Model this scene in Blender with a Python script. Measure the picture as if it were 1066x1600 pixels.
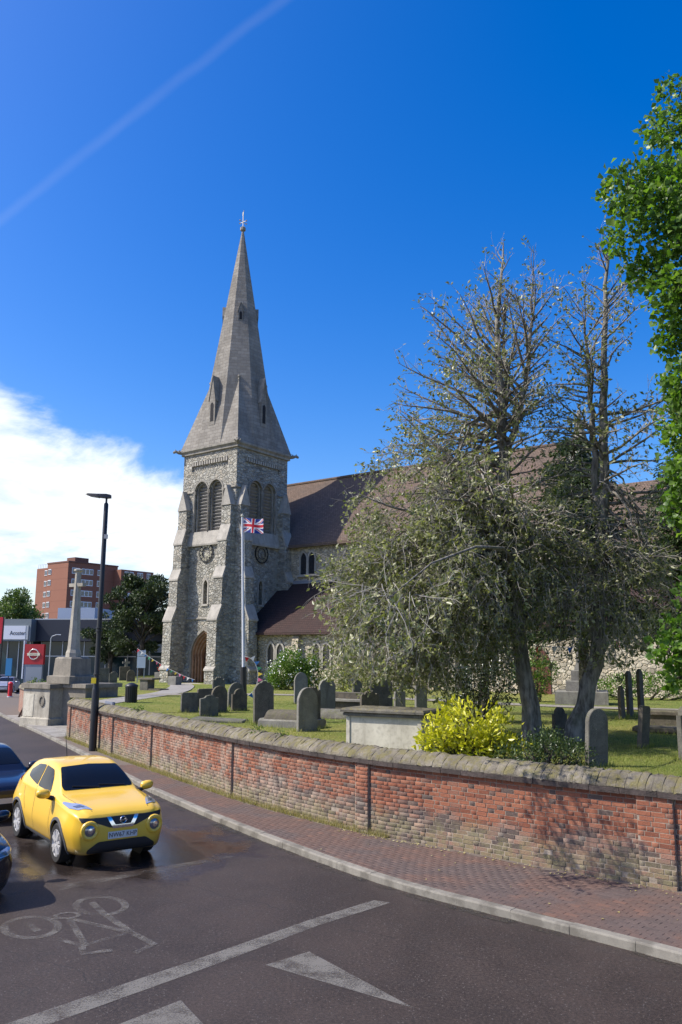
import bpy, bmesh, math, random
import numpy as np
from mathutils import Vector, Matrix, noise
from mathutils.bvhtree import BVHTree
from mathutils.geometry import delaunay_2d_cdt, tessellate_polygon

scene = bpy.context.scene
for o in list(bpy.data.objects):
    bpy.data.objects.remove(o)
R = math.radians

# ---------------------------------------------------------------- camera
cam_data = bpy.data.cameras.new('camera')
cam_data.sensor_fit = 'VERTICAL'
cam_data.sensor_height = 36.0
cam_data.lens = 28.8
cam_data.clip_start = 0.1
cam_data.clip_end = 3000
cam = bpy.data.objects.new('camera', cam_data)
scene.collection.objects.link(cam)
cam.matrix_world = (Matrix.Translation((0, 0, 3.6)) @ Matrix.Rotation(R(90 + 9.9), 4, 'X')
                    @ Matrix.Rotation(R(0.33), 4, 'Z'))
scene.camera = cam

# ---------------------------------------------------------------- light
SUN_EL = 47.0
SUN_DIR = Vector((0.995, 0.10, 0)).normalized()          # horizontal direction the light travels
scene.view_settings.view_transform = 'Standard'
scene.view_settings.look = 'None'
scene.view_settings.exposure = 0.35
scene.view_settings.gamma = 1.0
scene.view_settings.use_curve_mapping = False
sun_data = bpy.data.lights.new('sun', 'SUN')
sun_data.energy = 5.0
sun_data.angle = R(0.55)
sun_data.color = (1.0, 0.94, 0.85)
sun = bpy.data.objects.new('sun', sun_data)
scene.collection.objects.link(sun)
ldir = Vector((SUN_DIR.x * math.cos(R(SUN_EL)), SUN_DIR.y * math.cos(R(SUN_EL)), -math.sin(R(SUN_EL))))
sun.rotation_euler = ldir.to_track_quat('-Z', 'Y').to_euler()

world = bpy.data.worlds.new('World')
scene.world = world
world.use_nodes = True


class NT:
    """small helper to wire shader nodes"""
    def __init__(self, tree):
        self.t = tree
        self.n = tree.nodes
        self.l = tree.links

    def node(self, kind, **props):
        nd = self.n.new(kind)
        for k, v in props.items():
            setattr(nd, k, v)
        return nd

    def put(self, sock, val):
        if hasattr(val, 'is_output'):
            self.l.new(val, sock)
        elif val is not None:
            if getattr(sock, 'type', '') == 'RGBA' and len(val) == 3:
                val = (*val, 1)
            sock.default_value = val

    def math(self, op, a, b=None, c=None, clamp=False):
        nd = self.node('ShaderNodeMath', operation=op, use_clamp=clamp)
        for i, v in enumerate((a, b, c)):
            if v is not None:
                self.put(nd.inputs[i], v)
        return nd.outputs[0]

    def vmath(self, op, a, b=None):
        nd = self.node('ShaderNodeVectorMath', operation=op)
        self.put(nd.inputs[0], a)
        if b is not None:
            self.put(nd.inputs[1], b)
        return nd.outputs['Value'] if op in ('DOT_PRODUCT', 'LENGTH', 'DISTANCE') else nd.outputs[0]

    def mix(self, fac, a, b, blend='MIX'):
        nd = self.node('ShaderNodeMix', data_type='RGBA', blend_type=blend)
        self.put(nd.inputs[0], fac)
        self.put(nd.inputs[6], a)
        self.put(nd.inputs[7], b)
        return nd.outputs[2]

    def noise(self, vec, scale, detail=4, rough=0.55, dist=0.0, out=0):
        nd = self.node('ShaderNodeTexNoise')
        if vec is not None:
            self.put(nd.inputs['Vector'], vec)
        nd.inputs['Scale'].default_value = scale
        nd.inputs['Detail'].default_value = detail
        nd.inputs['Roughness'].default_value = rough
        nd.inputs['Distortion'].default_value = dist
        return nd.outputs[out]

    def voronoi(self, vec, scale, feature='F1', out=0, rand=1.0):
        nd = self.node('ShaderNodeTexVoronoi', feature=feature)
        self.put(nd.inputs['Vector'], vec)
        nd.inputs['Scale'].default_value = scale
        nd.inputs['Randomness'].default_value = rand
        return nd.outputs[out]

    def ramp(self, fac, stops, interp='LINEAR'):
        nd = self.node('ShaderNodeValToRGB')
        cr = nd.color_ramp
        cr.interpolation = interp
        while len(cr.elements) > 1:
            cr.elements.remove(cr.elements[-1])
        cr.elements[0].position = stops[0][0]
        c = stops[0][1]
        cr.elements[0].color = (*c, 1) if hasattr(c, '__len__') else (c, c, c, 1)
        for p, c in stops[1:]:
            e = cr.elements.new(p)
            e.color = (*c, 1) if hasattr(c, '__len__') else (c, c, c, 1)
        self.put(nd.inputs[0], fac)
        return nd.outputs[0]

    def step(self, x, a, b):
        nd = self.node('ShaderNodeMapRange', interpolation_type='SMOOTHSTEP')
        self.put(nd.inputs[0], x)
        nd.inputs[1].default_value = a
        nd.inputs[2].default_value = b
        return nd.outputs[0]

    def scale_vec(self, vec, s):
        nd = self.node('ShaderNodeMapping')
        self.put(nd.inputs['Vector'], vec)
        nd.inputs['Scale'].default_value = s
        return nd.outputs[0]

    def sep(self, vec):
        nd = self.node('ShaderNodeSeparateXYZ')
        self.put(nd.inputs[0], vec)
        return nd.outputs

    def comb(self, x, y, z):
        nd = self.node('ShaderNodeCombineXYZ')
        for i, v in enumerate((x, y, z)):
            self.put(nd.inputs[i], v)
        return nd.outputs[0]

    def bump(self, height, strength, dist, normal=None):
        nd = self.node('ShaderNodeBump')
        nd.inputs['Strength'].default_value = strength
        nd.inputs['Distance'].default_value = dist
        self.put(nd.inputs['Height'], height)
        if normal is not None:
            self.put(nd.inputs['Normal'], normal)
        return nd.outputs[0]


# sky: physical sky with a cloud bank lying low in the west and a faint painted streak of window reflection
w = NT(world.node_tree)
w.n.clear()
sky = w.node('ShaderNodeTexSky', sky_type='NISHITA')
sky.sun_disc = False
sky.sun_elevation = R(SUN_EL)
sky.sun_rotation = math.atan2(-SUN_DIR.x, -SUN_DIR.y)
sky.air_density = 1.0
sky.dust_density = 1.5
sky.ozone_density = 2.4
sky.altitude = 0
tc = w.node('ShaderNodeTexCoord')
d = w.vmath('NORMALIZE', tc.outputs['Generated'])
dx, dy, dz = w.sep(d)
el = w.math('MULTIPLY', w.math('ARCSINE', dz), 180 / math.pi)
az = w.math('MULTIPLY', w.math('ARCTAN2', dx, dy), 180 / math.pi)
hsv = w.node('ShaderNodeHueSaturation')
hsv.inputs['Hue'].default_value = 0.514
hsv.inputs['Saturation'].default_value = 1.52
hsv.inputs['Value'].default_value = 1.72
w.l.new(sky.outputs[0], hsv.inputs['Color'])
cv = w.comb(w.math('MULTIPLY', az, 0.035), w.math('MULTIPLY', el, 0.075), 0.0)
n1 = w.noise(cv, 1.7, 9, 0.62, 0.4)
n2 = w.noise(w.scale_vec(cv, (1, 1.6, 1)), 4.5, 6, 0.6, 0.3)
ga = w.math('DIVIDE', w.math('ADD', az, 36.0), 23.0)
bank = w.math('EXPONENT', w.math('MULTIPLY', w.math('MULTIPLY', ga, ga), -1.0))
limit = w.math('ADD', w.math('MULTIPLY', bank, 10.5), 9.2)
edge = w.math('SUBTRACT', w.math('ADD', limit, w.math('MULTIPLY', w.math('SUBTRACT', n1, 0.5), 13.0)), el)
cm = w.step(edge, -0.9, 2.0)
# broken cumulus and blue gaps below the bank
gap = w.step(w.math('ADD', el, w.math('MULTIPLY', w.math('SUBTRACT', n2, 0.5), 9.0)), 3.0, 7.5)
cm = w.math('MULTIPLY', cm, w.math('ADD', w.math('MULTIPLY', gap, 0.62), 0.36))
shade = w.ramp(n2, [(0.30, (0.66, 0.76, 0.95)), (0.52, (0.95, 0.98, 1.0)), (0.7, (1.0, 1.0, 1.0))])
cloud = w.mix(1.0, shade, (9.4, 9.6, 10.0), 'MULTIPLY')
skyc = w.mix(cm, hsv.outputs[0], cloud)

ca, cb = Vector((-0.3669, 0.8103, 0.457)).normalized(), Vector((-0.0645, 0.7429, 0.6663)).normalized()
cn = ca.cross(cb).normalized()
off = w.math('ABSOLUTE', w.math('ADD', w.vmath('DOT_PRODUCT', d, tuple(cn)),
             w.math('MULTIPLY', w.math('SUBTRACT', w.noise(d, 16, 5), 0.5), 0.007)))
trail = w.math('MULTIPLY', w.math('SUBTRACT', 1.0, w.step(off, 0.0003, 0.0085)), 0.038)  # straight streak painted into the sky, after a reflection in window glass
trail = w.math('MULTIPLY', trail, w.step(dy, 0.0, 0.3))
trail = w.math('MULTIPLY', trail, w.math('ADD', 0.55, w.math('MULTIPLY', w.noise(d, 14, 4), 0.8)))
skyc = w.mix(trail, skyc, (8.0, 8.4, 9.0))
bg = w.node('ShaderNodeBackground')
bg.inputs['Strength'].default_value = 0.1
w.l.new(skyc, bg.inputs['Color'])
wo = w.node('ShaderNodeOutputWorld')
w.l.new(bg.outputs[0], wo.inputs[0])

# ---------------------------------------------------------------- helpers
COL = scene.collection
rng = random.Random(11)
nrg = np.random.default_rng(5)


def link(o, parent=None):
    COL.objects.link(o)
    if parent is not None:
        o.parent = parent
    return o


def tag(o, label=None, cat=None, group=None, kind=None):
    if label:
        o['label'] = label
    if cat:
        o['category'] = cat
    if group:
        o['group'] = group
    if kind:
        o['kind'] = kind
    return o


def empty(name, loc, rz=0.0, label=None, cat=None, group=None):
    o = bpy.data.objects.new(name, None)
    o.empty_display_size = 0.3
    o.location = loc
    o.rotation_euler = (0, 0, rz)
    link(o)
    return tag(o, label, cat, group)


def mesh_obj(name, verts, faces, mats, parent=None, smooth=False, mi=None, auto=None):
    me = bpy.data.meshes.new(name)
    me.from_pydata([tuple(v) for v in verts], [], [tuple(f) for f in faces])
    if not isinstance(mats, (list, tuple)):
        mats = [mats]
    for m in mats:
        me.materials.append(m)
    if mi is not None:
        me.polygons.foreach_set('material_index', mi)
    if smooth:
        me.polygons.foreach_set('use_smooth', [True] * len(me.polygons))
    me.update()
    if smooth and auto:
        me.set_sharp_from_angle(angle=R(auto))
    return link(bpy.data.objects.new(name, me), parent)


def fast_mesh(name, V, F, mat, parent=None, rnd=None, smooth=False, attr='rnd'):
    """V (n,3), F (m,k) arrays -> mesh object"""
    me = bpy.data.meshes.new(name)
    V = np.asarray(V, np.float32)
    F = np.asarray(F, np.int32)
    m, k = F.shape
    me.vertices.add(len(V))
    me.vertices.foreach_set('co', V.ravel())
    me.loops.add(m * k)
    me.loops.foreach_set('vertex_index', F.ravel())
    me.polygons.add(m)
    me.polygons.foreach_set('loop_start', np.arange(0, m * k, k, dtype=np.int32))
    me.polygons.foreach_set('loop_total', np.full(m, k, np.int32))
    if smooth:
        me.polygons.foreach_set('use_smooth', np.ones(m, bool))
    me.materials.append(mat)
    me.update(calc_edges=True)
    if rnd is not None:
        a = me.attributes.new(attr, 'FLOAT', 'FACE')
        a.data.foreach_set('value', np.asarray(rnd, np.float32))
    return link(bpy.data.objects.new(name, me), parent)


class MB:
    """collects shapes, then links them as ONE mesh object"""
    def __init__(self):
        self.v, self.f, self.m = [], [], []
        self.cur = 0

    def add(self, verts, faces):
        b = len(self.v)
        self.v += [Vector(p) for p in verts]
        self.f += [[b + i for i in f] for f in faces]
        self.m += [self.cur] * len(faces)
        return self

    def box(self, c, s, rz=0.0, M=None):
        x, y, z = s[0] / 2, s[1] / 2, s[2] / 2
        vs = [Vector((a, b, e)) for e in (-z, z) for a, b in ((-x, -y), (x, -y), (x, y), (-x, y))]
        rot = M if M is not None else Matrix.Rotation(rz, 3, 'Z')
        vs = [rot @ p + Vector(c) for p in vs]
        return self.add(vs, [(3, 2, 1, 0), (4, 5, 6, 7), (0, 1, 5, 4), (1, 2, 6, 5), (2, 3, 7, 6), (3, 0, 4, 7)])

    def prism(self, poly, z0, z1, M=None):
        """poly: list of (x,y) ccw, extruded along local z from z0 to z1; M 4x4"""
        n = len(poly)
        vs = [Vector((p[0], p[1], z0)) for p in poly] + [Vector((p[0], p[1], z1)) for p in poly]
        if M is not None:
            vs = [M @ p for p in vs]
        fs = [list(range(n - 1, -1, -1)), list(range(n, 2 * n))]
        fs += [(i, (i + 1) % n, n + (i + 1) % n, n + i) for i in range(n)]
        return self.add(vs, fs)

    def rings(self, rings, cap=True, closed=True):
        n = len(rings[0])
        vs = [p for r in rings for p in r]
        fs = []
        for i in range(len(rings) - 1):
            for j in range(n if closed else n - 1):
                k = (j + 1) % n
                fs.append((i * n + j, i * n + k, (i + 1) * n + k, (i + 1) * n + j))
        if cap:
            fs.append(list(range(n - 1, -1, -1)))
            fs.append([(len(rings) - 1) * n + j for j in range(n)])
        return self.add(vs, fs)

    def tube(self, pts, rad, n=8, cap=True):
        pts = [Vector(p) for p in pts]
        if not hasattr(rad, '__len__'):
            rad = [rad] * len(pts)
        rings = []
        ref = None
        for i, p in enumerate(pts):
            t = (pts[min(i + 1, len(pts) - 1)] - pts[max(i - 1, 0)]).normalized()
            if ref is None:
                ref = Vector((1, 0, 0)) if abs(t.x) < 0.8 else Vector((0, 1, 0))
            a = (ref - t * ref.dot(t)).normalized()
            b = t.cross(a)
            ref = a
            rings.append([p + (a * math.cos(2 * math.pi * k / n) + b * math.sin(2 * math.pi * k / n)) * rad[i] for k in range(n)])
        return self.rings(rings, cap)

    def lathe(self, prof, n=16, c=(0, 0, 0), M=None, phase=0.0):
        rings = []
        for r, z in prof:
            ring = [Vector((r * math.cos(2 * math.pi * k / n + phase), r * math.sin(2 * math.pi * k / n + phase), z)) for k in range(n)]
            if M is not None:
                ring = [M @ p for p in ring]
            rings.append([p + Vector(c) for p in ring])
        return self.rings(rings, True)

    def build(self, name, mats, parent=None, smooth=False, auto=40):
        return mesh_obj(name, self.v, self.f, mats, parent, smooth, self.m if isinstance(mats, (list, tuple)) else None, auto)


def cut(obj, cutters):
    """boolean difference, baked into the mesh"""
    for c in cutters:
        m = obj.modifiers.new('cut', 'BOOLEAN')
        m.object = c
        m.operation = 'DIFFERENCE'
        m.solver = 'EXACT'
    dg = bpy.context.evaluated_depsgraph_get()
    dg.update()
    me = bpy.data.meshes.new_from_object(obj.evaluated_get(dg))
    obj.modifiers.clear()
    obj.data = me
    for c in cutters:
        bpy.data.objects.remove(c)
    return obj


def smooth_path(pts, step):
    """Catmull-Rom through 2-D points, resampled at about `step`"""
    P = [np.array(p, float) for p in pts]
    P = [2 * P[0] - P[1]] + P + [2 * P[-1] - P[-2]]
    out = []
    for i in range(1, len(P) - 2):
        a, b, c, e = P[i - 1], P[i], P[i + 1], P[i + 2]
        for t in np.linspace(0, 1, 24, endpoint=False):
            out.append(0.5 * ((2 * b) + (c - a) * t + (2 * a - 5 * b + 4 * c - e) * t * t + (3 * b - a - 3 * c + e) * t ** 3))
    out.append(P[-2])
    out = np.array(out)
    s = np.concatenate([[0], np.cumsum(np.linalg.norm(np.diff(out, axis=0), axis=1))])
    n = max(2, int(round(s[-1] / step)) + 1)
    q = np.linspace(0, s[-1], n)
    return np.stack([np.interp(q, s, out[:, 0]), np.interp(q, s, out[:, 1])], 1), s[-1]


class Path:
    def __init__(self, pts, step=0.1):
        self.p, self.len = smooth_path(pts, step)
        self.s = np.linspace(0, self.len, len(self.p))

    def at(self, s):
        x = np.interp(s, self.s, self.p[:, 0])
        y = np.interp(s, self.s, self.p[:, 1])
        e = 0.15
        x2, y2 = np.interp(s + e, self.s, self.p[:, 0]), np.interp(s + e, self.s, self.p[:, 1])
        x1, y1 = np.interp(s - e, self.s, self.p[:, 0]), np.interp(s - e, self.s, self.p[:, 1])
        t = Vector((x2 - x1, y2 - y1, 0)).normalized()
        return Vector((x, y, 0)), t, Vector((t.y, -t.x, 0))     # point, tangent, right-hand normal

    def near(self, x, y):
        return self.s[np.argmin((self.p[:, 0] - x) ** 2 + (self.p[:, 1] - y) ** 2)]


# ---------------------------------------------------------------- materials
MATS = {}


def new_mat(name):
    m = bpy.data.materials.new(name)
    m.use_nodes = True
    nt = NT(m.node_tree)
    nt.n.clear()
    b = nt.node('ShaderNodeBsdfPrincipled')
    o = nt.node('ShaderNodeOutputMaterial')
    nt.l.new(b.outputs[0], o.inputs[0])
    MATS[name] = m
    return m, nt, b, o


def simple(name, col, rough=0.6, metal=0.0, spec=0.5, coat=0.0, vary=0.0, vscale=3.0, bump=0.0, bscale=60.0):
    m, t, b, o = new_mat(name)
    pos = t.node('ShaderNodeNewGeometry').outputs['Position']
    if vary:
        nz = t.noise(pos, vscale, 5, 0.6)
        c = t.mix(nz, tuple(max(0, x * (1 - vary)) for x in col), tuple(min(1, x * (1 + vary)) for x in col))
        t.put(b.inputs['Base Color'], c)
    else:
        t.put(b.inputs['Base Color'], col)
    b.inputs['Roughness'].default_value = rough
    b.inputs['Metallic'].default_value = metal
    b.inputs['Specular IOR Level'].default_value = spec
    b.inputs['Coat Weight'].default_value = coat
    b.inputs['Coat Roughness'].default_value = 0.05
    if bump:
        t.put(b.inputs['Normal'], t.bump(t.noise(pos, bscale, 3), bump, 0.01))
    return m


def stone(name, light, dark, stain, vscale=2.0, stain_amt=0.5, bump=0.35, rough=0.9, moss=None, moss_amt=0.0, lichen=0.0):
    """weathered stone: grain, blotches, streaky stains, optional moss on faces that look up"""
    m, t, b, o = new_mat(name)
    g = t.node('ShaderNodeNewGeometry')
    pos = g.outputs['Position']
    n1 = t.noise(pos, vscale, 6, 0.65, 0.3)
    n2 = t.noise(pos, vscale * 9, 5, 0.6)
    c = t.mix(t.step(n1, 0.3, 0.7), dark, light)
    c = t.mix(t.math('MULTIPLY', t.step(n2, 0.45, 0.75), 0.45), c, stain)
    st = t.noise(t.scale_vec(pos, (vscale * 2.2, vscale * 2.2, vscale * 0.35)), 1.0, 5, 0.6)
    c = t.mix(t.math('MULTIPLY', t.step(st, 0.5, 0.72), stain_amt), c, stain)
    if moss:
        up = t.sep(g.outputs['Normal'])[2]
        mm = t.math('MULTIPLY', t.step(t.noise(pos, vscale * 3.5, 5, 0.65), 0.42, 0.62), t.step(up, 0.05, 0.6))
        c = t.mix(t.math('MULTIPLY', mm, moss_amt), c, moss)
    if lichen:
        sp = t.voronoi(t.vmath('ADD', pos, t.vmath('SCALE', t.noise(pos, 20, 2, out=1))), 11.0, 'F1', 0)
        lm = t.math('MULTIPLY', t.step(sp, 0.34, 0.22), t.step(t.noise(pos, 2.6, 4, 0.6), 0.48, 0.60))
        c = t.mix(t.math('MULTIPLY', lm, lichen), c, (0.36, 0.35, 0.27))
        lm2 = t.math('MULTIPLY', t.step(t.voronoi(pos, 17.0, 'F1', 0), 0.26, 0.16), t.step(t.noise(t.scale_vec(pos, (1, 1, 1.3)), 3.1, 4, 0.6), 0.55, 0.66))
        c = t.mix(t.math('MULTIPLY', lm2, lichen), c, (0.34, 0.25, 0.07))
    t.put(b.inputs['Base Color'], c)
    b.inputs['Roughness'].default_value = rough
    b.inputs['Specular IOR Level'].default_value = 0.25
    h = t.math('ADD', t.noise(pos, 45, 5, 0.7), t.math('MULTIPLY', n1, 2.0))
    t.put(b.inputs['Normal'], t.bump(h, bump, 0.02))
    return m


def leaf_mat(name, c1, c2, c3=None, trans=0.3, rough=0.42, spec=0.5):
    m, t, b, o = new_mat(name)
    r = t.node('ShaderNodeAttribute', attribute_name='rnd').outputs['Fac']
    stops = [(0.0, c1), (0.6, c2)] + ([(0.97, c3)] if c3 else [(1.0, c2)])
    c = t.ramp(r, stops)
    t.put(b.inputs['Base Color'], c)
    b.inputs['Roughness'].default_value = rough
    b.inputs['Specular IOR Level'].default_value = spec
    tr = t.node('ShaderNodeBsdfTranslucent')
    t.put(tr.inputs['Color'], t.mix(1.0, c, (1.5, 1.7, 0.7), 'MULTIPLY'))
    mx = t.node('ShaderNodeMixShader')
    mx.inputs[0].default_value = trans
    t.l.new(b.outputs[0], mx.inputs[1])
    t.l.new(tr.outputs[0], mx.inputs[2])
    t.l.new(mx.outputs[0], o.inputs[0])
    return m

# ================================================================ the setting
WALL = Path([(10.5, 8.2), (8.6, 9.9), (6.6, 11.75), (5.16, 13.1), (3.43, 14.5), (1.99, 15.8), (0.37, 17.25), (-1.96, 20.1), (-3.99, 23.1),
             (-5.96, 26.25), (-8.2, 29.8), (-11.4, 35.2)])
KERB = Path([(9.6, 5.4), (6.4, 8.2), (4.1, 10.5), (2.72, 11.85), (0.71, 13.85), (-1.38, 16.75), (-2.67, 18.75), (-4.55, 21.8), (-5.58, 23.6),
             (-9.77, 31.4), (-13.64, 38.3), (-19.88, 49.2), (-29, 66), (-42, 92)])
Z_PAVE, Z_LAWN = 0.12, 1.45


def asphalt():
    m, t, b, o = new_mat('asphalt')
    pos = t.node('ShaderNodeNewGeometry').outputs['Position']
    fine = t.noise(pos, 75, 4, 0.75)
    big = t.noise(t.scale_vec(pos, (1.0, 0.7, 1.0)), 0.6, 6, 0.62, 0.5)
    mid = t.noise(pos, 3.2, 5, 0.6)
    c = t.mix(t.step(big, 0.35, 0.65), (0.022, 0.0158, 0.0135), (0.043, 0.031, 0.026))
    c = t.mix(t.math('MULTIPLY', t.step(mid, 0.45, 0.7), 0.4), c, (0.034, 0.029, 0.027))
    c = t.mix(t.math('MULTIPLY', t.step(fine, 0.50, 0.68), 0.75), c, (0.105, 0.076, 0.060))
    c = t.mix(t.math('MULTIPLY', t.step(fine, 0.50, 0.30), 0.5), c, (0.010, 0.008, 0.007))
    agg = t.noise(pos, 26, 5, 0.85)
    c = t.mix(t.math('MULTIPLY', t.step(agg, 0.50, 0.60), 0.55), c, (0.085, 0.064, 0.053))
    c = t.mix(t.math('MULTIPLY', t.step(agg, 0.47, 0.38), 0.6), c, (0.010, 0.0075, 0.0065))
    # lighter stone chips
    chip = t.math('LESS_THAN', t.voronoi(pos, 16, 'F1', 0), 0.13)
    c = t.mix(t.math('MULTIPLY', chip, 0.5), c, (0.19, 0.175, 0.16))
    # a water spill still wet round the yellow car
    x, y, z = t.sep(pos)
    rx = t.math('DIVIDE', t.math('SUBTRACT', x, -4.1), 2.9)
    ry = t.math('DIVIDE', t.math('SUBTRACT', y, 16.4), 2.7)
    rr = t.math('SQRT', t.math('ADD', t.math('MULTIPLY', rx, rx), t.math('MULTIPLY', ry, ry)))
    rr = t.math('ADD', rr, t.math('MULTIPLY', t.math('SUBTRACT', t.noise(pos, 0.9, 5, 0.6), 0.5), 1.5))
    wet = t.step(rr, 1.05, 0.55)
    # damp channel along the kerb: painted by its own noise, dry patches between
    c = t.mix(t.math('MULTIPLY', wet, 0.62), c, (0.010, 0.009, 0.010))
    rough = t.math('SUBTRACT', 0.68, t.math('MULTIPLY', wet, t.math('ADD', 0.42, t.math('MULTIPLY', mid, 0.3))))
    # straight cracks and sealed joints
    wv = t.math('ABSOLUTE', t.math('SINE', t.math('ADD', t.math('MULTIPLY', t.math('ADD', t.math('MULTIPLY', x, 0.6), t.math('MULTIPLY', y, 0.8)), 0.95),
                t.math('MULTIPLY', t.noise(pos, 0.8, 4), 0.7))))
    crack = t.math('MULTIPLY', t.math('LESS_THAN', wv, 0.008), t.step(big, 0.45, 0.55))
    c = t.mix(t.math('MULTIPLY', crack, 0.7), c, (0.012, 0.011, 0.011))
    t.put(b.inputs['Base Color'], c)
    t.put(b.inputs['Roughness'], rough)
    b.inputs['Specular IOR Level'].default_value = 0.35
    h = t.math('ADD', t.math('MULTIPLY', fine, t.math('SUBTRACT', 1.0, t.math('MULTIPLY', wet, 0.8))), t.math('MULTIPLY', mid, 0.6))
    t.put(b.inputs['Normal'], t.bump(h, 0.5, 0.012))
    return m


M_ASPHALT = asphalt()
M_EARTH = simple('earth', (0.09, 0.09, 0.085), 0.95, vary=0.4, vscale=0.4)

# ground sheet to the horizon
tag(mesh_obj('ground', [(-900, -200, -0.06), (900, -200, -0.06), (900, 1500, -0.06), (-900, 1500, -0.06)], [(0, 1, 2, 3)], M_EARTH), kind='structure')


def strip(name, left, right, mat, parent=None):
    n = len(left)
    return mesh_obj(name, list(left) + list(right), [(i, i + 1, n + i + 1, n + i) for i in range(n - 1)], mat, parent)


kp = KERB.p[::4]
road = mesh_obj('road', [(x, y, 0) for x, y in kp] + [(x - 22, y - 13, 0) for x, y in kp],
                [(i, len(kp) + i, len(kp) + i + 1, i + 1) for i in range(len(kp) - 1)], M_ASPHALT)
tag(road, kind='structure')
# side road and dealer forecourt beyond the far pavement
tag(mesh_obj('forecourt', [(-90, 60, 0.004), (-24, 60, 0.004), (-16, 150, 0.004), (-90, 150, 0.004)], [(0, 1, 2, 3)],
             simple('old_asphalt', (0.13, 0.125, 0.125), 0.9, vary=0.25, vscale=1.5)), kind='structure')


# ---- kerb: single stones
def kerb_mat():
    m, t, b, o = new_mat('kerb_stone')
    pos = t.node('ShaderNodeNewGeometry').outputs['Position']
    r = t.node('ShaderNodeObjectInfo').outputs['Random']
    n1 = t.noise(pos, 7, 6, 0.65)
    n2 = t.noise(pos, 70, 4, 0.7)
    c = t.mix(n1, (0.155, 0.14, 0.115), (0.335, 0.31, 0.26))
    c = t.mix(t.math('MULTIPLY', r, 0.55), c, (0.19, 0.175, 0.145))
    c = t.mix(t.math('MULTIPLY', t.step(n2, 0.5, 0.72), 0.4), c, (0.10, 0.10, 0.095))
    c = t.mix(t.math('MULTIPLY', t.step(t.noise(pos, 2.3, 6, 0.65), 0.45, 0.62), 0.65), c, (0.095, 0.085, 0.068))
    t.put(b.inputs['Base Color'], c)
    b.inputs['Roughness'].default_value = 0.85
    t.put(b.inputs['Normal'], t.bump(n2, 0.35, 0.008))
    return m


M_KERB = kerb_mat()
kerb = tag(empty('kerb', (0, 0, 0)), kind='structure')
s = 0.0
KW = 0.15
ks = rng
while s < KERB.len - 1.0:
    L = 0.9 if s < 40 else 1.8
    a, ta, na = KERB.at(s + 0.002)
    b_, tb, nb = KERB.at(s + L - 0.002)
    zt = 0.118 + ks.uniform(-0.006, 0.006)
    vs = []
    # cross-section (outward from the road edge): the arris facing the road is worn round
    prof = [(0.0, -0.05), (0.0, zt - 0.022), (0.008, zt - 0.007), (0.024, zt), (KW, zt), (KW, -0.05)]
    jt = ks.uniform(-0.006, 0.006)
    for p, nn in ((a, na), (b_, nb)):
        for u, z in prof:
            vs.append(p + nn * (u + jt) + Vector((0, 0, z)))
    k = len(prof)
    fs = [(i, i + 1, k + i + 1, k + i) for i in range(k - 1)] + [tuple(range(k)), tuple(range(2 * k - 1, k - 1, -1))]
    mesh_obj('kerb_stone', vs, fs, M_KERB, kerb)
    s += L

# ---- pavement: bedding sheet, then single clay pavers
def paver_mat():
    m, t, b, o = new_mat('clay_paver')
    pos = t.node('ShaderNodeNewGeometry').outputs['Position']
    r = t.node('ShaderNodeAttribute', attribute_name='rnd').outputs['Fac']
    big = t.noise(pos, 0.75, 4, 0.55)
    red = t.ramp(r, [(0.0, (0.105, 0.068, 0.056)), (0.5, (0.116, 0.073, 0.059)), (0.9, (0.126, 0.077, 0.061)), (1.0, (0.155, 0.087, 0.064))])
    gry = t.ramp(r, [(0.0, (0.088, 0.066, 0.060)), (0.5, (0.097, 0.072, 0.065)), (1.0, (0.110, 0.080, 0.071))])
    c = t.mix(t.step(big, 0.40, 0.56), gry, red)
    c = t.mix(t.math('MULTIPLY', t.step(t.noise(pos, 26, 5, 0.7), 0.5, 0.75), 0.45), c, (0.17, 0.15, 0.125))
    c = t.mix(t.math('MULTIPLY', t.step(t.noise(pos, 5, 5, 0.7), 0.55, 0.75), 0.4), c, (0.06, 0.052, 0.045))
    t.put(b.inputs['Base Color'], c)
    b.inputs['Roughness'].default_value = 0.9
    b.inputs['Specular IOR Level'].default_value = 0.3
    t.put(b.inputs['Normal'], t.bump(t.noise(pos, 90, 4, 0.7), 0.4, 0.006))
    return m


M_PAVER = paver_mat()
M_SAND = simple('paver_joint', (0.125, 0.10, 0.082), 0.95, vary=0.3, vscale=9)
M_SLAB = stone('concrete_slab', (0.31, 0.295, 0.27), (0.23, 0.215, 0.195), (0.15, 0.14, 0.125), 1.2, 0.3, 0.15)
pave_l, pave_r = [], []
nP = 150
for i in range(nP):
    sk = KERB.len * 0.86 * i / (nP - 1)
    p, t_, n_ = KERB.at(sk)
    q = p + n_ * KW
    pave_l.append((q.x, q.y, Z_PAVE - 0.0065))
    r_ = p + n_ * 3.9
    pave_r.append((r_.x, r_.y, Z_PAVE - 0.0065))
pavement = tag(strip('pavement', pave_r, pave_l, M_SAND), kind='structure')


def in_wall(p):
    """distance behind the wall face (positive = inside the churchyard)"""
    s_ = WALL.near(p.x, p.y)
    a_, t_, n_ = WALL.at(s_)
    return (p - a_).dot(n_)


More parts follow.
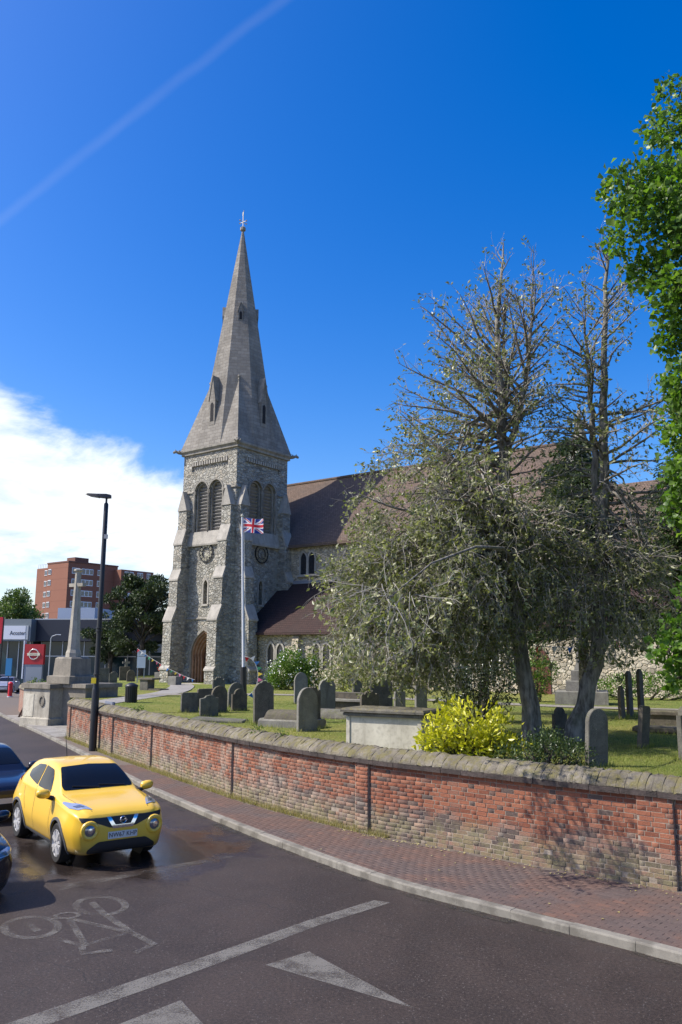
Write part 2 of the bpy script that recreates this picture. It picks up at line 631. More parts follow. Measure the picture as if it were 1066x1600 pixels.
PAV_N, PAV_V, PAV_F, PAV_R = 0, [], [], []
pv_cand = []
PL, PWd = 0.205, 0.103
row = 0
u = KW + 0.006 + PWd / 2
rows = int((3.3 - KW) / PWd)
cells = []
for rI in range(rows):
    uu = KW + 0.008 + (rI + 0.5) * PWd
    s_ = 1.2 + (0.5 * PL if rI % 2 else 0)
    while s_ < 27.5:
        p, t_, n_ = KERB.at(s_)
        c = p + n_ * uu
        # rows shrink slightly on the outside of the bend; keep bricks to their own length
        stretch = 1.0
        if in_wall(c) < -0.06:
            p2_, t2_, n2_ = KERB.at(s_ + PL)
            stretch = ((p2_ + n2_ * uu) - c).length / PL
            cells.append((c, math.atan2(t_.y, t_.x), stretch))
        s_ += PL
cells.sort(key=lambda e: e[0].y)
pav_vis = [i for i, (c, a, _s) in enumerate(cells) if -0.42 * c.y - 0.3 < c.x < 0.42 * c.y + 0.3]
pav_single = set(pav_vis[:290])


def paver_shape(rd):
    x, y = PL / 2 - 0.0014, PWd / 2 - 0.0018
    e = 0.003
    vs = [(-x, -y, -0.03), (x, -y, -0.03), (x, y, -0.03), (-x, y, -0.03), (-x, -y, -e), (x, -y, -e), (x, y, -e), (-x, y, -e),
          (-x + e, -y + e, 0), (x - e, -y + e, 0), (x - e, y - e, 0), (-x + e, y - e, 0)]
    fs = [(0, 1, 5, 4), (1, 2, 6, 5), (2, 3, 7, 6), (3, 0, 4, 7), (4, 5, 9, 8), (5, 6, 10, 9), (6, 7, 11, 10), (7, 4, 8, 11), (8, 9, 10, 11)]
    return vs, fs


pv, pf = paver_shape(0)
pav_protos = []
for k in range(14):
    me = bpy.data.meshes.new('paver')
    me.from_pydata(pv, [], pf)
    me.materials.append(M_PAVER)
    a = me.attributes.new('rnd', 'FLOAT', 'FACE')
    a.data.foreach_set('value', [rng.random()] * len(pf))
    pav_protos.append(me)
pvn, pfn = np.array(pv), np.array(pf)
bV, bF, bR = [], [], []
for i, (c, ang, strch) in enumerate(cells):
    zz = Z_PAVE + rng.uniform(-0.002, 0.002)
    if i in pav_single:
        o = bpy.data.objects.new('paver', rng.choice(pav_protos))
        o.location = (c.x, c.y, zz)
        o.rotation_euler = (rng.uniform(-.008, .008), rng.uniform(-.006, .006), ang + rng.uniform(-.01, .01))
        o.scale = (strch, 1, 1)
        link(o, pavement)
    else:
        ca_, sa_ = math.cos(ang), math.sin(ang)
        q = (pvn * np.array([strch, 1, 1])) @ np.array([[ca_, sa_, 0], [-sa_, ca_, 0], [0, 0, 1]]) + np.array([c.x, c.y, zz])
        bF.append(pfn + 12 * len(bV))
        bV.append(q)
        bR += [rng.random()] * len(pf)
tag(fast_mesh('pavers', np.concatenate(bV), np.concatenate(bF), M_PAVER, pavement, bR), kind='stuff')
# concrete slabs where the pavers end, further along the pavement
for i in range(26):
    for j in range(4):
        s_ = 27.6 + i * 0.92
        p, t_, n_ = KERB.at(s_ + 0.45)
        c = p + n_ * (KW + 0.45 + j * 0.9)
        if in_wall(c) > -0.35 and c.y < 36:
            continue
        mb = MB().box((c.x, c.y, Z_PAVE - 0.03 + rng.uniform(-0.003, 0.003)), (0.9, 0.88, 0.06), math.atan2(t_.y, t_.x))
        mb.build('paving_slab', M_SLAB, pavement)


# ---- painted road markings, 4 mm above the road
def paint_mat(name, wear, keep):
    m, t, b, o = new_mat(name)
    pos = t.node('ShaderNodeNewGeometry').outputs['Position']
    n1 = t.noise(pos, 38, 5, 0.75)
    n2 = t.noise(pos, 3.0, 5, 0.6)
    n3 = t.noise(pos, 150, 3, 0.7)
    c = t.mix(n2, (0.145, 0.135, 0.12), (0.235, 0.22, 0.195))
    c = t.mix(t.math('MULTIPLY', t.step(n3, 0.5, 0.7), 0.4), c, (0.15, 0.14, 0.13))
    t.put(b.inputs['Base Color'], c)
    b.inputs['Roughness'].default_value = 0.75
    a = t.step(t.math('ADD', t.math('ADD', t.math('MULTIPLY', n1, 0.7), t.math('MULTIPLY', n2, 0.6)), t.math('MULTIPLY', n3, 0.35)), wear - 0.12, wear + 0.12)
    t.put(b.inputs['Alpha'], t.math('MULTIPLY', a, keep))
    return m


M_LINE = paint_mat('road_paint', 0.76, 0.68)
M_FAINT = paint_mat('worn_road_paint', 0.90, 0.6)
M_BIKE = paint_mat('cycle_paint', 0.84, 0.58)


def flat(name, poly, mat, z=0.004):
    return tag(mesh_obj(name, [(x, y, z) for x, y in poly], [tuple(range(len(poly)))], mat), kind='structure')


def band(pts, w):
    """polyline -> polygon of half-width w (2-D)"""
    L, Rr = [], []
    for i, p in enumerate(pts):
        a = Vector(pts[max(0, i - 1)])
        c = Vector(pts[min(len(pts) - 1, i + 1)])
        t_ = (c - a).normalized()
        nn = Vector((-t_.y, t_.x))
        L.append(tuple(Vector(p) + nn * w))
        Rr.append(tuple(Vector(p) - nn * w))
    return L, Rr


def band_faces(mb, pts, w, z, closed=False):
    L, Rr = band(pts, w)
    n = len(L)
    vs = [(x, y, z) for x, y in L] + [(x, y, z) for x, y in Rr]
    mb.add(vs, [(n + i, n + i + 1, i + 1, i) for i in range(n - 1)])


flat('stop_line', [(0.52, 13.02), (0.77, 12.90), (-0.26, 11.86), (-1.51, 10.34), (-2.75, 8.92), (-3.6, 7.95), (-3.9, 8.1), (-3.0, 9.12), (-1.72, 10.55), (-0.42, 12.06)], M_LINE)
flat('road_triangle_marking', [(-0.86, 10.41), (0.79, 9.23), (-0.36, 10.86)], M_LINE)
flat('road_triangle_marking', [(-2.25, 8.72), (-0.55, 7.5), (-1.66, 9.40)], M_LINE)
flat('lane_line', [(-4.45, 13.70), (-4.3, 13.42), (-3.3, 14.35), (-2.3, 15.25), (-1.9, 15.62), (-2.05, 15.75), (-3.3, 14.62)], M_FAINT)
flat('lane_line', [(-5.4, 12.85), (-4.6, 13.40), (-4.68, 13.52), (-5.5, 13.0)], M_FAINT)

# cycle symbol: two wheels, frame, handlebar and saddle, stretched for approaching riders
def cycle_symbol(name):
    mb = MB()
    zz = [0.004]

    def poly(pts, w=0.052):
        band_faces(mb, pts, w, zz[0])
        zz[0] += 0.0006

    def wheel(c, r):
        poly([(c[0] + r * (0.56 * math.cos(a) + 1.0 * math.sin(a)), c[1] + r * (0.86 * math.cos(a) - 0.95 * math.sin(a)))
              for a in np.linspace(0, 2 * math.pi, 33)])
    wheel((-4.10, 11.72), 0.33)
    wheel((-3.45, 12.68), 0.33)
    poly([(-4.25, 11.90), (-3.95, 11.55)])
    poly([(-3.60, 11.25), (-3.20, 11.02), (-2.74, 11.53)], 0.045)
    poly([(-4.0, 12.04), (-3.72, 12.10), (-3.15, 11.0)], 0.045)
    poly([(-3.66, 12.05), (-2.80, 11.55)], 0.045)
    poly([(-3.62, 12.82), (-3.3, 12.30), (-2.74, 11.55), (-2.32, 11.08), (-2.49, 10.76)])
    poly([(-3.20, 11.0), (-3.10, 10.74), (-2.78, 10.86)])
    poly([(-3.78 + 0.16 * math.cos(a), 12.20 + 0.13 * math.sin(a)) for a in np.linspace(0, 2 * math.pi, 17)], 0.03)
    return tag(mb.build(name, M_BIKE), kind='structure')


cycle_symbol('cycle_symbol_marking')

# silt and leaf dust lying in the gutter
def silt_mat():
    m, t, b, o = new_mat('gutter_silt')
    pos = t.node('ShaderNodeNewGeometry').outputs['Position']
    n1 = t.noise(pos, 2.2, 6, 0.7)
    n2 = t.noise(pos, 45, 4, 0.75)
    c = t.mix(t.step(n2, 0.45, 0.62), (0.018, 0.016, 0.014), (0.085, 0.072, 0.052))
    c = t.mix(t.math('MULTIPLY', t.step(n2, 0.64, 0.72), 0.8), c, (0.24, 0.22, 0.10))
    t.put(b.inputs['Base Color'], c)
    b.inputs['Roughness'].default_value = 0.7
    a = t.math('MULTIPLY', t.step(t.math('ADD', t.math('MULTIPLY', n1, 0.75), t.math('MULTIPLY', n2, 0.35)), 0.50, 0.66), 0.85)
    t.put(b.inputs['Alpha'], a)
    return m


gl_, gr_ = [], []
for s_ in np.linspace(0.5, 30, 120):
    p, t_, n_ = KERB.at(s_)
    wv_ = 0.16 + 0.14 * noise.noise(Vector((s_ * 0.7, 3.3, 0)))
    gl_.append((p.x + n_.x * 0.004, p.y + n_.y * 0.004, 0.006))
    gr_.append((p.x - n_.x * wv_, p.y - n_.y * wv_, 0.006))
tag(strip('gutter_silt', gl_, gr_, silt_mat()), kind='structure')

# ================================================================ churchyard wall
def brick_mat():
    m, t, b, o = new_mat('old_brick')
    pos = t.node('ShaderNodeNewGeometry').outputs['Position']
    x, y, z = t.sep(pos)
    r = t.node('ShaderNodeAttribute', attribute_name='rnd').outputs['Fac']
    big = t.noise(pos, 0.85, 4, 0.55)
    red = t.ramp(r, [(0.0, (0.17, 0.062, 0.038)), (0.4, (0.235, 0.086, 0.050)), (0.68, (0.31, 0.125, 0.072)), (0.82, (0.20, 0.095, 0.066)), (0.92, (0.11, 0.078, 0.066)), (1.0, (0.095, 0.070, 0.060))])
    gry = t.ramp(r, [(0.0, (0.085, 0.065, 0.058)), (0.35, (0.13, 0.10, 0.088)), (0.6, (0.26, 0.15, 0.11)), (0.8, (0.19, 0.165, 0.14)), (1.0, (0.33, 0.22, 0.165))])
    # weathered greyer courses low on the wall, redder ones higher up
    hgt = t.math('ADD', t.math('DIVIDE', t.math('SUBTRACT', z, 0.12), 1.3), t.math('MULTIPLY', t.math('SUBTRACT', big, 0.5), 1.3))
    c = t.mix(t.step(hgt, 0.30, 0.52), gry, red)
    # lime bloom on the left half of the wall (its own shape)
    pale = t.math('MULTIPLY', t.step(t.noise(pos, 2.2, 6, 0.65), 0.42, 0.64), t.step(x, 1.2, -2.5))
    c = t.mix(t.math('MULTIPLY', pale, 0.6), c, (0.33, 0.265, 0.21))
    # soot blotches, lichen near the ground
    c = t.mix(t.math('MULTIPLY', t.step(t.noise(pos, 5.5, 5, 0.65), 0.56, 0.75), 0.55), c, (0.055, 0.042, 0.038))
    li = t.math('MULTIPLY', t.step(t.math('ADD', z, t.math('MULTIPLY', t.noise(pos, 1.7, 4, 0.6), -0.75)), 0.32, -0.05), t.step(t.noise(pos, 4.2, 5, 0.7), 0.34, 0.58))
    c = t.mix(t.math('MULTIPLY', li, 0.72), c, (0.20, 0.18, 0.095))
    c = t.mix(t.math('MULTIPLY', t.step(t.noise(pos, 60, 4, 0.7), 0.52, 0.74), 0.35), c, (0.42, 0.33, 0.26))
    t.put(b.inputs['Base Color'], c)
    b.inputs['Roughness'].default_value = 0.93
    b.inputs['Specular IOR Level'].default_value = 0.2
    t.put(b.inputs['Normal'], t.bump(t.math('ADD', t.noise(pos, 55, 5, 0.7), t.math('MULTIPLY', t.noise(pos, 14, 3), 1.4)), 0.6, 0.012))
    return m


M_BRICK = brick_mat()
M_MORTAR = stone('lime_mortar', (0.36, 0.30, 0.235), (0.25, 0.205, 0.16), (0.13, 0.11, 0.088), 3.0, 0.4, 0.4)
M_COPING = stone('coping_stone', (0.25, 0.22, 0.17), (0.115, 0.10, 0.078), (0.05, 0.045, 0.037), 1.6, 0.45, 1.0, moss=(0.15, 0.13, 0.03), moss_amt=0.6, lichen=0.55)

BH, BL, JT = 0.075, 0.235, 0.010                 # course height, stretcher pitch, joint
Z0, ZT = 0.10, 1.45                              # foot and top of the brickwork
SKIN = 0.06                                      # panels are set back this much from the pilasters
pil = [WALL.near(*p) for p in ((10.1, 8.6), (4.9, 13.33), (0.42, 17.2), (-2.74, 21.25), (-5.88, 26.1), (-8.0, 29.5), (-11.3, 35.0))]
pil_w = [0.5, 0.56, 0.36, 0.3, 0.3, 0.45, 0.6]

wall = empty('churchyard_wall', (WALL.p[0][0], WALL.p[0][1], 0), 0,
             'long curved red brick churchyard wall with pilasters and rough mossy coping beside the pavement', 'wall')
wall_org = Vector(wall.location)


def wall_pt(s, u, z):
    """s along, u into the churchyard from the pilaster face"""
    p, t_, n_ = WALL.at(s)
    return p + n_ * u + Vector((0, 0, z)) - wall_org


def on_pil(s):
    return any(abs(s - a) < w_ / 2 for a, w_ in zip(pil, pil_w))


# mortar core, one mesh following the bend
core = MB()
S_END = WALL.len - 0.05
breaks = [0.0]
for a, w_ in zip(pil, pil_w):
    breaks += [max(0, a - w_ / 2), min(S_END, a + w_ / 2)]
breaks.append(S_END)
breaks = sorted(set(round(b_, 3) for b_ in breaks))
for a, b_ in zip(breaks[:-1], breaks[1:]):
    if b_ - a < 0.02:
        continue
    u0 = 0.008 if on_pil((a + b_) / 2) else SKIN + 0.008
    n = max(1, int((b_ - a) / 0.3))
    rings = []
    for i in range(n + 1):
        s_ = a + (b_ - a) * i / n
        rings.append([wall_pt(s_, u0, Z0 - 0.1), wall_pt(s_, u0, ZT), wall_pt(s_, 0.44, ZT), wall_pt(s_, 0.44, Z0 - 0.1)])
    core.rings(rings, True)
core.build('mortar_core', M_MORTAR, wall)


def brick_shape(L, dep):
    x, z, e = L / 2, (BH - JT) / 2, 0.003
    # front face rounded by weathering
    vs = [(-x, 0, -z), (x, 0, -z), (x, 0, z), (-x, 0, z),
          (-x + .001, -dep + e, -z), (x - .001, -dep + e, -z), (x - .001, -dep + e, z), (-x + .001, -dep + e, z),
          (-x + e, -dep, -z + e), (x - e, -dep, -z + e), (x - e, -dep, z - e), (-x + e, -dep, z - e)]
    fs = [(0, 1, 5, 4), (1, 2, 6, 5), (2, 3, 7, 6), (3, 0, 4, 7), (4, 5, 9, 8), (5, 6, 10, 9), (6, 7, 11, 10), (7, 4, 8, 11), (8, 9, 10, 11)]
    return vs, fs


STR, HDR = BL - JT, 0.115 - JT
bricks = []                                     # (s, u, z, length)
course = 0
z = Z0 + BH / 2
while z < ZT - 0.01:
    for a, b_ in zip(breaks[:-1], breaks[1:]):
        if b_ - a < 0.08:
            continue
        u = 0.0 if on_pil((a + b_) / 2) else SKIN
        # alternating headers and stretchers, shifted from course to course
        s_ = a + 0.002
        k = course + rng.randint(0, 1)
        first = True
        while s_ < b_ - 0.03:
            if course % 2 == 0:
                L = STR if (k % 3) else HDR
            else:
                L = HDR if (k % 3 == 1) else STR
            if first and course % 2:
                L = 0.06
            first = False
            L = min(L * rng.uniform(0.96, 1.03), b_ - s_ - 0.004)
            if L > 0.025:
                bricks.append((s_ + L / 2, u, z, L))
            s_ += L + JT
            k += 1
    z += BH
    course += 1
sh_s, sh_f = brick_shape(1.0, 0.007)
shv, shf = np.array(sh_s), np.array(sh_f)
info = []
for s_, u, z, L in bricks:
    p, t_, n_ = WALL.at(s_)
    q = p + n_ * u
    vis = -0.415 * q.y - 0.1 < q.x < 0.415 * q.y + 0.1
    info.append((q.y if vis and L > 0.15 else 1e3 + q.y, p, t_, n_))
order = sorted(range(len(bricks)), key=lambda i: info[i][0])
single = set(order[:295])
protos = {}
bV, bF, bR = [], [], []
for i, (s_, u, z, L) in enumerate(bricks):
    p, t_, n_ = info[i][1:]
    ang = math.atan2(-t_.y, -t_.x)              # brick local -y points out of the wall
    c = p + n_ * (u + 0.008) + Vector((0, 0, z)) - wall_org
    proud = rng.uniform(-0.003, 0.003) + (rng.uniform(-0.006, 0.003) if z < 0.5 else 0)
    if i in single:
        k = (round(L * 50), rng.randint(0, 3))
        if k not in protos:
            Lq = k[0] / 50
            me = bpy.data.meshes.new('brick')
            vv, ff = brick_shape(min(Lq, STR * 1.03), 0.007)
            me.from_pydata(vv, [], ff)
            me.materials.append(M_BRICK)
            a_ = me.attributes.new('rnd', 'FLOAT', 'FACE')
            a_.data.foreach_set('value', [rng.random()] * len(ff))
            protos[k] = me
        o = bpy.data.objects.new('brick', protos[k])
        o.location = c - n_ * proud
        o.rotation_euler = (rng.uniform(-.02, .02), rng.uniform(-.012, .012), ang + rng.uniform(-.02, .02))
        link(o, wall)
    else:
        q = shv.copy()
        sgn = np.sign(q[:, 0])
        q[:, 0] = sgn * (L / 2 - (0.5 - np.abs(q[:, 0])))
        q = q * np.array([1, 1, 1])
        ca_, sa_ = math.cos(ang), math.sin(ang)
        q = q @ np.array([[ca_, sa_, 0], [-sa_, ca_, 0], [0, 0, 1]]) + np.array(c - n_ * proud)
        bF.append(shf + 12 * len(bV))
        bV.append(q)
        bR += [rng.random()] * len(shf)
tag(fast_mesh('bricks', np.concatenate(bV), np.concatenate(bF), M_BRICK, wall, bR), kind='stuff')

# oversailing course under the coping, then single rough coping stones
M_BRICK_D = stone('sooty_brick', (0.12, 0.095, 0.085), (0.055, 0.046, 0.042), (0.03, 0.027, 0.025), 3.0, 0.5, 0.6)  # darker tone than the wall bricks below
s_ = 0.0
while s_ < S_END - 0.1:
    L = min(rng.uniform(0.42, 0.62), S_END - s_)
    rings = []
    zz = rng.uniform(-0.006, 0.006)
    uu = rng.uniform(-0.008, 0.008)
    for a in (s_ + 0.004, s_ + L - 0.004):
        rings.append([wall_pt(a, -0.035 + uu, ZT + zz), wall_pt(a, -0.05 + uu, ZT + 0.085 + zz), wall_pt(a, 0.46, ZT + 0.085 + zz), wall_pt(a, 0.46, ZT + zz)])
    MB().rings(rings, True).build('oversailing_stone', M_BRICK_D, wall)
    s_ += L
s_ = 0.0
k = 0
while s_ < S_END - 0.08:
    near = s_ < 13
    L = min(rng.uniform(0.10, 0.24), S_END - s_)
    nl, h0 = 4, rng.uniform(-0.007, 0.008)
    rings = []
    prof = [(-0.045, 0.088), (-0.050, 0.115), (-0.015, 0.175), (0.05, 0.225), (0.13, 0.275), (0.22, 0.315), (0.32, 0.32), (0.42, 0.27), (0.50, 0.16), (0.515, 0.088)]
    for i in range(nl + 1):
        f = i / nl
        a = s_ + 0.003 + (L - 0.006) * f
        endr = 0.007 * (abs(2 * f - 1) ** 4)
        ring = []
        for (u, zv) in prof:
            q = wall_pt(a, u, ZT + zv + (h0 - endr if zv > 0.1 else 0))
            nz = noise.noise(Vector((a * 5.1, u * 9 + k, zv * 9))) * 0.026 + noise.noise(Vector((a * 15, u * 23 + k, zv * 22))) * 0.024
            if zv > 0.1:
                q = q + Vector((0, 0, nz)) + (wall_pt(a, 1, 0) - wall_pt(a, 0, 0)) * (nz * 0.5)
            ring.append(q)
        rings.append(ring)
    MB().rings(rings, True).build('coping_stone', M_COPING, wall, smooth=True, auto=50)
    s_ += L
    k += 1

# ================================================================ lawn
def lawn_mat():
    m, t, b, o = new_mat('lawn_turf')
    pos = t.node('ShaderNodeNewGeometry').outputs['Position']
    big = t.noise(pos, 0.35, 5, 0.6)
    mid = t.noise(pos, 2.0, 5, 0.65)
    fine = t.noise(pos, 45, 4, 0.75)
    c = t.mix(t.step(big, 0.36, 0.62), (0.25, 0.24, 0.065), (0.15, 0.19, 0.040))
    c = t.mix(t.math('MULTIPLY', t.step(mid, 0.5, 0.7), 0.7), c, (0.27, 0.235, 0.095))
    c = t.mix(t.math('MULTIPLY', t.step(fine, 0.45, 0.7), 0.5), c, (0.03, 0.05, 0.012))
    t.put(b.inputs['Base Color'], c)
    b.inputs['Roughness'].default_value = 0.95
    b.inputs['Specular IOR Level'].default_value = 0.15
    t.put(b.inputs['Normal'], t.bump(t.math('ADD', fine, t.math('MULTIPLY', mid, 1.5)), 0.9, 0.05))
    return m


M_LAWN = lawn_mat()


def lawn_z(x, y):
    return Z_LAWN + 0.035 * noise.noise(Vector((x * 0.3, y * 0.3, 1.7))) + 0.02 * noise.noise(Vector((x * 0.9, y * 0.9, 5.1)))


edge = []
for s_ in np.linspace(0, WALL.len, 60):
    p, t_, n_ = WALL.at(s_)
    q = p + n_ * 0.48
    edge.append((q.x, q.y))
edge += [(-11.6, 39.0), (-13.4, 41.6), (-15.4, 43.6), (-16.5, 46.2), (-19.2, 51.4), (-20.4, 56), (-21.0, 75), (-14, 120), (70, 120), (70, 30), (30, 4), (13, 5)]
pts2 = [Vector(p) for p in edge]
ne = len(pts2)


def inside(x, y, poly=edge):
    c = False
    j = len(poly) - 1
    for i in range(len(poly)):
        xi, yi = poly[i]
        xj, yj = poly[j]
        if (yi > y) != (yj > y) and x < (xj - xi) * (y - yi) / (yj - yi) + xi:
            c = not c
        j = i
    return c


for gx in np.arange(-26, 36, 0.9):
    for gy in np.arange(6, 74, 0.9):
        if inside(gx, gy):
            pts2.append(Vector((gx + rng.uniform(-.2, .2), gy + rng.uniform(-.2, .2))))
cd = delaunay_2d_cdt(pts2, [(i, (i + 1) % ne) for i in range(ne)], [list(range(ne))], 1, 1e-4)
vv = [(p.x, p.y, lawn_z(p.x, p.y)) for p in cd[0]]
lawn_faces = [tuple(f) for f in cd[2]]
nb = len(vv)
vv += [(x, y, -0.05) for x, y in edge]
idx = {i: k for k, i in enumerate(range(ne))}
lawn = mesh_obj('lawn', vv, lawn_faces + [(nb + i, nb + (i + 1) % ne, (i + 1) % ne, i) for i in range(ne)], M_LAWN, smooth=True)
tag(lawn, kind='structure')


def grass_mesh(name, centers, hmin, hmax, wid, mat, spread=0.5):
    n = len(centers)
    c = np.asarray(centers, float)
    a = nrg.random(n) * 2 * math.pi
    h = nrg.uniform(hmin, hmax, n)
    wv = wid * nrg.uniform(0.6, 1.4, n)
    lean = nrg.normal(0, spread, (n, 2)) * h[:, None]
    dxy = np.stack([np.cos(a), np.sin(a)], 1) * wv[:, None] / 2
    V = np.zeros((n, 3, 3))
    V[:, 0, :2] = c[:, :2] - dxy
    V[:, 1, :2] = c[:, :2] + dxy
    V[:, 2, :2] = c[:, :2] + lean
    V[:, 0, 2] = V[:, 1, 2] = c[:, 2] - 0.01
    V[:, 2, 2] = c[:, 2] + h
    F = np.arange(n * 3).reshape(n, 3)
    rn = np.clip(nrg.random(n) * 0.75 + 0.25 * (np.sin(c[:, 0] * 1.3) * np.cos(c[:, 1] * 0.9) * 0.5 + 0.5), 0, 1)
    return fast_mesh(name, V.reshape(-1, 3), F, mat, None, rn)


M_GRASS = leaf_mat('grass_blade', (0.16, 0.205, 0.040), (0.25, 0.265, 0.07), (0.40, 0.36, 0.17), 0.3, 0.6, 0.25)
gc = []
while len(gc) < 150000:
    y = 13.5 + 46 * (rng.random() ** 1.9)
    x = rng.uniform(-0.43, 0.43) * y
    if x < -0.2 - 0.36 * (y - 17.25) * 1.06 and not inside(x, y):
        continue
    if inside(x, y):
        gc.append((x, y, lawn_z(x, y)))
tag(grass_mesh('lawn_grass', gc, 0.02, 0.055, 0.012, M_GRASS), 'short patchy mown grass of the churchyard lawn', 'grass', kind='stuff')
# rank dry grass and weeds growing at the foot of the wall
M_WEED = leaf_mat('dry_weed', (0.24, 0.205, 0.085), (0.36, 0.31, 0.15), (0.46, 0.40, 0.22), 0.25, 0.7, 0.2)
gc = []
while len(gc) < 9000:
    s_ = WALL.near(0.9, 16.7) + (WALL.len - WALL.near(0.9, 16.7)) * rng.random()
    dens = noise.noise(Vector((s_ * 0.9, 0, 0))) * 0.5 + 0.5
    if rng.random() > dens + 0.2:
        continue
    p, t_, n_ = WALL.at(s_)
    q = p + n_ * (SKIN - 0.01 - abs(rng.gauss(0, 0.05)))
    gc.append((q.x, q.y, Z_PAVE))
tag(grass_mesh('wall_foot_weeds', gc, 0.03, 0.17, 0.010, M_WEED, 0.35), 'dry yellowish weeds sprouting along the foot of the brick wall', 'weeds', kind='stuff')
# fallen leaves swept against the wall
M_LITTER = leaf_mat('fallen_leaf', (0.30, 0.24, 0.09), (0.42, 0.36, 0.15), (0.5, 0.46, 0.25), 0.1, 0.7, 0.2)

# ================================================================ church
def ragstone(name, scale=3.2, tint=(1, 1, 1), mort=(0.40, 0.365, 0.30)):
    """random rubble: Voronoi stones with recessed pale joints"""
    m, t, b, o = new_mat(name)
    g = t.node('ShaderNodeNewGeometry')
    pos = g.outputs['Position']
    wob = t.vmath('ADD', pos, t.vmath('SCALE', t.noise(pos, 2.5, 2, 0.5, out=1), None))
    sv = t.scale_vec(pos, (scale, scale, scale * 1.45))
    nz = t.node('ShaderNodeTexNoise')
    t.put(nz.inputs['Vector'], sv)
    nz.inputs['Scale'].default_value = 1.4
    off = t.vmath('MULTIPLY', t.vmath('SUBTRACT', nz.outputs[1], (0.5, 0.5, 0.5)), (0.55, 0.55, 0.35))
    sv2 = t.vmath('ADD', sv, off)
    cell = t.node('ShaderNodeTexVoronoi', feature='F1')
    t.put(cell.inputs['Vector'], sv2)
    cell.inputs['Scale'].default_value = 1.0
    edge_ = t.voronoi(sv2, 1.0, 'DISTANCE_TO_EDGE', 0)
    sc = t.node('ShaderNodeSeparateColor')
    t.put(sc.inputs[0], cell.outputs['Color'])
    r = sc.outputs[0]
    c = t.ramp(r, [(0.0, (0.24, 0.22, 0.18)), (0.3, (0.38, 0.35, 0.29)), (0.6, (0.47, 0.435, 0.36)), (0.85, (0.42, 0.36, 0.275)), (1.0, (0.54, 0.51, 0.44))])
    c = t.mix(t.math('MULTIPLY', t.step(t.noise(pos, 11, 5, 0.7), 0.48, 0.72), 0.4), c, (0.20, 0.18, 0.15))
    jo = t.step(edge_, 0.085, 0.03)
    c = t.mix(t.math('MULTIPLY', jo, 0.8), c, mort)
    big = t.noise(t.scale_vec(pos, (0.5, 0.5, 0.22)), 1.0, 5, 0.6)
    c = t.mix(t.math('MULTIPLY', t.step(big, 0.5, 0.68), 0.4), c, (0.16, 0.145, 0.12))
    c = t.mix(1.0, c, tint, 'MULTIPLY')
    t.put(b.inputs['Base Color'], c)
    b.inputs['Roughness'].default_value = 0.95
    b.inputs['Specular IOR Level'].default_value = 0.15
    h = t.math('ADD', t.step(edge_, 0.0, 0.16), t.math('MULTIPLY', r, 0.55))
    h = t.math('ADD', h, t.math('MULTIPLY', t.noise(pos, 14, 4, 0.7), 0.35))
    t.put(b.inputs['Normal'], t.bump(h, 1.0, 0.07))
    return m


def tiles(name, c1, c2, c3, across=0.19, up=0.14, rough=0.85):
    """plain clay roof tiles in object space: x along the eaves, z up"""
    m, t, b, o = new_mat(name)
    tcn = t.node('ShaderNodeTexCoord').outputs['Object']
    x, y, z = t.sep(tcn)
    br = t.node('ShaderNodeTexBrick')
    t.put(br.inputs['Vector'], t.comb(t.math('ADD', x, t.math('MULTIPLY', y, 0.01)), z, 0.0))
    br.inputs['Scale'].default_value = 1.0
    br.inputs['Brick Width'].default_value = across
    br.inputs['Row Height'].default_value = up
    br.inputs['Mortar Size'].default_value = 0.012
    br.inputs['Mortar Smooth'].default_value = 0.3
    br.inputs['Bias'].default_value = 0.0
    t.put(br.inputs['Color1'], c1)
    t.put(br.inputs['Color2'], c2)
    t.put(br.inputs['Mortar'], tuple(v * 0.35 for v in c1))
    n1 = t.noise(tcn, 0.7, 5, 0.65)
    c = t.mix(t.math('MULTIPLY', t.step(n1, 0.42, 0.68), 0.55), br.outputs[0], c3)
    c = t.mix(t.math('MULTIPLY', t.step(t.noise(tcn, 9, 4, 0.7), 0.5, 0.7), 0.35), c, tuple(v * 0.5 for v in c1))
    t.put(b.inputs['Base Color'], c)
    b.inputs['Roughness'].default_value = rough
    b.inputs['Specular IOR Level'].default_value = 0.25
    saw = t.math('FRACT', t.math('DIVIDE', z, up))
    h = t.math('SUBTRACT', t.math('MULTIPLY', br.outputs['Fac'], -0.5), saw)
    t.put(b.inputs['Normal'], t.bump(h, 0.8, 0.03))
    return m


M_RAG = ragstone('ragstone', 3.2, (0.92, 0.955, 0.985))
M_RAG_WARM = ragstone('ragstone_wall', 3.0, (1.12, 1.08, 1.0))
M_ASHLAR = stone('dressed_stone', (0.43, 0.40, 0.345), (0.315, 0.292, 0.25), (0.16, 0.15, 0.13), 1.4, 0.45, 0.25)
M_TRIM = stone('weathered_trim', (0.34, 0.315, 0.265), (0.21, 0.195, 0.165), (0.10, 0.093, 0.083), 1.8, 0.5, 0.3)
M_SPIRE = None


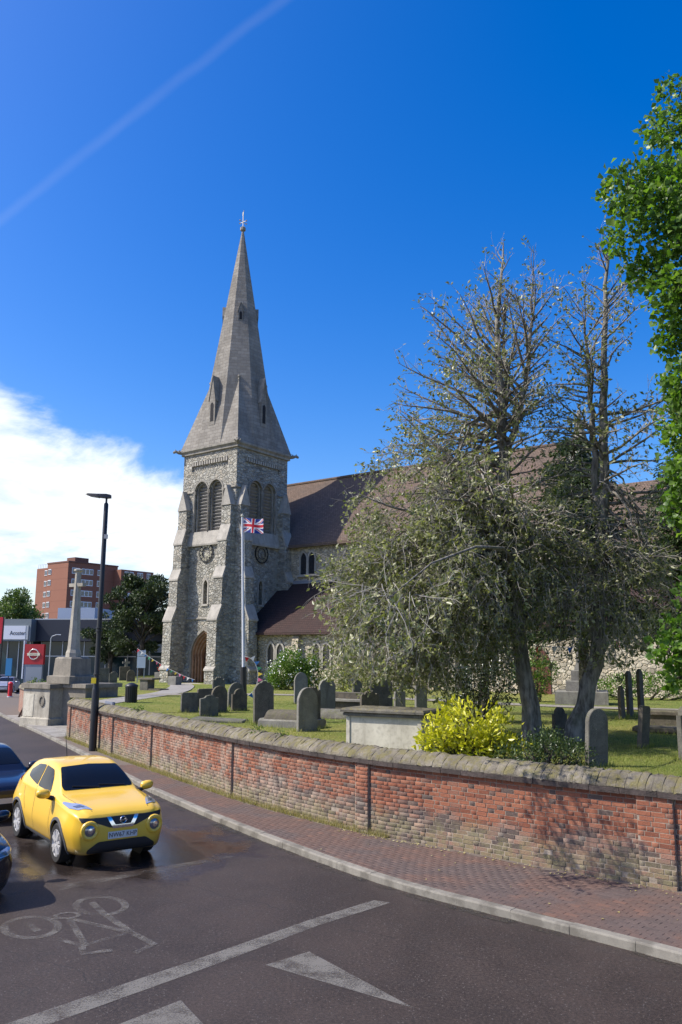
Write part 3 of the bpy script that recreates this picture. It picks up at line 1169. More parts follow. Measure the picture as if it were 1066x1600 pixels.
def spire_mat():
    m, t, b, o = new_mat('spire_stone')
    tcn = t.node('ShaderNodeTexCoord').outputs['Object']
    x, y, z = t.sep(tcn)
    br = t.node('ShaderNodeTexBrick')
    t.put(br.inputs['Vector'], t.comb(t.math('ADD', t.math('MULTIPLY', x, 1.0), t.math('MULTIPLY', y, 0.73)), z, 0.0))
    br.inputs['Scale'].default_value = 1.0
    br.inputs['Brick Width'].default_value = 0.62
    br.inputs['Row Height'].default_value = 0.28
    br.inputs['Mortar Size'].default_value = 0.016
    br.inputs['Mortar Smooth'].default_value = 0.4
    t.put(br.inputs['Color1'], (0.215, 0.198, 0.172))
    t.put(br.inputs['Color2'], (0.29, 0.27, 0.235))
    t.put(br.inputs['Mortar'], (0.19, 0.165, 0.135))
    c = br.outputs[0]
    n1 = t.noise(t.scale_vec(tcn, (0.8, 0.8, 0.28)), 1.0, 6, 0.65)
    c = t.mix(t.math('MULTIPLY', t.step(n1, 0.42, 0.7), 0.6), c, (0.125, 0.115, 0.10))
    c = t.mix(t.math('MULTIPLY', t.step(t.noise(tcn, 3.2, 5, 0.7), 0.52, 0.74), 0.5), c, (0.36, 0.335, 0.285))
    t.put(b.inputs['Base Color'], c)
    b.inputs['Roughness'].default_value = 0.93
    b.inputs['Specular IOR Level'].default_value = 0.15
    h = t.math('SUBTRACT', t.noise(tcn, 22, 4, 0.7), t.math('MULTIPLY', br.outputs['Fac'], 0.8))
    t.put(b.inputs['Normal'], t.bump(h, 0.6, 0.03))
    return m


M_SPIRE = spire_mat()
M_TILE = tiles('nave_tiles', (0.135, 0.094, 0.070), (0.18, 0.126, 0.095), (0.095, 0.074, 0.06))
M_TILE2 = tiles('aisle_tiles', (0.050, 0.029, 0.025), (0.068, 0.039, 0.033), (0.038, 0.028, 0.025))
M_LOUVRE = simple('louvre_slate', (0.30, 0.285, 0.265), 0.8, vary=0.35, vscale=6)
M_DARK = simple('dark_interior', (0.012, 0.012, 0.014), 0.9)
M_DOOR = simple('oak_door', (0.10, 0.042, 0.020), 0.6, vary=0.5, vscale=12)
M_ORDER = stone('arch_moulding', (0.34, 0.21, 0.13), (0.22, 0.13, 0.08), (0.12, 0.075, 0.05), 3.0, 0.4, 0.2)
M_LEADED = simple('leaded_glass', (0.018, 0.020, 0.025), 0.2, spec=0.7)
M_IRON = simple('black_iron', (0.015, 0.015, 0.016), 0.5)
M_GILT = simple('pale_gilding', (0.55, 0.50, 0.36), 0.35, metal=0.6)
M_LEAD = simple('lead_flashing', (0.20, 0.21, 0.235), 0.6, vary=0.2, vscale=2)

CH = empty('church', (-8.1, 62.0, 1.38), R(-36.87), 'grey ragstone church with a broach spire, clocks and brown tiled roofs', 'church')
TW = 6.0                                          # tower side; local x runs along the nave, y away, tower is x in [-6,0], y in [0,6]
EAVE = 18.45


def arch_poly(w, h0, h1, n=10, c=0.0, pointed=1.0):
    """(x,z) outline of a pointed arch opening: width w, from z=h0, springing at h1"""
    r = w * (0.5 + 0.45 * pointed)
    off = r - w / 2
    rise = math.sqrt(max(r * r - off * off, 1e-6))
    pts = [(c - w / 2, h0), (c + w / 2, h0)]
    a1 = math.acos(off / r)
    for i in range(n + 1):
        a = a1 * i / n
        pts.append((c - off + r * math.cos(a), h1 + r * math.sin(a)))
    for i in range(n - 1, -1, -1):
        a = a1 * i / n
        pts.append((c + off - r * math.cos(a), h1 + r * math.sin(a)))
    return pts


def round_poly(w, h0, h1, n=14, c=0.0):
    pts = [(c - w / 2, h0), (c + w / 2, h0)]
    return pts + [(c + w / 2 * math.cos(math.pi * i / n), h1 + w / 2 * math.sin(math.pi * i / n)) for i in range(n + 1)]


# matrices that take (u along face, z up, depth outwards) to church space
F_WEST = Matrix(((1, 0, 0, -TW), (0, 0, -1, 0), (0, 1, 0, 0), (0, 0, 0, 1)))          # face with the door: u from 0 (left) to 6 (near corner)
F_SOUTH = Matrix(((0, 0, 1, 0), (1, 0, 0, 0), (0, 1, 0, 0), (0, 0, 0, 1)))            # face along the nave: u from 0 (near corner) to 6


def dedupe(poly):
    out = []
    for p in poly:
        if not out or (abs(p[0] - out[-1][0]) + abs(p[1] - out[-1][1])) > 1e-5:
            out.append(p)
    if abs(out[0][0] - out[-1][0]) + abs(out[0][1] - out[-1][1]) < 1e-5:
        out.pop()
    return out


def on_face(poly, d0, d1, F, mb=None):
    mb = mb or MB()
    return mb.prism(dedupe(poly), d0, d1, F)


def arch_ring(poly_in, poly_out, d0, d1, F, mb):
    """band between two outlines with the same number of points (open at the foot)"""
    a, b_ = poly_in[1:] + poly_in[:1], poly_out[1:] + poly_out[:1]
    n = len(a)
    vs = []
    for P_ in (a, b_):
        for d_ in (d0, d1):
            vs += [F @ Vector((p[0], p[1], d_)) for p in P_]
    fs = []
    for i in range(n - 1):
        i0, i1 = i, i + 1
        fs += [(n + i0, n + i1, 3 * n + i1, 3 * n + i0), (i0, i1, n + i1, n + i0), (3 * n + i0, 3 * n + i1, 2 * n + i1, 2 * n + i0)]
    return mb.add(vs, fs)


tower = MB().box((-TW / 2, TW / 2, EAVE / 2 - 0.3), (TW, TW, EAVE + 0.6)).build('tower', M_RAG, CH)
cutters = []
for F in (F_WEST, F_SOUTH):
    for c in (2.2, 3.8):
        cutters.append(on_face(arch_poly(1.5, 11.75, 15.0, c=c, pointed=0.12), -0.32, 0.5, F).build('cutter', M_TRIM, CH))
        cutters.append(on_face(arch_poly(1.12, 11.6, 15.05, c=c, pointed=0.12), -1.0, 0.2, F).build('cutter', M_TRIM, CH))
    cutters.append(on_face(arch_poly(0.45, 6.05, 7.55, c=3.0), -0.5, 0.3, F).build('cutter', M_TRIM, CH))
    cutters.append(on_face([(0.95, 16.75), (5.05, 16.75), (5.05, 17.55), (0.95, 17.55)], -0.16, 0.3, F).build('cutter', M_TRIM, CH))
cutters.append(on_face(arch_poly(2.7, -0.2, 2.0, c=3.05, pointed=0.7), -0.9, 0.4, F_WEST).build('cutter', M_TRIM, CH))
bpy.context.view_layer.update()
cut(tower, cutters)

# belfry openings: reveals, shafts and louvres; sills; lancets; clocks; corbel table
for F, nm in ((F_WEST, 'west'), (F_SOUTH, 'south')):
    trim = MB()
    for c in (2.2, 3.8):
        arch_ring(arch_poly(1.5, 11.75, 15.0, c=c, pointed=0.12), arch_poly(1.72, 11.75, 15.0, c=c, pointed=0.12), -0.05, 0.07, F, trim)
        arch_ring(arch_poly(1.12, 11.75, 15.05, c=c, pointed=0.12), arch_poly(1.34, 11.75, 15.05, c=c, pointed=0.12), -0.36, -0.14, F, trim)
    trim.build('belfry_arch', M_TRIM, CH)
    for c in (2.2, 3.8):
        back = on_face(arch_poly(1.2, 11.6, 15.0, c=c, pointed=0.12), -0.99, -0.95, F).build('belfry_opening', M_DARK, CH)
        z_ = 11.95
        while z_ < 15.75:
            hw = 0.55
            if z_ > 15.05:
                hw = max(0.12, 0.55 * math.sqrt(max(0.02, 1 - ((z_ - 15.05) / 0.86) ** 2)))
            q = F @ Vector((c, z_, -0.46))
            Rm = F.to_3x3() @ Matrix.Rotation(R(-42), 3, 'X')
            MB().box(q, (2 * hw, 0.045, 0.40), M=Rm).build('louvre', M_LOUVRE, back)
            z_ += 0.27
    for c in (1.40, 3.0, 4.60):
        mb = MB()
        p0, p1 = F @ Vector((c, 11.75, -0.03)), F @ Vector((c, 14.9, -0.03))
        mb.tube([p0, p1], 0.085, 8)
        mb.box(F @ Vector((c, 14.98, -0.05)), (0.26, 0.26, 0.2), M=F.to_3x3())
        mb.box(F @ Vector((c, 13.3, -0.03)), (0.2, 0.2, 0.12), M=F.to_3x3())
        mb.build('belfry_shaft', M_TRIM, CH)
    # sloping sill below the belfry
    mb = MB()
    prof = [(10.62, 0.0), (10.62, 0.22), (10.75, 0.24), (11.78, 0.01), (11.78, -0.35), (10.62, -0.3)]
    mb.rings([[F @ Vector((u, z_, d_)) for z_, d_ in prof] for u in (1.0, 5.0)], True)
    mb.build('belfry_sill', M_ASHLAR, CH)
    # hood string at the springing
    for a, b_ in ((0.0, 1.28), (4.72, 6.0)):
        mb = MB()
        mb.rings([[F @ Vector((u, z_, d_)) for z_, d_ in ((14.95, -0.02), (14.98, 0.1), (15.07, 0.1), (15.16, -0.02))] for u in (a, b_)], True)
        mb.build('string_course', M_TRIM, CH)
    # corbel table
    for k in range(15):
        u = 1.1 + k * 0.27
        MB().box(F @ Vector((u, 17.37, -0.05)), (0.15, 0.3, 0.2), M=F.to_3x3()).build('corbel', M_ASHLAR, CH)
    # lancet
    pane = on_face(arch_poly(0.46, 6.0, 7.55, c=3.0), -0.42, -0.4, F).build('lancet_window', M_LEADED, CH)
    mb = MB()
    arch_ring(arch_poly(0.44, 6.05, 7.55, c=3.0), arch_poly(0.72, 6.05, 7.55, c=3.0), -0.05, 0.035, F, mb)
    mb.box(F @ Vector((3.0, 5.97, 0.02)), (0.75, 0.16, 0.16), M=F.to_3x3())
    mb.build('window_surround', M_ASHLAR, pane)
    # clock
    cz, cu = 10.05, 3.0
    dial = MB()
    for r0, r1 in ((0.69, 0.76), (0.42, 0.445)):
        ring = []
        n = 36
        vs = []
        for rr, dd in ((r0, 0.04), (r1, 0.04), (r1, 0.10), (r0, 0.10)):
            vs += [F @ Vector((cu + rr * math.cos(2 * math.pi * i / n), cz + rr * math.sin(2 * math.pi * i / n), dd)) for i in range(n)]
        fs = []
        for i in range(n):
            j = (i + 1) % n
            for a in range(4):
                b_ = (a + 1) % 4
                fs.append((a * n + i, a * n + j, b_ * n + j, b_ * n + i))
        dial.add(vs, fs)
    clock = dial.build('clock', M_IRON, CH)
    for k in range(12):
        a = math.pi / 2 - k * math.pi / 6
        c_ = F @ Vector((cu + 0.555 * math.cos(a), cz + 0.555 * math.sin(a), 0.085))
        Rm = F.to_3x3() @ Matrix.Rotation(a - math.pi / 2, 3, 'Z')
        mb = MB()
        for off_ in ((-0.05, 0.05) if k % 3 else (-0.07, 0.0, 0.07)):
            mb.box(c_ + Rm @ Vector((off_, 0, 0)), (0.035, 0.2, 0.04), M=Rm)
        mb.build('clock_numeral', M_GILT, clock)
    for L, a, wd in ((0.36, math.pi / 2 - 5.35 * math.pi / 6, 0.08), (0.58, math.pi / 2 - 5.0 * math.pi / 6 + 0.3, 0.055)):
        c_ = F @ Vector((cu + L / 2 * math.cos(a) * 0.85, cz + L / 2 * math.sin(a) * 0.85, 0.13))
        Rm = F.to_3x3() @ Matrix.Rotation(a - math.pi / 2, 3, 'Z')
        MB().box(c_, (wd, L, 0.03), M=Rm).build('clock_hand', M_GILT, clock)

# string courses round the tower and the plinth
mb = MB()
for z_, d_ in ((4.93, 0.09),):
    for F in (F_WEST, F_SOUTH):
        mb = MB()
        mb.rings([[F @ Vector((u, z_ - 0.08, -0.02)), F @ Vector((u, z_ - 0.05, d_)), F @ Vector((u, z_ + 0.03, d_)), F @ Vector((u, z_ + 0.14, -0.02))] for u in (0.0, 6.0)], True)
        mb.build('string_course', M_TRIM, CH)
mb = MB()
for a, b_ in ((0.0, 1.6), (4.5, 6.0)):
    MB().rings([[F_WEST @ Vector((u, z_, d_)) for z_, d_ in ((-0.2, -0.02), (-0.2, 0.16), (1.15, 0.16), (1.32, -0.02))] for u in (a, b_)], True).build('plinth', M_RAG, CH)
mb.rings([[F_SOUTH @ Vector((u, z_, d_)) for z_, d_ in ((-0.2, -0.02), (-0.2, 0.16), (1.15, 0.16), (1.32, -0.02))] for u in (0, 6)], True)
mb.build('plinth', M_RAG, CH)


# buttresses: pairs at the corners, stepping back with sloped weatherings and a gablet
def buttress(F, u0, wd=0.95, sgn=1, top=15.1):
    st = [(-0.3, 1.75), (1.15, 1.75), (1.32, 1.62), (4.85, 1.58), (5.85, 1.16), (8.05, 1.12), (8.75, 0.86), (10.9, 0.82), (12.0, 0.48), (13.6, 0.45)]
    mb = MB()
    prof = [(-0.3, -0.05)] + st + [(13.6, -0.05)]
    # side profile polygon extruded across the width
    M_ = F @ Matrix.Translation((u0, 0, 0))
    vs0 = [M_ @ Vector((-wd / 2, z_, d_)) for z_, d_ in prof]
    vs1 = [M_ @ Vector((wd / 2, z_, d_)) for z_, d_ in prof]
    n = len(prof)
    mb.add(vs0 + vs1, [tuple(range(n)), tuple(range(2 * n - 1, n - 1, -1))] + [(i, n + i, n + (i + 1) % n, (i + 1) % n) for i in range(n)])
    bt = mb.build('buttress', M_RAG, CH)
    # dressed weatherings and gablet
    tr = MB()
    hw = wd / 2 + 0.05
    for (za, da), (zb, db) in (((4.80, 1.64), (5.88, 1.17)), ((8.0, 1.18), (8.78, 0.87)), ((10.85, 0.88), (12.04, 0.49)), ((1.12, 1.81), (1.36, 1.60))):
        ring = [(za - 0.12, da), (za, da), (zb, db), (zb, db - 0.12), (za - 0.12, da - 0.14)]
        MB().rings([[M_ @ Vector((uu, z_, d_)) for z_, d_ in ring] for uu in (-hw, hw)], True).build('weathering', M_ASHLAR, bt)
    gab = [(-hw, 13.55), (hw, 13.55), (0, 15.15)]
    tr.prism(gab, -0.04, 0.53, M_)
    tr.build('gablet', M_ASHLAR, bt)
    return bt


buttress(F_WEST, 0.55)
buttress(F_WEST, TW - 0.55)
buttress(F_SOUTH, 0.55)
buttress(F_SOUTH, TW - 0.55)
F_NORTH = Matrix(((0, 0, -1, -TW), (-1, 0, 0, TW), (0, 1, 0, 0), (0, 0, 0, 1)))       # hidden long side, u from back to front
buttress(F_NORTH, TW - 0.55)

# door: receding arch orders, plank leaves, steps
door_orders = MB()
for k in range(4):
    w0 = 2.7 - 0.26 * k
    arch_ring(arch_poly(w0 - 0.26, -0.1, 2.0, c=3.05, pointed=0.7), arch_poly(w0, -0.1, 2.0, c=3.05, pointed=0.7), -0.2 - 0.2 * k, -0.02 - 0.18 * k, F_WEST, door_orders)
    for sx in (-1, 1):
        uu = 3.05 + sx * (w0 / 2 - 0.13)
        door_orders.tube([F_WEST @ Vector((uu, 0.1, -0.06 - 0.18 * k)), F_WEST @ Vector((uu, 2.0, -0.06 - 0.18 * k))], 0.075, 8)
do = door_orders.build('doorway_arch', M_ORDER, CH)
mb = MB()
arch_ring(arch_poly(2.7, -0.1, 2.0, c=3.05, pointed=0.7), arch_poly(3.05, -0.1, 2.0, c=3.05, pointed=0.7), -0.05, 0.09, F_WEST, mb)
mb.build('hood_mould', M_TRIM, do)
dr = on_face(arch_poly(1.7, -0.1, 2.0, c=3.05, pointed=0.7), -0.89, -0.84, F_WEST).build('door', M_DOOR, CH)
for k in range(7):
    u = 3.05 - 0.72 + k * 0.24
    MB().box(F_WEST @ Vector((u, 1.25, -0.825)), (0.215, 2.6, 0.03), M=F_WEST.to_3x3()).build('plank', M_DOOR, dr)
for z_ in (0.6, 1.9):
    MB().box(F_WEST @ Vector((3.05, z_, -0.80)), (1.5, 0.07, 0.02), M=F_WEST.to_3x3()).build('strap_hinge', M_IRON, dr)
MB().box(F_WEST @ Vector((3.05, -0.02, 1.1)), (3.0, 0.16, 2.4), M=F_WEST.to_3x3()).box(F_WEST @ Vector((3.05, -0.12, 1.5)), (3.7, 0.16, 3.2), M=F_WEST.to_3x3()).build('door_step', M_ASHLAR, CH)

# cornice, gutter and gargoyles
mb = MB()
c0, c1 = (-TW / 2, TW / 2), 0
def sq_ring(h, z_):
    return [Vector((c0[0] + sx * h, c0[1] + sy * h, z_)) for sx, sy in ((-1, -1), (1, -1), (1, 1), (-1, 1))]
mb.rings([sq_ring(3.0, EAVE - 0.32), sq_ring(3.16, EAVE - 0.26), sq_ring(3.16, EAVE - 0.1), sq_ring(3.30, EAVE + 0.04), sq_ring(3.30, EAVE + 0.2), sq_ring(3.1, EAVE + 0.2)], True)
mb.build('cornice', M_TRIM, CH)
for sx, sy in ((-1, -1), (1, -1), (1, 1)):
    dv = Vector((sx, sy, 0)).normalized()
    p = Vector((c0[0] + sx * 3.2, c0[1] + sy * 3.2, EAVE + 0.05))
    mb = MB()
    mb.tube([p - dv * 0.15, p + dv * 0.18 + Vector((0, 0, 0.02)), p + dv * 0.42 + Vector((0, 0, 0.10)), p + dv * 0.55 + Vector((0, 0, 0.04)), p + dv * 0.66 + Vector((0, 0, -0.02))], [0.17, 0.14, 0.11, 0.13, 0.05], 7)
    for s2 in (-1, 1):
        e_ = dv.cross(Vector((0, 0, 1))) * s2
        mb.tube([p + dv * 0.45 + e_ * 0.06 + Vector((0, 0, 0.16)), p + dv * 0.43 + e_ * 0.13 + Vector((0, 0, 0.27))], [0.05, 0.012], 5)
        mb.tube([p + e_ * 0.1, p + dv * 0.16 + e_ * 0.24 + Vector((0, 0, 0.14)), p - dv * 0.05 + e_ * 0.2 + Vector((0, 0, 0.26))], [0.06, 0.05, 0.01], 5)
    mb.build('gargoyle', M_TRIM, CH, smooth=True)

# broach spire
cx, cy = -TW / 2, TW / 2
Z_TIP = 38.75
zb = EAVE + 0.2


def apo(z_):
    return 3.22 * (Z_TIP + 0.35 - z_) / (Z_TIP + 0.35 - zb)


def octa(z_, k=1.0):
    a = apo(z_) * k
    r = a / math.cos(math.pi / 8)
    return [Vector((cx + r * math.cos(math.pi / 8 + i * math.pi / 4), cy + r * math.sin(math.pi / 8 + i * math.pi / 4), z_)) for i in range(8)]


mb = MB()
zs = np.linspace(zb, Z_TIP, 12)
mb.rings([octa(z_) for z_ in zs], True)
spire = mb.build('spire', M_SPIRE, CH)
for i, (sx, sy) in enumerate(((1, 1), (-1, 1), (-1, -1), (1, -1))):
    oc = octa(zb)
    corner = Vector((cx + sx * 3.22, cy + sy * 3.22, zb))
    a, b_ = oc[2 * i], oc[2 * i + 1]
    zt = zb + 5.7
    dv = Vector((sx, sy, 0)).normalized()
    top = Vector((cx, cy, zt)) + dv * (apo(zt) + 0.01)
    inn = Vector((cx, cy, zb)) + dv * (apo(zb) * 0.6)
    # broach faces divided so that light falls on real planes
    MB().add([corner, a, b_, top, inn], [(0, 1, 3), (2, 0, 3), (1, 2, 3), (0, 2, 1)]).build('broach', M_SPIRE, spire)
    mbf = MB()
    mbf.lathe([(0.0, 0), (0.07, 0.02), (0.05, 0.2), (0.12, 0.3), (0.02, 0.5)], 6, top + Vector((0, 0, -0.1)))
    mbf.build('broach_finial', M_TRIM, spire)


def lucarne(zf, az_, wd, hgt, gab, big):
    """gabled spire light standing on a face whose outward azimuth is az_"""
    out = Vector((math.cos(az_), math.sin(az_), 0))
    sd = Vector((-math.sin(az_), math.cos(az_), 0))
    d_front = apo(zf) + (0.02 if big else 0.0)
    base = Vector((cx, cy, 0)) + out * d_front
    Fm = Matrix(((sd.x, 0, out.x, base.x), (sd.y, 0, out.y, base.y), (0, 1, 0, 0), (0, 0, 0, 1)))
    mb = MB()
    hw = wd / 2
    poly = [(-hw, zf), (hw, zf), (hw, zf + hgt), (0, zf + hgt + gab), (-hw, zf + hgt)]
    depth = apo(zf) - apo(zf + hgt + gab) + 0.1
    mb.prism(poly, -depth, 0.0, Fm)
    lu = mb.build('lucarne', M_SPIRE, spire)
    mb = MB()
    rf = [(-hw - 0.05, zf + hgt - 0.08), (0, zf + hgt + gab + 0.01), (hw + 0.05, zf + hgt - 0.08), (hw + 0.05, zf + hgt + 0.0), (0, zf + hgt + gab + 0.10), (-hw - 0.05, zf + hgt + 0.0)]
    mb.prism(rf, -depth, 0.05, Fm)
    mb.build('gable_coping', M_TRIM, lu)
    mb = MB()
    mb.prism(dedupe(arch_poly(wd * 0.5, zf + hgt * 0.16, zf + hgt * 0.78)), 0.005, 0.02, Fm)
    mb.build('opening', M_DARK, lu)


for k in range(4):
    lucarne(20.4, k * math.pi / 2, 0.66, 2.1, 2.0, True)
    lucarne(29.7, math.pi / 4 + k * math.pi / 2, 0.42, 0.85, 0.8, False)
# finial and weathervane
mb = MB()
tipz = Z_TIP - 0.1
mb.lathe([(0.10, tipz - 0.1), (0.24, tipz), (0.24, tipz + 0.25), (0.12, tipz + 0.35), (0.05, tipz + 0.4)], 8, (cx, cy, 0))
mb.build('finial', M_TRIM, spire)
mb = MB()
mb.tube([(cx, cy, tipz + 0.3), (cx, cy, tipz + 1.75)], 0.035, 6)
for a in (0, math.pi / 2):
    dv = Vector((math.cos(a), math.sin(a), 0)) * 0.38
    mb.tube([Vector((cx, cy, tipz + 0.8)) - dv, Vector((cx, cy, tipz + 0.8)) + dv], 0.025, 5)
    for s2 in (-1, 1):
        mb.lathe([(0.01, -0.08), (0.09, 0), (0.01, 0.08)], 8, Vector((cx, cy, tipz + 0.8)) + dv * s2)
# cockerel
Fv = Matrix(((0.8, 0, 0.6, cx), (-0.6, 0, 0.8, cy), (0, 1, 0, tipz + 1.55), (0, 0, 0, 1)))
mb.prism([(-0.42, 0.12), (-0.30, -0.02), (-0.1, -0.06), (0.12, -0.04), (0.24, 0.1), (0.36, 0.12), (0.27, 0.2), (0.25, 0.3), (0.14, 0.2), (0.0, 0.1), (-0.18, 0.16), (-0.3, 0.34), (-0.46, 0.3)], -0.015, 0.015, Fv)
mb.build('weathervane', M_GILT, spire)

# ---- nave: axis parallel to x, ridge at y = 10.6
Y_CL, Y_RG, X_E = 5.7, 10.6, 23.2
Z_NE, Z_NR, Z_AT, Z_AE = 11.1, 16.95, 7.65, 4.0
Y_AI = 1.35
nave = MB()
nave.box(((X_E - 6) / 2, Y_RG, Z_NE / 2 - 0.2), (X_E + 6, 2 * (Y_RG - Y_CL), Z_NE + 0.4)).build('nave_wall', M_RAG_WARM, CH)
nave = bpy.data.objects[nave and 'nave_wall'] if False else CH.children[-1]
mb = MB()
yo = 0.45
th = 0.22
slope = (Z_NR - Z_NE) / (Y_RG - Y_CL)
for sgn in (-1, 1):
    y_e = Y_RG + sgn * (Y_RG - Y_CL + yo)
    z_e = Z_NE - slope * yo + 0.12
    rr = [(y_e, z_e), (Y_RG, Z_NR + 0.12), (Y_RG, Z_NR + 0.12 + th), (y_e, z_e + th)]
    mb.rings([[Vector((x_, y_, z_)) for y_, z_ in rr] for x_ in (-6.1 if sgn > 0 else 0.0, X_E + 0.1)], True)
    if sgn < 0:
        rr2 = [(Y_RG - 4.3, Z_NR + 0.12 - slope * 4.3), (Y_RG, Z_NR + 0.12), (Y_RG, Z_NR + 0.12 + th), (Y_RG - 4.3, Z_NR + 0.12 + th - slope * 4.3)]
        mb.rings([[Vector((x_, y_, z_)) for y_, z_ in rr2] for x_ in (-6.1, 0.0)], True)
mb.build('nave_roof', M_TILE, CH)
mb = MB()
mb.tube([(-6.1, Y_RG, Z_NR + 0.36), (X_E, Y_RG, Z_NR + 0.36)], 0.14, 8)
mb.build('ridge_tiles', M_TILE, CH)
# east gable with coping and stump of a cross
mb = MB()
hw = Y_RG - Y_CL + 0.6
gz = [(Y_RG - hw, Z_NE - 0.9), (Y_RG + hw, Z_NE - 0.9), (Y_RG, Z_NR + 0.85)]
MG = Matrix(((0, 0, 1, 0), (1, 0, 0, 0), (0, 1, 0, 0), (0, 0, 0, 1)))
mb.prism(gz, X_E - 0.1, X_E + 0.45, MG)
mb.build('gable_wall', M_RAG_WARM, CH)
mb = MB()
for sgn in (-1, 1):
    a = Vector((X_E + 0.17, Y_RG + sgn * (hw + 0.1), Z_NE - 0.9))
    b_ = Vector((X_E + 0.17, Y_RG, Z_NR + 1.0))
    dv = (b_ - a).normalized()
    mb.rings([[p + Vector((xx, 0, 0)) + Vector((0, -dv.z * sgn, dv.y * sgn)) * 0 + Vector((0, 0, zz)) for xx, zz in ((-0.38, -0.12), (0.38, -0.12), (0.38, 0.08), (-0.38, 0.08))] for p in (a, b_)], True)
mb.box((X_E + 0.17, Y_RG, Z_NR + 1.3), (0.5, 0.55, 0.9))
mb.box((X_E + 0.17, Y_RG, Z_NR + 2.1), (0.2, 0.2, 1.0))
mb.box((X_E + 0.17, Y_RG, Z_NR + 2.2), (0.2, 0.75, 0.2))
mb.build('gable_cross', M_TRIM, CH)
# clerestory: pairs of lights with hood moulds
Fc = Matrix(((1, 0, 0, 0), (0, 0, -1, Y_CL), (0, 1, 0, 0), (0, 0, 0, 1)))
for k in range(5):
    xc = 2.6 + k * 4.4
    win = MB()
    win.prism(dedupe(arch_poly(0.62, 8.5, 9.75, c=xc - 0.42)), 0.004, 0.012, Fc)
    win.prism(dedupe(arch_poly(0.62, 8.5, 9.75, c=xc + 0.42)), 0.004, 0.012, Fc)
    wn = win.build('clerestory_window', M_LEADED, CH)
    mb = MB()
    for c in (xc - 0.42, xc + 0.42):
        arch_ring(arch_poly(0.62, 8.5, 9.75, c=c), arch_poly(0.84, 8.5, 9.75, c=c), 0.0, 0.10, Fc, mb)
    mb.box(Fc @ Vector((xc, 8.42, 0.08)), (2.0, 0.18, 0.2), M=Fc.to_3x3())
    mb.build('window_surround', M_ASHLAR, wn)
mb = MB()
mb.box((X_E / 2, Y_CL - 0.12, Z_NE - 0.32), (X_E, 0.2, 0.18))
mb.build('eaves_course', M_TRIM, CH)
mb = MB().box((X_E / 2, Y_CL - 0.06, Z_AT + 0.22), (X_E, 0.12, 0.36))
mb.build('lead_flashing', M_LEAD, CH)

# ---- aisle with its lean-to roof
mb = MB()
sl = (Z_AT - Z_AE) / (Y_CL - Y_AI)
prof = [(Y_AI, -0.3), (Y_CL - 0.02, -0.3), (Y_CL - 0.02, Z_AT - 0.02), (Y_AI, Z_AE)]
mb.rings([[Vector((x_, y_, z_)) for y_, z_ in prof] for x_ in (0.05, X_E - 0.6)], True)
mb.build('aisle_wall', M_RAG_WARM, CH)
mb = MB()
ov = 0.5
rr = [(Y_AI - ov, Z_AE - sl * ov + 0.06), (Y_CL, Z_AT + 0.06), (Y_CL, Z_AT + 0.24), (Y_AI - ov, Z_AE - sl * ov + 0.24)]
mb.rings([[Vector((x_, y_, z_)) for y_, z_ in rr] for x_ in (0.02, X_E - 0.3)], True)
mb.build('aisle_roof', M_TILE2, CH)
Fa = Matrix(((1, 0, 0, 0), (0, 0, -1, Y_AI), (0, 1, 0, 0), (0, 0, 0, 1)))
for k in range(5):
    xc = 3.2 + k * 4.3
    win = MB()
    for c in (xc - 0.45, xc + 0.45):
        win.prism(dedupe(arch_poly(0.6, 1.3, 2.5, c=c)), 0.004, 0.012, Fa)
    wn = win.build('aisle_window', M_LEADED, CH)
    mb = MB()
    for c in (xc - 0.45, xc + 0.45):
        arch_ring(arch_poly(0.6, 1.3, 2.5, c=c), arch_poly(0.85, 1.3, 2.5, c=c), 0.0, 0.10, Fa, mb)
    mb.build('window_surround', M_ASHLAR, wn)
    bt = MB()
    pr = [(-0.3, -0.05), (-0.3, 0.75), (2.0, 0.72), (2.7, 0.4), (3.3, 0.36), (3.75, -0.05)]
    xb = xc + 2.1
    n = len(pr)
    v0 = [Fa @ Vector((xb - 0.3, z_, d_)) for z_, d_ in pr]
    v1 = [Fa @ Vector((xb + 0.3, z_, d_)) for z_, d_ in pr]
    bt.add(v0 + v1, [tuple(range(n)), tuple(range(2 * n - 1, n - 1, -1))] + [(i, n + i, n + (i + 1) % n, (i + 1) % n) for i in range(n)])
    bt.build('buttress', M_RAG_WARM, CH)
# cast-iron rainwater pipe by the tower
MB().tube([(0.35, Y_AI - 0.25, 0.0), (0.35, Y_AI - 0.25, 3.7)], 0.06, 8).build('rainwater_pipe', M_IRON, CH)

# ---- chancel and low vestry at the east end
mb = MB()
mb.box((X_E + 6.0, Y_RG, 4.4), (11.6, 7.4, 9.4)).build('chancel_wall', M_RAG_WARM, CH)
mb = MB()
for sgn in (-1, 1):
    rr = [(Y_RG + sgn * 4.1, 8.75), (Y_RG, 13.6), (Y_RG, 13.85), (Y_RG + sgn * 4.1, 9.0)]
    mb.rings([[Vector((x_, y_, z_)) for y_, z_ in rr] for x_ in (X_E + 0.46, X_E + 12.1)], True)
mb.build('chancel_roof', M_TILE, CH)
mb = MB()
mb.prism([(Y_RG - 3.6, 8.8), (Y_RG + 3.6, 8.8), (Y_RG, 13.5)], X_E + 11.6, X_E + 11.8, MG)
mb.build('chancel_gable', M_RAG_WARM, CH)
MB().box((X_E + 6.5, 3.6, 1.85), (13.4, 5.4, 4.3)).build('vestry_wall', M_RAG_WARM, CH)
mb = MB()
rr = [(0.55, 3.9), (6.9, 7.2), (6.9, 7.4), (0.55, 4.1)]
mb.rings([[Vector((x_, y_, z_)) for y_, z_ in rr] for x_ in (X_E - 0.25, X_E + 13.4)], True)
mb.build('vestry_roof', M_TILE2, CH)
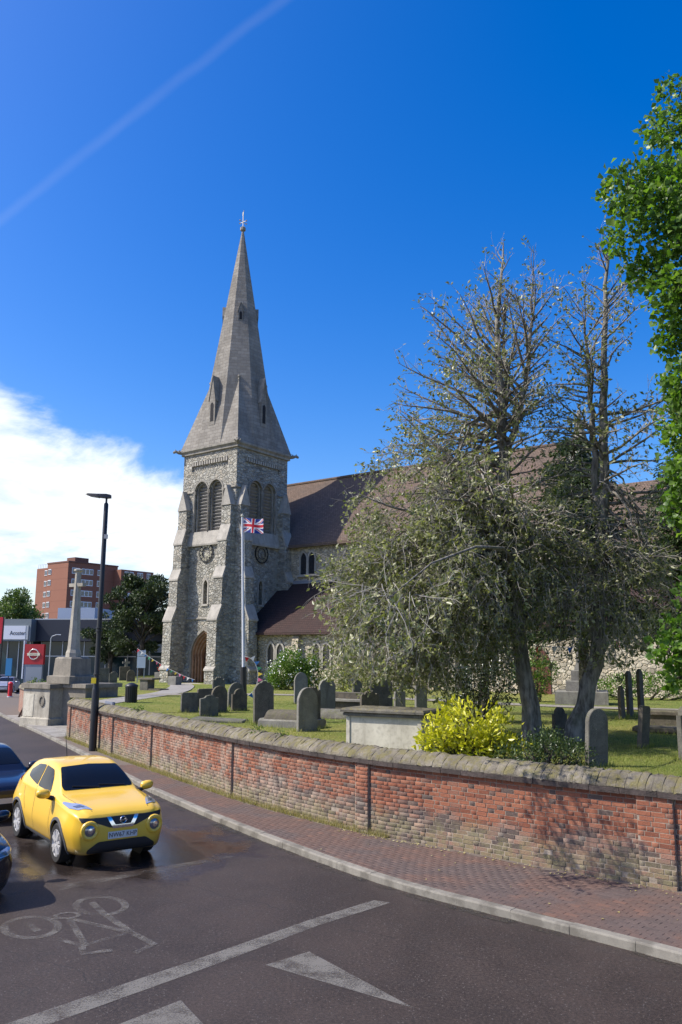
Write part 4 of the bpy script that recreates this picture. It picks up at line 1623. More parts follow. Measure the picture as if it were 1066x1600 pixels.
Fv2 = Matrix(((1, 0, 0, 0), (0, 0, -1, 0.9), (0, 1, 0, 0), (0, 0, 0, 1)))
vd = on_face(arch_poly(1.2, 0.0, 1.7, c=X_E - 1.2 + 2.0), 0.005, 0.05, Fv2).build('vestry_door', simple('red_brown_door', (0.11, 0.028, 0.018), 0.6, vary=0.3, vscale=10), CH)

# ================================================================ vehicles
def car_paint(name, col, metal=0.0, rough=0.28):
    m, t, b, o = new_mat(name)
    pos = t.node('ShaderNodeNewGeometry').outputs['Position']
    z = t.sep(t.node('ShaderNodeTexCoord').outputs['Object'])[2]
    dirt = t.math('MULTIPLY', t.step(z, 0.55, 0.2), t.math('ADD', 0.25, t.math('MULTIPLY', t.noise(pos, 6, 5, 0.7), 0.5)))
    c = t.mix(dirt, col, (0.10, 0.085, 0.07))
    t.put(b.inputs['Base Color'], c)
    t.put(b.inputs['Roughness'], t.math('ADD', rough, t.math('MULTIPLY', t.noise(pos, 3.5, 4), 0.12)))
    b.inputs['Metallic'].default_value = metal
    b.inputs['Coat Weight'].default_value = 0.6
    b.inputs['Coat Roughness'].default_value = 0.06
    return m


M_YELLOW = car_paint('yellow_car_paint', (0.80, 0.50, 0.045))
M_NAVYCAR = car_paint('dark_blue_car_paint', (0.012, 0.016, 0.035), 0.3, 0.25)
M_BLACKCAR = car_paint('black_car_paint', (0.010, 0.012, 0.020), 0.3, 0.22)
M_SILVERCAR = car_paint('silver_car_paint', (0.42, 0.42, 0.46), 0.6, 0.3)
M_PURPLECAR = car_paint('violet_grey_car_paint', (0.20, 0.18, 0.26), 0.4, 0.3)
M_CARGLASS = simple('car_glass', (0.006, 0.007, 0.009), 0.03, spec=0.36)
M_TYRE = simple('tyre_rubber', (0.016, 0.016, 0.017), 0.85, vary=0.3, vscale=20)
M_ALLOY = simple('alloy_wheel', (0.62, 0.62, 0.63), 0.35, metal=0.35)
M_CHROME = simple('chrome', (0.75, 0.75, 0.77), 0.12, metal=1.0)
M_PLASTIC = simple('black_plastic', (0.018, 0.018, 0.019), 0.55)
M_GREYTRIM = simple('grey_trim', (0.10, 0.105, 0.115), 0.5)
M_LAMP = simple('lamp_lens', (0.55, 0.57, 0.60), 0.10, metal=0.55, coat=1.0)
M_LAMPDARK = simple('round_lamp_lens', (0.22, 0.22, 0.24), 0.12, metal=0.6, coat=1.0)
M_PLATE = simple('number_plate_white', (0.62, 0.62, 0.60), 0.5)
M_INK = simple('black_lettering', (0.01, 0.01, 0.011), 0.5)
M_TAIL = simple('tail_lamp_red', (0.30, 0.012, 0.012), 0.15, coat=1.0)


def text_mesh(name, body, size, mat, parent, M4, depth=0.002, spacing=1.0, xscale=1.0):
    cu = bpy.data.curves.new(name, 'FONT')
    cu.body = body
    cu.size = size
    cu.extrude = depth
    cu.align_x = 'CENTER'
    cu.align_y = 'CENTER'
    cu.space_character = spacing
    cu.resolution_u = 3
    tmp = bpy.data.objects.new(name, cu)
    COL.objects.link(tmp)
    dg = bpy.context.evaluated_depsgraph_get()
    me = bpy.data.meshes.new_from_object(tmp.evaluated_get(dg))
    bpy.data.objects.remove(tmp)
    me.materials.clear()
    me.materials.append(mat)
    me.transform(M4 @ Matrix.Diagonal((xscale, 1, 1, 1)))
    o = bpy.data.objects.new(name, me)
    return link(o, parent)


def cr(vals, ts, q):
    """Catmull-Rom of rows `vals` at parameters ts, sampled at q"""
    vals = np.asarray(vals, float)
    ts = np.asarray(ts, float)
    out = []
    for x in q:
        i = int(np.clip(np.searchsorted(ts, x) - 1, 0, len(ts) - 2))
        h = ts[i + 1] - ts[i]
        u = (x - ts[i]) / h
        m0 = (vals[i + 1] - vals[max(i - 1, 0)]) / (ts[i + 1] - ts[max(i - 1, 0)])
        m1 = (vals[min(i + 2, len(ts) - 1)] - vals[i]) / (ts[min(i + 2, len(ts) - 1)] - ts[i])
        out.append((2 * u ** 3 - 3 * u ** 2 + 1) * vals[i] + (u ** 3 - 2 * u ** 2 + u) * h * m0 + (-2 * u ** 3 + 3 * u ** 2) * vals[i + 1] + (u ** 3 - u ** 2) * h * m1)
    return np.array(out)


#          x     zb    wl    zm    wm    zs    ws    zt    wt
JUKE = [(0.862, 0.42, 0.40, 0.55, 0.46, 0.64, 0.44, 0.69, 0.34),
        (0.845, 0.30, 0.56, 0.56, 0.62, 0.74, 0.60, 0.80, 0.46),
        (0.79, 0.25, 0.66, 0.57, 0.73, 0.81, 0.70, 0.885, 0.54),
        (0.66, 0.23, 0.75, 0.60, 0.82, 0.875, 0.77, 0.955, 0.58),
        (0.42, 0.22, 0.80, 0.64, 0.873, 0.93, 0.80, 1.005, 0.60),
        (0.00, 0.21, 0.82, 0.66, 0.8825, 0.985, 0.81, 1.050, 0.63),
        (-0.28, 0.20, 0.80, 0.64, 0.868, 1.010, 0.80, 1.085, 0.66),
        (-0.42, 0.20, 0.79, 0.62, 0.858, 1.020, 0.795, 1.150, 0.66),
        (-0.70, 0.20, 0.785, 0.60, 0.850, 1.035, 0.79, 1.340, 0.60),
        (-0.98, 0.20, 0.785, 0.60, 0.850, 1.045, 0.79, 1.480, 0.565),
        (-1.25, 0.20, 0.785, 0.60, 0.850, 1.055, 0.79, 1.545, 0.56),
        (-1.65, 0.20, 0.785, 0.60, 0.852, 1.070, 0.79, 1.565, 0.56),
        (-2.10, 0.21, 0.80, 0.64, 0.868, 1.090, 0.80, 1.540, 0.54),
        (-2.53, 0.22, 0.82, 0.68, 0.8825, 1.100, 0.79, 1.480, 0.50),
        (-2.85, 0.24, 0.80, 0.70, 0.868, 1.090, 0.74, 1.390, 0.46),
        (-3.08, 0.28, 0.76, 0.70, 0.82, 1.05, 0.69, 1.190, 0.46),
        (-3.20, 0.32, 0.70, 0.68, 0.76, 0.97, 0.66, 1.040, 0.48),
        (-3.265, 0.40, 0.60, 0.62, 0.66, 0.82, 0.58, 0.880, 0.44)]


def hatch(JK, zsc, wsc, lsc, nose=1.0):
    out = []
    for x, zb_, wl, zm, wm, zs_, ws, zt, wt in JK:
        low = 0.93 if zt < 1.1 else 1.0
        out.append((x * lsc, zb_ * 0.85, wl * wsc, zm * zsc * 0.95, wm * wsc, zs_ * zsc * low, ws * wsc, zt * zsc * low, wt * wsc))
    return out


class Car:
    def __init__(self, name, label, loc, heading, stations, paint, wheelbase, group=None, track=0.76, wheel_r=0.334):
        self.root = empty(name, loc, heading, label, 'car', group)
        self.paint = paint
        self.wb = wheelbase
        st = np.array(stations)[::-1]
        xs = st[:, 0]
        q = np.unique(np.concatenate([np.linspace(xs[0], xs[-1], 64), xs]))
        S = cr(st[:, 1:], xs, q)
        rings = []
        for x, (zb_, wl, zm, wm, zs_, ws, zt, wt) in zip(q, S):
            ctrl = [(0, zb_), (wl * 0.6, zb_), (wl * 0.95, zb_ + 0.01), (wl + (wm - wl) * 0.55, zb_ + (zm - zb_) * 0.5), (wm, zm), (wm * 0.35 + ws * 0.65, zm + (zs_ - zm) * 0.72), (ws, zs_),
                    (ws + (wt - ws) * 0.55, zs_ + (zt - zs_) * 0.56), (wt, zs_ + (zt - zs_) * 0.93), (wt * 0.55, zt - (zt - zs_) * 0.012 - 0.004), (0, zt)]
            tt = np.arange(len(ctrl))
            hp = cr(ctrl, tt, np.linspace(0, len(ctrl) - 1, 31))
            hp[:, 0] = np.maximum(hp[:, 0], 0)
            ring = [Vector((x, y, z)) for y, z in hp] + [Vector((x, -y, z)) for y, z in hp[-2:0:-1]]
            rings.append(ring)
        mb = MB()
        mb.rings(rings, True)
        self.body = mb.build('body', paint, self.root, smooth=True, auto=60)
        bpy.context.view_layer.update()
        cutters = []
        for xw in (0, -wheelbase):
            for sy in (-1, 1):
                c = MB()
                Mx = Matrix.Rotation(R(90), 3, 'X')
                c.lathe([(wheel_r + 0.055, -0.17), (wheel_r + 0.055, 0.4)], 32, (xw, sy * 0.82 + (0.0 if sy < 0 else 0), wheel_r), M=Mx if sy < 0 else Matrix.Rotation(R(-90), 3, 'X'))
                cutters.append(c.build('cutter', paint, self.root))
        bpy.context.view_layer.update()
        cut(self.body, cutters)
        me = self.body.data
        me.polygons.foreach_set('use_smooth', [True] * len(me.polygons))
        me.set_sharp_from_angle(angle=R(42))
        bm = bmesh.new()
        bm.from_mesh(me)
        self.bvh = BVHTree.FromBMesh(bm)
        bm.free()
        self.wr = wheel_r
        self.track = track

    def hit(self, org, d):
        loc, nor, i, dist = self.bvh.ray_cast(Vector(org), Vector(d))
        return loc, nor

    def patch(self, name, poly, view, mat, off=0.006, parent=None, side=1, grid=0.045, thick=0.0):
        """outline drawn in one view ('front','side','top') laid on the bodywork"""
        pts = [Vector(p) for p in poly]
        n = len(pts)
        # densify outline
        dense = []
        for i in range(n):
            a, b_ = pts[i], pts[(i + 1) % n]
            k = max(1, int((b_ - a).length / grid))
            dense += [a.lerp(b_, j / k) for j in range(k)]
        n = len(dense)
        ins = list(dense)
        x0, x1 = min(p.x for p in dense), max(p.x for p in dense)
        y0, y1 = min(p.y for p in dense), max(p.y for p in dense)
        pl = [(p.x, p.y) for p in dense]
        gx = x0 + grid / 2
        while gx < x1:
            gy_ = y0 + grid / 2
            while gy_ < y1:
                if inside(gx, gy_, pl):
                    if min((Vector((gx, gy_)) - p).length for p in dense) > grid * 0.45:
                        ins.append(Vector((gx, gy_)))
                gy_ += grid
            gx += grid
        cdt = delaunay_2d_cdt(ins, [(i, (i + 1) % n) for i in range(n)], [list(range(n))], 1, 1e-5)
        vs, ok = [], []
        for p in cdt[0]:
            if view == 'front':
                o_, d_ = (3, p.x, p.y), (-1, 0, 0)
            elif view == 'rear':
                o_, d_ = (-6, p.x, p.y), (1, 0, 0)
            elif view == 'side':
                o_, d_ = (p.x, 3 * side, p.y), (0, -side, 0)
            else:
                o_, d_ = (p.x, p.y, 4), (0, 0, -1)
            loc, nor = self.hit(o_, d_)
            if loc is None:
                vs.append(Vector((0, 0, 0)))
                ok.append(False)
            else:
                if nor.dot(Vector(d_)) > 0:
                    nor = -nor
                vs.append(loc + nor * off)
                ok.append(True)
        fs = [f for f in cdt[2] if all(ok[i] for i in f)]
        used = sorted({i for f in fs for i in f})
        mp = {i: k for k, i in enumerate(used)}
        return mesh_obj(name, [vs[i] for i in used], [[mp[i] for i in f] for f in fs], mat, parent or self.root, smooth=True)

    def wheels(self, spokes=5, detail=True):
        for xw in (0, -self.wb):
            for sy in (-1, 1):
                r = self.wr
                M3 = Matrix.Rotation(R(90), 3, 'X') if sy < 0 else Matrix.Rotation(R(-90), 3, 'X')
                c = Vector((xw, sy * self.track, r))
                mb = MB()
                prof = [(r * 0.66, -0.10), (r * 0.92, -0.108), (r * 0.985, -0.085), (r, -0.04), (r, 0.04), (r * 0.985, 0.085), (r * 0.92, 0.108), (r * 0.68, 0.10), (r * 0.66, 0.06)]
                n = 36
                rings = []
                for rr, zz in prof:
                    rings.append([M3 @ Vector((rr * math.cos(2 * math.pi * k / n), rr * math.sin(2 * math.pi * k / n), zz)) + c for k in range(n)])
                mb.rings(rings, False)
                tyre = mb.build('wheel', M_TYRE, self.root, smooth=True)
                mb = MB()
                mb.lathe([(r * 0.60, -0.02), (r * 0.67, 0.05), (r * 0.695, 0.098), (r * 0.66, 0.10), (r * 0.62, 0.06), (r * 0.60, 0.03)], 32, c, M3)
                # double spokes
                if detail:
                    for k in range(spokes):
                        for dlt in (-0.17, 0.17):
                            a0, a1 = 2 * math.pi * k / spokes + dlt * 0.6, 2 * math.pi * k / spokes + dlt * 1.35
                            p0 = Vector((r * 0.12 * math.cos(a0), r * 0.12 * math.sin(a0), 0.092))
                            p1 = Vector((r * 0.63 * math.cos(a1), r * 0.63 * math.sin(a1), 0.095))
                            dv = (p1 - p0).normalized()
                            sd = Vector((-dv.y, dv.x, 0)) * 0.021
                            up = Vector((0, 0, 0.015))
                            vs = [M3 @ v + c for v in (p0 - sd - up, p0 + sd - up, p1 + sd * 1.2 - up, p1 - sd * 1.2 - up, p0 - sd + up, p0 + sd + up, p1 + sd * 1.2 + up, p1 - sd * 1.2 + up)]
                            mb.add(vs, [(3, 2, 1, 0), (4, 5, 6, 7), (0, 1, 5, 4), (1, 2, 6, 5), (2, 3, 7, 6), (3, 0, 4, 7)])
                    mb.lathe([(0.01, 0.05), (r * 0.17, 0.06), (r * 0.16, 0.095), (0.01, 0.10)], 12, c, M3)
                else:
                    mb.lathe([(0.01, 0.05), (r * 0.6, 0.05), (r * 0.6, 0.055), (0.01, 0.08)], 12, c, M3)
                mb.build('rim', M_ALLOY, tyre, smooth=True)
                mb = MB().lathe([(0.01, -0.06), (r * 0.63, -0.06), (r * 0.63, 0.0), (0.01, 0.0)], 20, c, M3)
                mb.build('brake_disc', M_PLASTIC, tyre)
                # dark wheel-arch lining
                mb = MB()
                n = 20
                ra = r + 0.052
                rings = []
                for k in range(n + 1):
                    a = -0.35 + (math.pi + 0.7) * k / n
                    rings.append([Vector((xw + ra * math.cos(a), sy * yy, r + ra * math.sin(a))) for yy in (0.60, 0.845)])
                mb.rings(rings, False, closed=False)
                mb.add([Vector((xw + ra * math.cos(a), sy * 0.62, r + ra * math.sin(a))) for a in np.linspace(0, 2 * math.pi, 24, endpoint=False)], [tuple(range(24))])
                mb.build('arch_lining', M_PLASTIC, self.root)

    def arch_trim(self, mat, w=0.05):
        for xw in (0, -self.wb):
            for sy in (-1, 1):
                mb = MB()
                n = 22
                rings = []
                for k in range(n + 1):
                    a = -0.28 + (math.pi + 0.56) * k / n
                    ring = []
                    for ra, outw in ((self.wr + 0.05, 0.0), (self.wr + 0.052, 0.018), (self.wr + 0.05 + w, 0.014), (self.wr + 0.05 + w, -0.01)):
                        x_, z_ = xw + ra * math.cos(a), self.wr + ra * math.sin(a)
                        loc, nor = self.hit((xw + (self.wr + 0.075) * math.cos(a), 3 * sy, max(self.wr + (self.wr + 0.075) * math.sin(a), 0.24)), (0, -sy, 0))
                        y_ = abs(loc.y) if loc is not None else 0.8
                        ring.append(Vector((x_, sy * (max(y_, 0.72) + outw), z_)))
                    rings.append(ring)
                mb.rings(rings, True)
                mb.build('arch_trim', mat, self.root, smooth=True, auto=50)

    def ring(self, name, y, z, r, tube, mat, parent=None, squash=1.0, off=0.0):
        loc, nor = self.hit((3, y, z), (-1, 0, 0))
        nor = (nor * 0.6 + Vector((0.4, 0, 0))).normalized()
        q = nor.to_track_quat('Z', 'Y').to_matrix()
        mb = MB()
        n, m_ = 26, 8
        rings = []
        for k in range(n + 1):
            a = 2 * math.pi * k / n
            rings.append([loc + nor * off + q @ Vector(((r + tube * math.cos(b_)) * math.cos(a), (r + tube * math.cos(b_)) * math.sin(a), tube * squash * math.sin(b_))) for b_ in np.linspace(0, 2 * math.pi, m_, endpoint=False)])
        mb.rings(rings, False)
        return mb.build(name, mat, parent or self.root, smooth=True), loc, nor, q

    def mirror(self, y, mat, x=-0.52, z=1.06):
        s = 1 if y > 0 else -1
        mb = MB()
        rings = []
        for f, rx, rz in ((0.0, 0.04, 0.05), (0.03, 0.075, 0.075), (0.10, 0.085, 0.085), (0.17, 0.08, 0.08), (0.22, 0.055, 0.06), (0.24, 0.02, 0.03)):
            rings.append([Vector((x + rx * math.cos(a) + 0.02, s * (abs(y) + f), z + 0.03 + rz * math.sin(a) + f * 0.08)) for a in np.linspace(0, 2 * math.pi, 12, endpoint=False)])
        mb.rings(rings, True)
        mi_ = mb.build('door_mirror', mat, self.root, smooth=True)
        MB().box((x - 0.062, s * (abs(y) + 0.12), z + 0.035), (0.012, 0.17, 0.11)).build('mirror_glass', M_CHROME, mi_)
        MB().tube([(x + 0.03, s * (abs(y) - 0.06), z - 0.05), (x + 0.02, s * (abs(y) + 0.06), z - 0.01)], [0.045, 0.035], 8).build('mirror_arm', M_PLASTIC, mi_)


def sym(pts):
    """mirror a half outline about x=0 (front-view y)"""
    return list(pts) + [(-p[0], p[1]) for p in reversed(pts)]


def rounded(pts, r=0.05, n=4):
    out = []
    m_ = len(pts)
    for i in range(m_):
        p, a, b_ = Vector(pts[i]), Vector(pts[i - 1]), Vector(pts[(i + 1) % m_])
        da, db = (a - p), (b_ - p)
        k = min(r, da.length * 0.45, db.length * 0.45)
        p0, p1 = p + da.normalized() * k, p + db.normalized() * k
        for j in range(n + 1):
            t_ = j / n
            out.append(tuple((p0 * (1 - t_) + p * t_).lerp(p * (1 - t_) + p1 * t_, t_)))
    return out


# ---- the yellow crossover
HEAD = R(-54.2)
car = Car('crossover_car', 'small yellow crossover car with round front lamps stopped at the line', (-4.25, 15.61, 0), HEAD, JUKE, M_YELLOW, 2.53)
car.wheels()
car.arch_trim(M_GREYTRIM)
ws_ = car.patch('windscreen', rounded(sym([(0.645, 1.135), (0.655, 1.20), (0.565, 1.42), (0.53, 1.475), (0.0, 1.50)]), 0.04), 'front', M_CARGLASS, 0.006)
for sd in (-1, 1):
    car.patch('side_window', rounded([(-0.76, 1.075), (-1.0, 1.33), (-1.12, 1.43), (-1.55, 1.47), (-1.55, 1.10)], 0.05), 'side', M_CARGLASS, 0.006, side=sd)
    car.patch('side_window', rounded([(-1.60, 1.105), (-1.60, 1.47), (-2.05, 1.44), (-2.42, 1.30), (-2.30, 1.20)], 0.05), 'side', M_CARGLASS, 0.006, side=sd)
    # shut lines
    for pts in ([(-0.55, 0.34), (-0.55, 1.0)], [(-1.57, 0.34), (-1.57, 1.09)], [(-2.05, 0.62), (-2.22, 0.9), (-2.25, 1.13)]):
        L_, R_ = band(pts, 0.005)
        car.patch('door_seam', L_ + R_[::-1], 'side', M_PLASTIC, 0.003, side=sd, grid=0.08)
    car.patch('door_handle', rounded([(-1.28, 0.93), (-1.46, 0.93), (-1.46, 0.965), (-1.28, 0.965)], 0.015), 'side', M_YELLOW, 0.022, side=sd, grid=0.03)
    car.patch('sill_trim', [(-0.42, 0.215), (-0.42, 0.30), (-2.12, 0.30), (-2.12, 0.215)], 'side', M_GREYTRIM, 0.012, side=sd, grid=0.08)
    # boomerang upper lamp on the wing
    hl = car.patch('headlight', rounded([(0.68, sd * 0.48), (0.56, sd * 0.70), (0.36, sd * 0.79), (0.02, sd * 0.80), (-0.02, sd * 0.765), (0.22, sd * 0.68), (0.42, sd * 0.57)], 0.03), 'top', M_LAMP, 0.008, grid=0.03)
    car.patch('lamp_insert', rounded([(0.56, sd * 0.57), (0.48, sd * 0.69), (0.34, sd * 0.725), (0.42, sd * 0.62)], 0.02), 'top', M_LAMPDARK, 0.012, parent=hl, grid=0.03)
    rg, loc, nor, q = car.ring('front_lamp', sd * 0.575, 0.640, 0.122, 0.040, M_YELLOW, off=0.0)
    mb = MB()
    mb.lathe([(0.10, -0.01), (0.105, 0.012), (0.07, 0.03), (0.01, 0.038)], 20, loc, q)
    mb.build('lens', M_LAMPDARK, rg, smooth=True)
    mb = MB().lathe([(0.03, 0.03), (0.045, 0.045), (0.01, 0.05)], 12, loc, q)
    mb.build('bulb_shield', M_CHROME, rg, smooth=True)
    mb = MB().lathe([(0.117, 0.0), (0.118, 0.016), (0.104, 0.016), (0.103, 0.0)], 20, loc, q)
    mb.build('bezel', M_PLASTIC, rg, smooth=True)
    car.mirror(sd * 0.87, M_YELLOW)
    car.patch('tail_lamp', rounded([(-2.93, 1.10), (-2.60, 1.06), (-2.75, 1.12), (-2.95, 1.2)], 0.03), 'side', M_TAIL, 0.008, side=sd, grid=0.03)
# grille: dark smile, chrome V, badge
car.patch('grille', rounded([(0.74, 0.845), (0.70, 0.77), (0.47, 0.755), (0.24, 0.665), (0.0, 0.64), (-0.24, 0.665), (-0.47, 0.755), (-0.70, 0.77), (-0.74, 0.845), (-0.4, 0.83), (0.0, 0.835), (0.4, 0.83)], 0.015), 'front', M_PLASTIC, 0.006, grid=0.03)
car.patch('grille_chrome', [(0.285, 0.828), (0.215, 0.828), (0.135, 0.70), (-0.135, 0.70), (-0.215, 0.828), (-0.285, 0.828), (-0.175, 0.645), (0.175, 0.645)], 'front', M_CHROME, 0.016, grid=0.03)
bd, loc, nor, q = car.ring('badge', 0.0, 0.765, 0.052, 0.011, M_CHROME, off=0.018)
MB().box(loc + nor * 0.022, (0.15, 0.026, 0.014), M=Matrix.Rotation(R(90), 3, 'Z')).build('badge_bar', M_CHROME, bd)
car.patch('lower_intake', rounded([(0.60, 0.262), (0.60, 0.33), (0.42, 0.45), (-0.42, 0.45), (-0.60, 0.33), (-0.60, 0.262)], 0.04), 'front', M_PLASTIC, 0.008, grid=0.04)  # intake drawn wide, its black also standing for shade under the bumper
pl_x = car.hit((3, 0, 0.52), (-1, 0, 0))[0].x + 0.012
PM = Matrix(((0, 0, 1, pl_x), (1, 0, 0, 0), (0, 1, 0, 0.535), (0, 0, 0, 1)))
npl = MB().box((pl_x, 0, 0.535), (0.012, 0.52, 0.115)).build('number_plate', M_PLATE, car.root)
text_mesh('plate_lettering', 'NW67 KHP', 0.105, M_INK, npl, Matrix(((0, 0, 1, pl_x + 0.009), (1, 0, 0, 0), (0, 1, 0, 0.535), (0, 0, 0, 1))), 0.001, 1.05, 0.92)
# wipers, aerial, bonnet seam
for y0, y1 in ((0.50, 0.02), (0.0, -0.48)):
    pts = []
    for f in np.linspace(0, 1, 6):
        loc, nor = car.hit((3, y0 + (y1 - y0) * f, 1.145 + 0.035 * f), (-1, 0, 0))
        pts.append(loc + nor * 0.018)
    MB().tube(pts, 0.008, 5).build('wiper', M_PLASTIC, car.root)
ap = car.hit((-2.35, 0, 4), (0, 0, -1))[0]
MB().tube([ap, ap + Vector((-0.16, 0, 0.46))], [0.011, 0.004], 6).build('aerial', M_PLASTIC, car.root)
for sd in (-1, 1):
    L_, R_ = band([(0.72, sd * 0.50), (0.45, sd * 0.62), (0.0, sd * 0.665), (-0.34, sd * 0.69)], 0.004)
    car.patch('bonnet_seam', L_ + R_[::-1], 'top', M_PLASTIC, 0.002, grid=0.08)


def plain_car(name, label, loc, head, paint, zsc=0.93, wsc=1.0, lsc=1.02, group=None, detail=True):
    """an ordinary family hatchback"""
    st_ = hatch(JUKE, zsc, wsc, lsc)
    c = Car(name, label, loc, head, st_, paint, 2.53 * lsc, group)
    c.wheels(6, detail)
    k = zsc
    c.patch('windscreen', rounded(sym([(0.64 * wsc, 1.15 * k), (0.65 * wsc, 1.20 * k), (0.565 * wsc, 1.42 * k), (0.53 * wsc, 1.475 * k), (0.0, 1.50 * k)]), 0.04), 'front', M_CARGLASS, 0.006)
    for sd in (-1, 1):
        c.patch('side_window', rounded([(-0.80, 1.08 * k), (-1.02, 1.33 * k), (-1.14, 1.43 * k), (-1.55, 1.47 * k), (-1.55, 1.09 * k)], 0.05), 'side', M_CARGLASS, 0.006, side=sd)
        c.patch('side_window', rounded([(-1.60, 1.095 * k), (-1.60, 1.47 * k), (-2.05, 1.45 * k), (-2.5, 1.33 * k), (-2.55, 1.14 * k)], 0.05), 'side', M_CARGLASS, 0.006, side=sd)
        hl = c.patch('headlight', rounded([(sd * 0.50, 0.70 * k), (sd * 0.74, 0.74 * k), (sd * 0.80, 0.80 * k), (sd * 0.74, 0.835 * k), (sd * 0.52, 0.79 * k)], 0.03), 'front', M_LAMP, 0.008, grid=0.03)
        c.patch('lamp_insert', rounded([(sd * 0.58, 0.725 * k), (sd * 0.70, 0.745 * k), (sd * 0.68, 0.795 * k), (sd * 0.58, 0.775 * k)], 0.02), 'front', M_LAMPDARK, 0.012, parent=hl, grid=0.03)
        c.mirror(sd * 0.86 * wsc, paint, -0.55, 1.04 * k)
    c.patch('grille', rounded([(0.44, 0.64 * k), (0.46, 0.72 * k), (-0.46, 0.72 * k), (-0.44, 0.64 * k)], 0.02), 'front', M_PLASTIC, 0.006, grid=0.04)
    c.patch('lower_intake', rounded([(0.55, 0.26), (0.58, 0.36), (-0.58, 0.36), (-0.55, 0.26)], 0.03), 'front', M_PLASTIC, 0.008, grid=0.04)
    x_ = c.hit((3, 0, 0.5), (-1, 0, 0))[0].x + 0.012
    MB().box((x_, 0, 0.47), (0.012, 0.52, 0.11)).build('number_plate', M_PLATE, c.root)
    return c


plain_car('hatchback_car', 'dark blue hatchback queueing right behind the yellow car', (-7.70, 19.12, 0), HEAD + R(1), M_NAVYCAR, group='cars in the traffic queue')
plain_car('hatchback_car', 'black car at the left edge alongside the yellow car, only its front corner showing', (-5.90, 12.88, 0), HEAD + R(2), M_BLACKCAR, group='cars in the traffic queue')
plain_car('parked_car', 'silver car facing the road on the dealer forecourt beyond the red pillar', (-30.3, 75.5, 0.01), R(-80), M_SILVERCAR, group='cars on the dealer forecourt', detail=False)
plain_car('parked_car', 'violet grey car parked behind the silver one on the dealer forecourt', (-33.4, 82.5, 0.01), R(-70), M_PURPLECAR, group='cars on the dealer forecourt', detail=False)

# ================================================================ churchyard things
M_GRAVE = [stone('gravestone_grey', (0.16, 0.15, 0.128), (0.10, 0.094, 0.08), (0.05, 0.046, 0.04), 3.0, 0.5, 0.35, moss=(0.10, 0.105, 0.04), moss_amt=0.5, lichen=0.7),
           stone('gravestone_brown', (0.14, 0.12, 0.095), (0.085, 0.075, 0.06), (0.055, 0.05, 0.042), 3.4, 0.5, 0.4, moss=(0.10, 0.10, 0.04), moss_amt=0.6, lichen=0.6),
           stone('gravestone_pale', (0.25, 0.238, 0.21), (0.17, 0.162, 0.145), (0.085, 0.08, 0.07), 2.6, 0.5, 0.3, moss=(0.12, 0.12, 0.05), moss_amt=0.4, lichen=0.6)]
M_TOMBWHITE = stone('tomb_render', (0.60, 0.56, 0.46), (0.44, 0.405, 0.325), (0.22, 0.195, 0.15), 1.2, 0.5, 0.12)
M_TOMBLID = stone('tomb_lid', (0.17, 0.155, 0.125), (0.095, 0.088, 0.072), (0.05, 0.046, 0.04), 3.0, 0.4, 0.5, moss=(0.16, 0.135, 0.045), moss_amt=0.6, lichen=0.6)


def stone_outline(kind, w_, h):
    """(x,z) outline of a headstone, ccw from the bottom left; z from -0.15"""
    x = w_ / 2
    base = [(-x, -0.15), (x, -0.15)]
    if kind == 'flat':
        return base + [(x, h - 0.05), (x - 0.05, h), (-x + 0.05, h), (-x, h - 0.05)]
    if kind == 'round':
        return base + [(x * math.cos(a), h - x + x * math.sin(a)) for a in np.linspace(0, math.pi, 13)]
    if kind == 'shoulder':          # round head between square shoulders
        r = x * 0.66
        return base + [(x, h - r * 0.95), (x * 0.72, h - r * 0.95)] + [(r * math.cos(a), h - r * 0.8 + r * 0.8 * math.sin(a)) for a in np.linspace(0.12, math.pi - 0.12, 11)] + [(-x * 0.72, h - r * 0.95), (-x, h - r * 0.95)]
    if kind == 'ogee':              # concave shoulders rising to a round centre
        pts = []
        for t_ in np.linspace(0, 1, 9):
            pts.append((x * (1 - t_ * 0.62), h - 0.30 * w_ * (1 - t_) ** 2 - 0.09 * w_))
        r = x * 0.38
        pts += [(r * math.cos(a), h - r + r * math.sin(a)) for a in np.linspace(0.25, math.pi - 0.25, 9)]
        pts += [(-p[0], p[1]) for p in reversed(pts[:9])]
        return base + pts
    if kind == 'gothic':
        pts = []
        for t_ in np.linspace(0, 1, 8):
            pts.append((x * math.cos(t_ * math.pi / 2) ** 0.9, h - 0.55 * w_ + 0.55 * w_ * math.sin(t_ * math.pi / 2) ** 1.2))
        return base + pts + [(-p[0], p[1]) for p in reversed(pts[:-1])]
    if kind == 'step':              # one worn shoulder lower than the other
        return base + [(x, h - 0.10), (x * 0.6, h - 0.08), (x * 0.45, h - 0.01), (x * 0.1, h), (-x * 0.35, h - 0.03), (-x * 0.5, h - 0.09), (-x, h - 0.12)]
    if kind == 'scroll':            # scrolled baroque head
        pts = [(x, h - 0.20), (x * 0.95, h - 0.13), (x * 0.78, h - 0.10), (x * 0.66, h - 0.15), (x * 0.5, h - 0.06), (x * 0.33, h - 0.005), (x * 0.15, h - 0.03), (0, h)]
        return base + pts + [(-p[0], p[1]) for p in reversed(pts[:-1])]
    return base + [(x, h), (-x, h)]


FACE = math.atan2(0.55, 0.83)        # turn of the stones: broad face looks right of the camera


